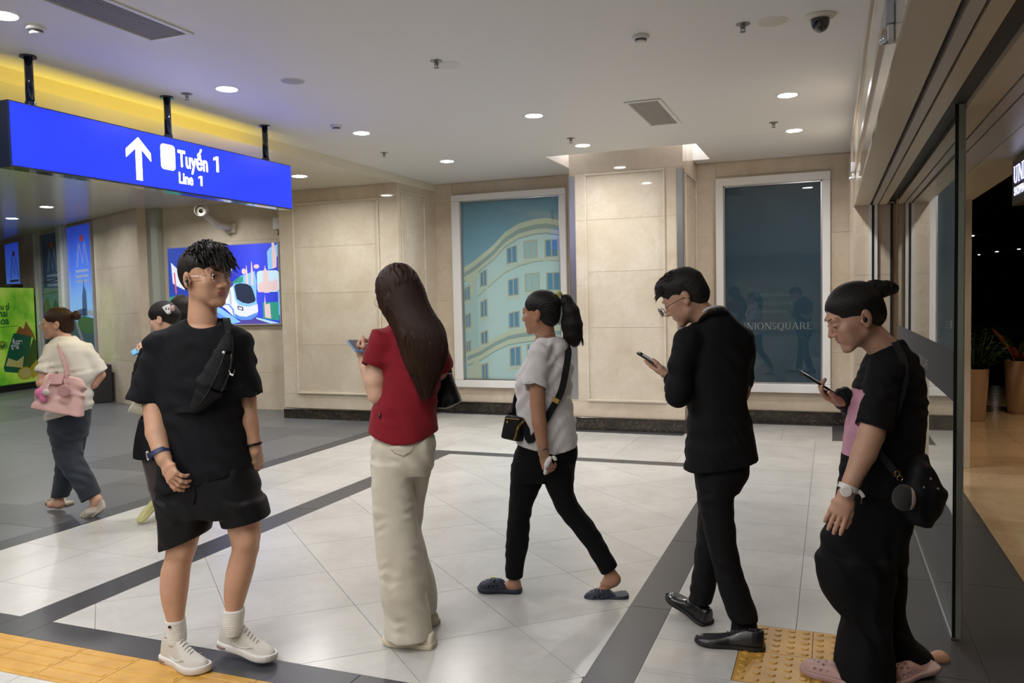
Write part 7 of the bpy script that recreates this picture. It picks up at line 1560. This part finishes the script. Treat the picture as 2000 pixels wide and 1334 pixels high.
n_ = L(196, 963) - L(166, 981); S2.notch(L(166, 981), (n_[2], 0, -n_[0]), L(158, 1010) - np.array([0, .4, 0]), L(225, 950) + np.array([0, .4, 0])); S2.disp(wav(165, .07, .005, (.4, .2, 1), .22, .2)); F.part('jeans', S2, F_JEAN, .0075)
P = lambda *p: T3(HRm, HC, HS, p)
Hs = SDF().ell(P(0, -.014, .036), np.array((.080, .102, .089)) * HS, HRm, .01).ell(P(0, -.055, -.02), np.array((.066, .060, .07)) * HS, HRm, .02); Hs.ell(P(0, .118, -.025), np.array((.085, .075, .088)) * HS, HRm, .008, 's')
for q in (-1, 1): Hs.ell(P(.09 * q, .036, -.045), np.array((.04, .058, .062)) * HS, HRm, .008, 's'); Hs.ell(P(.085 * q, -.008, -.032), np.array((.020, .030, .048)) * HS, HRm, .006, 's')
Hs.cut(P(0, -.02, -.085), HRm @ np.array([0, .4, -1.]), .01); Hs.ell(L(149, 616, .0), (.034, .034, .036), None, .012); Hs.disp(wav(171, .013, .0018, HRm @ np.array([.2, .3, 1]), .1)); F.part('hair', Hs, H_BRN, .0045)
K1, K2 = mat('beige_clog', (.40, .36, .30), .55), mat('beige_clog_sole', (.38, .34, .28), .6)
g0 = F.G(137, 987); g1 = F.G(92, 982); shoe(F, g0, g1 - g0, .25, 'clog', [K1, K2], label='beige clog planted ahead', wd=1.15, h=.005); hp = L(206, 984, -.10); tp_ = L(170, 1014, -.08); shoe(F, hp, tp_ - hp, .25, 'clog', [K1, K2], up=(.6, -.3, .7), label='beige clog pushing off, heel raised', wd=1.15, h=.005)
# pink tote
m_pk = fabric('pale_pink_canvas', (.58, .37, .35), .6, 300, .3, .08, .1); m_pk2 = mat('dusty_pink_leather', (.42, .23, .24), .45)
ux = np.array([.97, .22, .05]); ux /= np.linalg.norm(ux); uz = np.array([.02, 0, 1.])
bc = L(114, 772, -.24); tb = SDF().seg(L(112, 806, -.24), L(130, 734, -.22), ux, .175, .075, .125, .03, 0, n=5, cap=.012); tb.disp(wav(175, .09, .005, (.6, 0, 1), .25, .1)); V, Fc = tb.mesh(.006); bg = mesh_np('tote_bag', F.W(V), Fc, [m_pk], None, F.W(bc)[0]); tag(bg, 'pale pink tote bag with charms on the shoulder of the woman in cream', 'bag')
V, Fc = SDF().seg(L(107, 752, -.30), L(112, 732, -.26), ux, .045, .012, .055, .02, 0, n=3).mesh(.004); mesh_np('flap', F.W(V), Fc, [m_pk2], bg, F.o)
for dx, dd in ((0, -.0), (3, .04)): strap('handle', [F.W(p)[0] for p in crom([L(132 + dx, 734, -.26 + dd), L(128 + dx, 715, -.22 + dd), L(119 + dx, 690, -.15 + dd), L(111 + dx, 670, -.08 + dd), L(110, 664, .0), L(116, 680, .10), L(110, 734, -.16)], 5)], .022, .005, (.3, -1, .2), m_pk2, bg)
lathe('round_charm', [(.038, -.008), (.042, -.004), (.042, .004), (.038, .008)], F.W(L(125, 763, -.325))[0], m_pk2, bg, 24, -HF + .25 * HR); tube('charm_cord', [F.W(L(126, 740, -.30))[0], F.W(L(125, 752, -.325))[0]], .004, m_pk2, bg, 6)
fz = SDF().ell(L(78, 768, -.32), (.038, .03, .038), None, 0).ell(L(84, 780, -.33), (.024, .02, .024), None, .01); fz.disp(wav(176, .01, .002, (1, .5, .3), .03)); V, Fc = fz.mesh(.005); mesh_np('fluffy_charm', F.W(V), Fc, [fabric('hot_pink_fluff', (.58, .17, .33), .95, 600, .8, .2)], bg, F.o)
fz = SDF().ell(L(90, 766, -.345), (.026, .02, .026), None, 0); V, Fc = fz.mesh(.005); mesh_np('fluffy_charm', F.W(V), Fc, [fabric('white_fluff', (.52, .50, .47), .95, 600, .8, .15)], bg, F.o)
for i in range(5): V, Fc = SDF().ell(L(92 + 2 * i, 756 - 4 * i, -.33 + .01 * i), (.008, .008, .008), None, 0).mesh(.004); mesh_np('bead', F.W(V), Fc, [mat('pearl_bead', (.62, .56, .54), .3)], bg, F.o)
tube('emblem', [F.W(L(135, 749, -.322) + np.array([.012 * math.cos(a), -.004, .009 * math.sin(a)]))[0] for a in np.linspace(0, 2 * PI, 14)], .0025, m_pk2, bg, 6)

# ---------------------------------------------------------------- woman in black mini skirt partly hidden behind the young man
F = Fig(305, 1015, 5.9, 'woman in short black skirt with white hair clip, half hidden behind the young man'); L = F.L; B = F.body
HC = L(318, 622, .0); HRm = rotm(math.radians(-84), .30, 0.0); HS = .98
lipf = head(F, HC, HRm, HS, neck=L(330, 660, .0), nr=(.046, .052), hf=.0036)
B.loft(F.rows([(656, 312, 350, .06), (690, 296, 366, .085), (760, 296, 364, .09), (830, 290, 362, .10)]), .02)
B.chain([L(306, 830, -.03), L(300, 900, -.03), L(306, 950, -.02), L(316, 1000, .0), L(312, 1012, .0)], [.085, .066, .05, .036, .032], .02); B.chain([L(345, 830, .05), L(342, 900, .12), L(340, 950, .2), L(338, 990, .22)], [.085, .064, .05, .034], .02)
B.chain([L(292, 690, .0), L(276, 735, .03), L(276, 715, .12), L(276, 695, .18)], [.038, .038, .03, .024], .02); hand(F, L(276, 697, .18), L(270, 687, .2) - L(276, 697, .18), (-.6, -.6, -.3), 1, .85, (.6, .7, .7, .7), (.1, .3), hf=.004)
B.chain([L(366, 690, .0), L(372, 740, .05), L(350, 760, .14)], [.036, .034, .03], .02)
F.finish_body(SK2, LIP2, .010, lipfn=lipf)
S1 = SDF().loft(F.rows([(656, 312, 350, .06), (668, 300, 362, .09), (690, 284, 374, .11), (730, 276, 372, .12), (790, 280, 370, .12), (830, 274, 374, .125)]), .02); S1.ell(L(292, 690, .0), (.06, .07, .055), None, .03); S1.chain([L(288, 692, .0), L(272, 735, .03), L(274, 716, .11), L(276, 702, .15)], [.056, .05, .042, .036], .02); S1.ell(L(331, 650), (.055, .055, .04), None, .01, 's'); S1.disp(wav(181, .05, .005, (.5, 0, 1), .2)); F.part('black_top', S1, F_BLACK, .008)
S2 = SDF().loft(F.rows([(815, 275, 374, .13), (853, 267, 380, .14), (882, 265, 386, .15), (893, 264, 388, .152)]), .0); S2.disp(wav(183, .10, .006, (1, .3, 0), .3)); F.part('mini_skirt', S2, F_BLK2, .008)
S3 = SDF().chain([L(306, 860, -.03), L(299, 900, -.03), L(305, 950, -.02), L(316, 1002, .0)], [.092, .072, .056, .040], .01).chain([L(345, 860, .05), L(342, 900, .12), L(340, 950, .2), L(338, 992, .22)], [.09, .07, .055, .038], .01); F.part('tights', S3, mat('sheer_black_tights', (.030, .018, .016), .6, sheen=.3), .008)
P = lambda *p: T3(HRm, HC, HS, p)
Hs = SDF().ell(P(0, -.014, .036), np.array((.084, .106, .092)) * HS, HRm, .01).ell(P(0, -.07, .0), np.array((.068, .066, .07)) * HS, HRm, .02); Hs.ell(P(0, .118, -.025), np.array((.085, .068, .085)) * HS, HRm, .008, 's')
for q in (-1, 1): Hs.ell(P(.09 * q, .036, -.05), np.array((.04, .055, .06)) * HS, HRm, .008, 's'); Hs.ell(P(.086 * q, -.006, -.034), np.array((.020, .028, .045)) * HS, HRm, .006, 's')
Hs.cut(P(0, -.02, -.075), HRm @ np.array([0, .4, -1.]), .01); Hs.disp(wav(185, .013, .002, HRm @ np.array([.3, .3, 1]), .1)); hr = F.part('hair', Hs, H_BLK, .0045)
V, Fc = SDF().seg(L(324, 597, -.14), L(330, 613, -.15), (1, 0, .2), .032, .014, .012, .014, 0, n=3).mesh(.004); cl = mesh_np('hair_clip', F.W(V), Fc, [mat('clip_white', (.72, .70, .70), .4)], F.root, F.o); V, Fc = SDF().ell(L(337, 602, -.13), (.016, .012, .022), None, 0).mesh(.004); mesh_np('clip_bow', F.W(V), Fc, [mat('clip_pink', (.55, .33, .33), .5)], cl, F.o)
for dx in (-3, 2): V, Fc = SDF().ell(L(327 + dx, 603, -.163), (.004, .004, .007), None, 0).mesh(.002); mesh_np('clip_dot', F.W(V), Fc, [M_BLKPL], cl, F.o)
Y1 = mat('pale_yellow_shoe', (.50, .47, .20), .5)
hp = L(308, 998, -.02); tp_ = L(278, 1014, -.10); shoe(F, L(316, 978, .05), np.array([-.50, -.62, -.60]), .22, 'slip', [Y1, mat('pale_yellow_sole', (.47, .44, .2), .55)], label='pale yellow trainer stepping left', wd=1.05, h=.005); shoe(F, F.G(345, 996), (-.8, .4, 0), .25, 'slip', [Y1, MATS['pale_yellow_sole']], label='pale yellow trainer behind the young man', h=.006)
phone(F, L(266, 686, .19), (.5, .6, .5), L(263, 683, .26) - L(271, 692, .12), mat('phone_bright_blue', (.05, .32, .70), .35), mat('phone_screen_blue', (.1, .4, .75), .3), 'bright blue phone in the hand of the woman in the mini skirt', .14, .07, cams=False)
cb = lathe('cream_cup', [(.026, -.055), (.030, -.05), (.040, .04), (.043, .045), (.043, .05), (.02, .054)], F.W(L(269, 800, -.08))[0], mat('cream_cup', (.60, .57, .44), .45), None, 28, F.W(np.array([-.75, -.35, .5]))[0] - F.W(np.zeros(3))[0]); tag(cb, 'cream tumbler held sideways beside the black mini skirt', 'cup'); cb.scale = (1, 1, 1)

# ---------------------------------------------------------------- dark-haired companion further behind
F = Fig(350, 985, 6.75, 'dark-haired companion almost hidden behind the young man\'s neck'); L = F.L; B = F.body
HC = L(353, 606, .0); HRm = rotm(math.radians(-40), .1, 0.0); HS = 1.0
lipf = head(F, HC, HRm, HS, neck=L(362, 645, .0), nr=(.046, .052), hf=.005)
B.loft(F.rows([(642, 346, 380, .06), (680, 335, 392, .085), (790, 340, 390, .10)]), .02); B.chain([L(352, 790), L(352, 880), L(352, 985)], [.09, .065, .04], .02); B.chain([L(380, 790, .05), L(380, 880, .1), L(380, 985, .12)], [.09, .065, .04], .02)
F.finish_body(SK2, LIP2, .012, lipfn=lipf)
S1 = SDF().loft(F.rows([(642, 346, 380, .06), (660, 328, 398, .10), (720, 326, 400, .12), (800, 330, 400, .125)]), .02).ell(L(364, 640), (.055, .055, .04), None, .01, 's'); S1.chain([L(330, 672), L(338, 740, .02), L(350, 770, -.06)], [.055, .05, .045], .03); S1.chain([L(396, 672), L(398, 740, .02), L(384, 770, -.06)], [.055, .05, .045], .03); F.part('black_top', S1, F_BLACK, .010)
S2 = SDF().chain([L(352, 780), L(352, 880), L(352, 972)], [.105, .085, .07], .02).chain([L(380, 780, .05), L(380, 880, .1), L(380, 972, .12)], [.105, .085, .07], .02); F.part('trousers', S2, F_BLKP, .010)
P = lambda *p: T3(HRm, HC, HS, p); Hs = SDF().ell(P(0, -.014, .034), np.array((.084, .106, .094)) * HS, HRm, .01).ell(P(0, -.06, -.03), np.array((.066, .062, .08)) * HS, HRm, .02).ell(P(0, .118, -.025), np.array((.085, .068, .085)) * HS, HRm, .008, 's'); Hs.disp(wav(195, .013, .002, HRm @ np.array([.3, .3, 1]), .1)); F.part('hair', Hs, H_BLK, .005)
for g in (F.G(360, 985), F.G(385, 980)): shoe(F, g, (-.6, .7, 0), .25, 'slip', [D1, D2], label='black flat shoe', h=.006)

# ================================================================= lettering becomes plain mesh
bpy.context.view_layer.update()
_dg = bpy.context.evaluated_depsgraph_get()
for o in TEXTS:
    me = bpy.data.meshes.new_from_object(o.evaluated_get(_dg)); bold = o.get('bold', 0.); par, ml, nm = o.parent, o.matrix_local.copy(), o.name.split('.')[0]; bpy.data.objects.remove(o, do_unlink=True)
    parts = [me]
    if nm == 'lettering':                       # one object per letter
        bm = bmesh.new(); bm.from_mesh(me); bm.verts.ensure_lookup_table(); seen = set(); groups = []
        for v in bm.verts:
            if v.index in seen: continue
            st = [v]; seen.add(v.index); isl = set()
            while st:
                a = st.pop(); isl.add(a.index)
                for e in a.link_edges:
                    b = e.other_vert(a)
                    if b.index not in seen: seen.add(b.index); st.append(b)
            xs = [bm.verts[i].co.x for i in isl]; groups.append([min(xs), max(xs), isl])
        groups.sort(key=lambda g: g[0]); out = []
        for g in groups:                        # accents and dots stay with their letter
            if out and (min(out[-1][1], g[1]) - max(out[-1][0], g[0])) > .4 * min(g[1] - g[0], out[-1][1] - out[-1][0]): out[-1] = [out[-1][0], max(out[-1][1], g[1]), out[-1][2] | g[2]]
            else: out.append(g)
        parts = []
        for g in out:
            b2 = bm.copy(); b2.verts.ensure_lookup_table(); bmesh.ops.delete(b2, geom=[v for v in b2.verts if v.index not in g[2]], context='VERTS'); m2 = bpy.data.meshes.new('letter'); b2.to_mesh(m2); b2.free()
            for k in me.materials: m2.materials.append(k)
            parts.append(m2)
        bm.free(); nm = 'letter'
    if bold:                                    # heavier strokes: the outline repeated round a small circle
        for q in parts:
            bm = bmesh.new(); src = q.copy()
            for k in range(9):
                b0 = len(bm.verts); bm.from_mesh(src); bm.verts.ensure_lookup_table(); a = 2 * PI * k / 8; r = bold if k < 8 else 0
                for v in bm.verts[b0:]: v.co.x += r * math.cos(a); v.co.y += r * math.sin(a); v.co.z += .00008 * k
            bm.to_mesh(q); bm.free()
    for q in parts:
        n = bpy.data.objects.new(nm, q); COL.objects.link(n); n.parent = par; n.matrix_local = ml
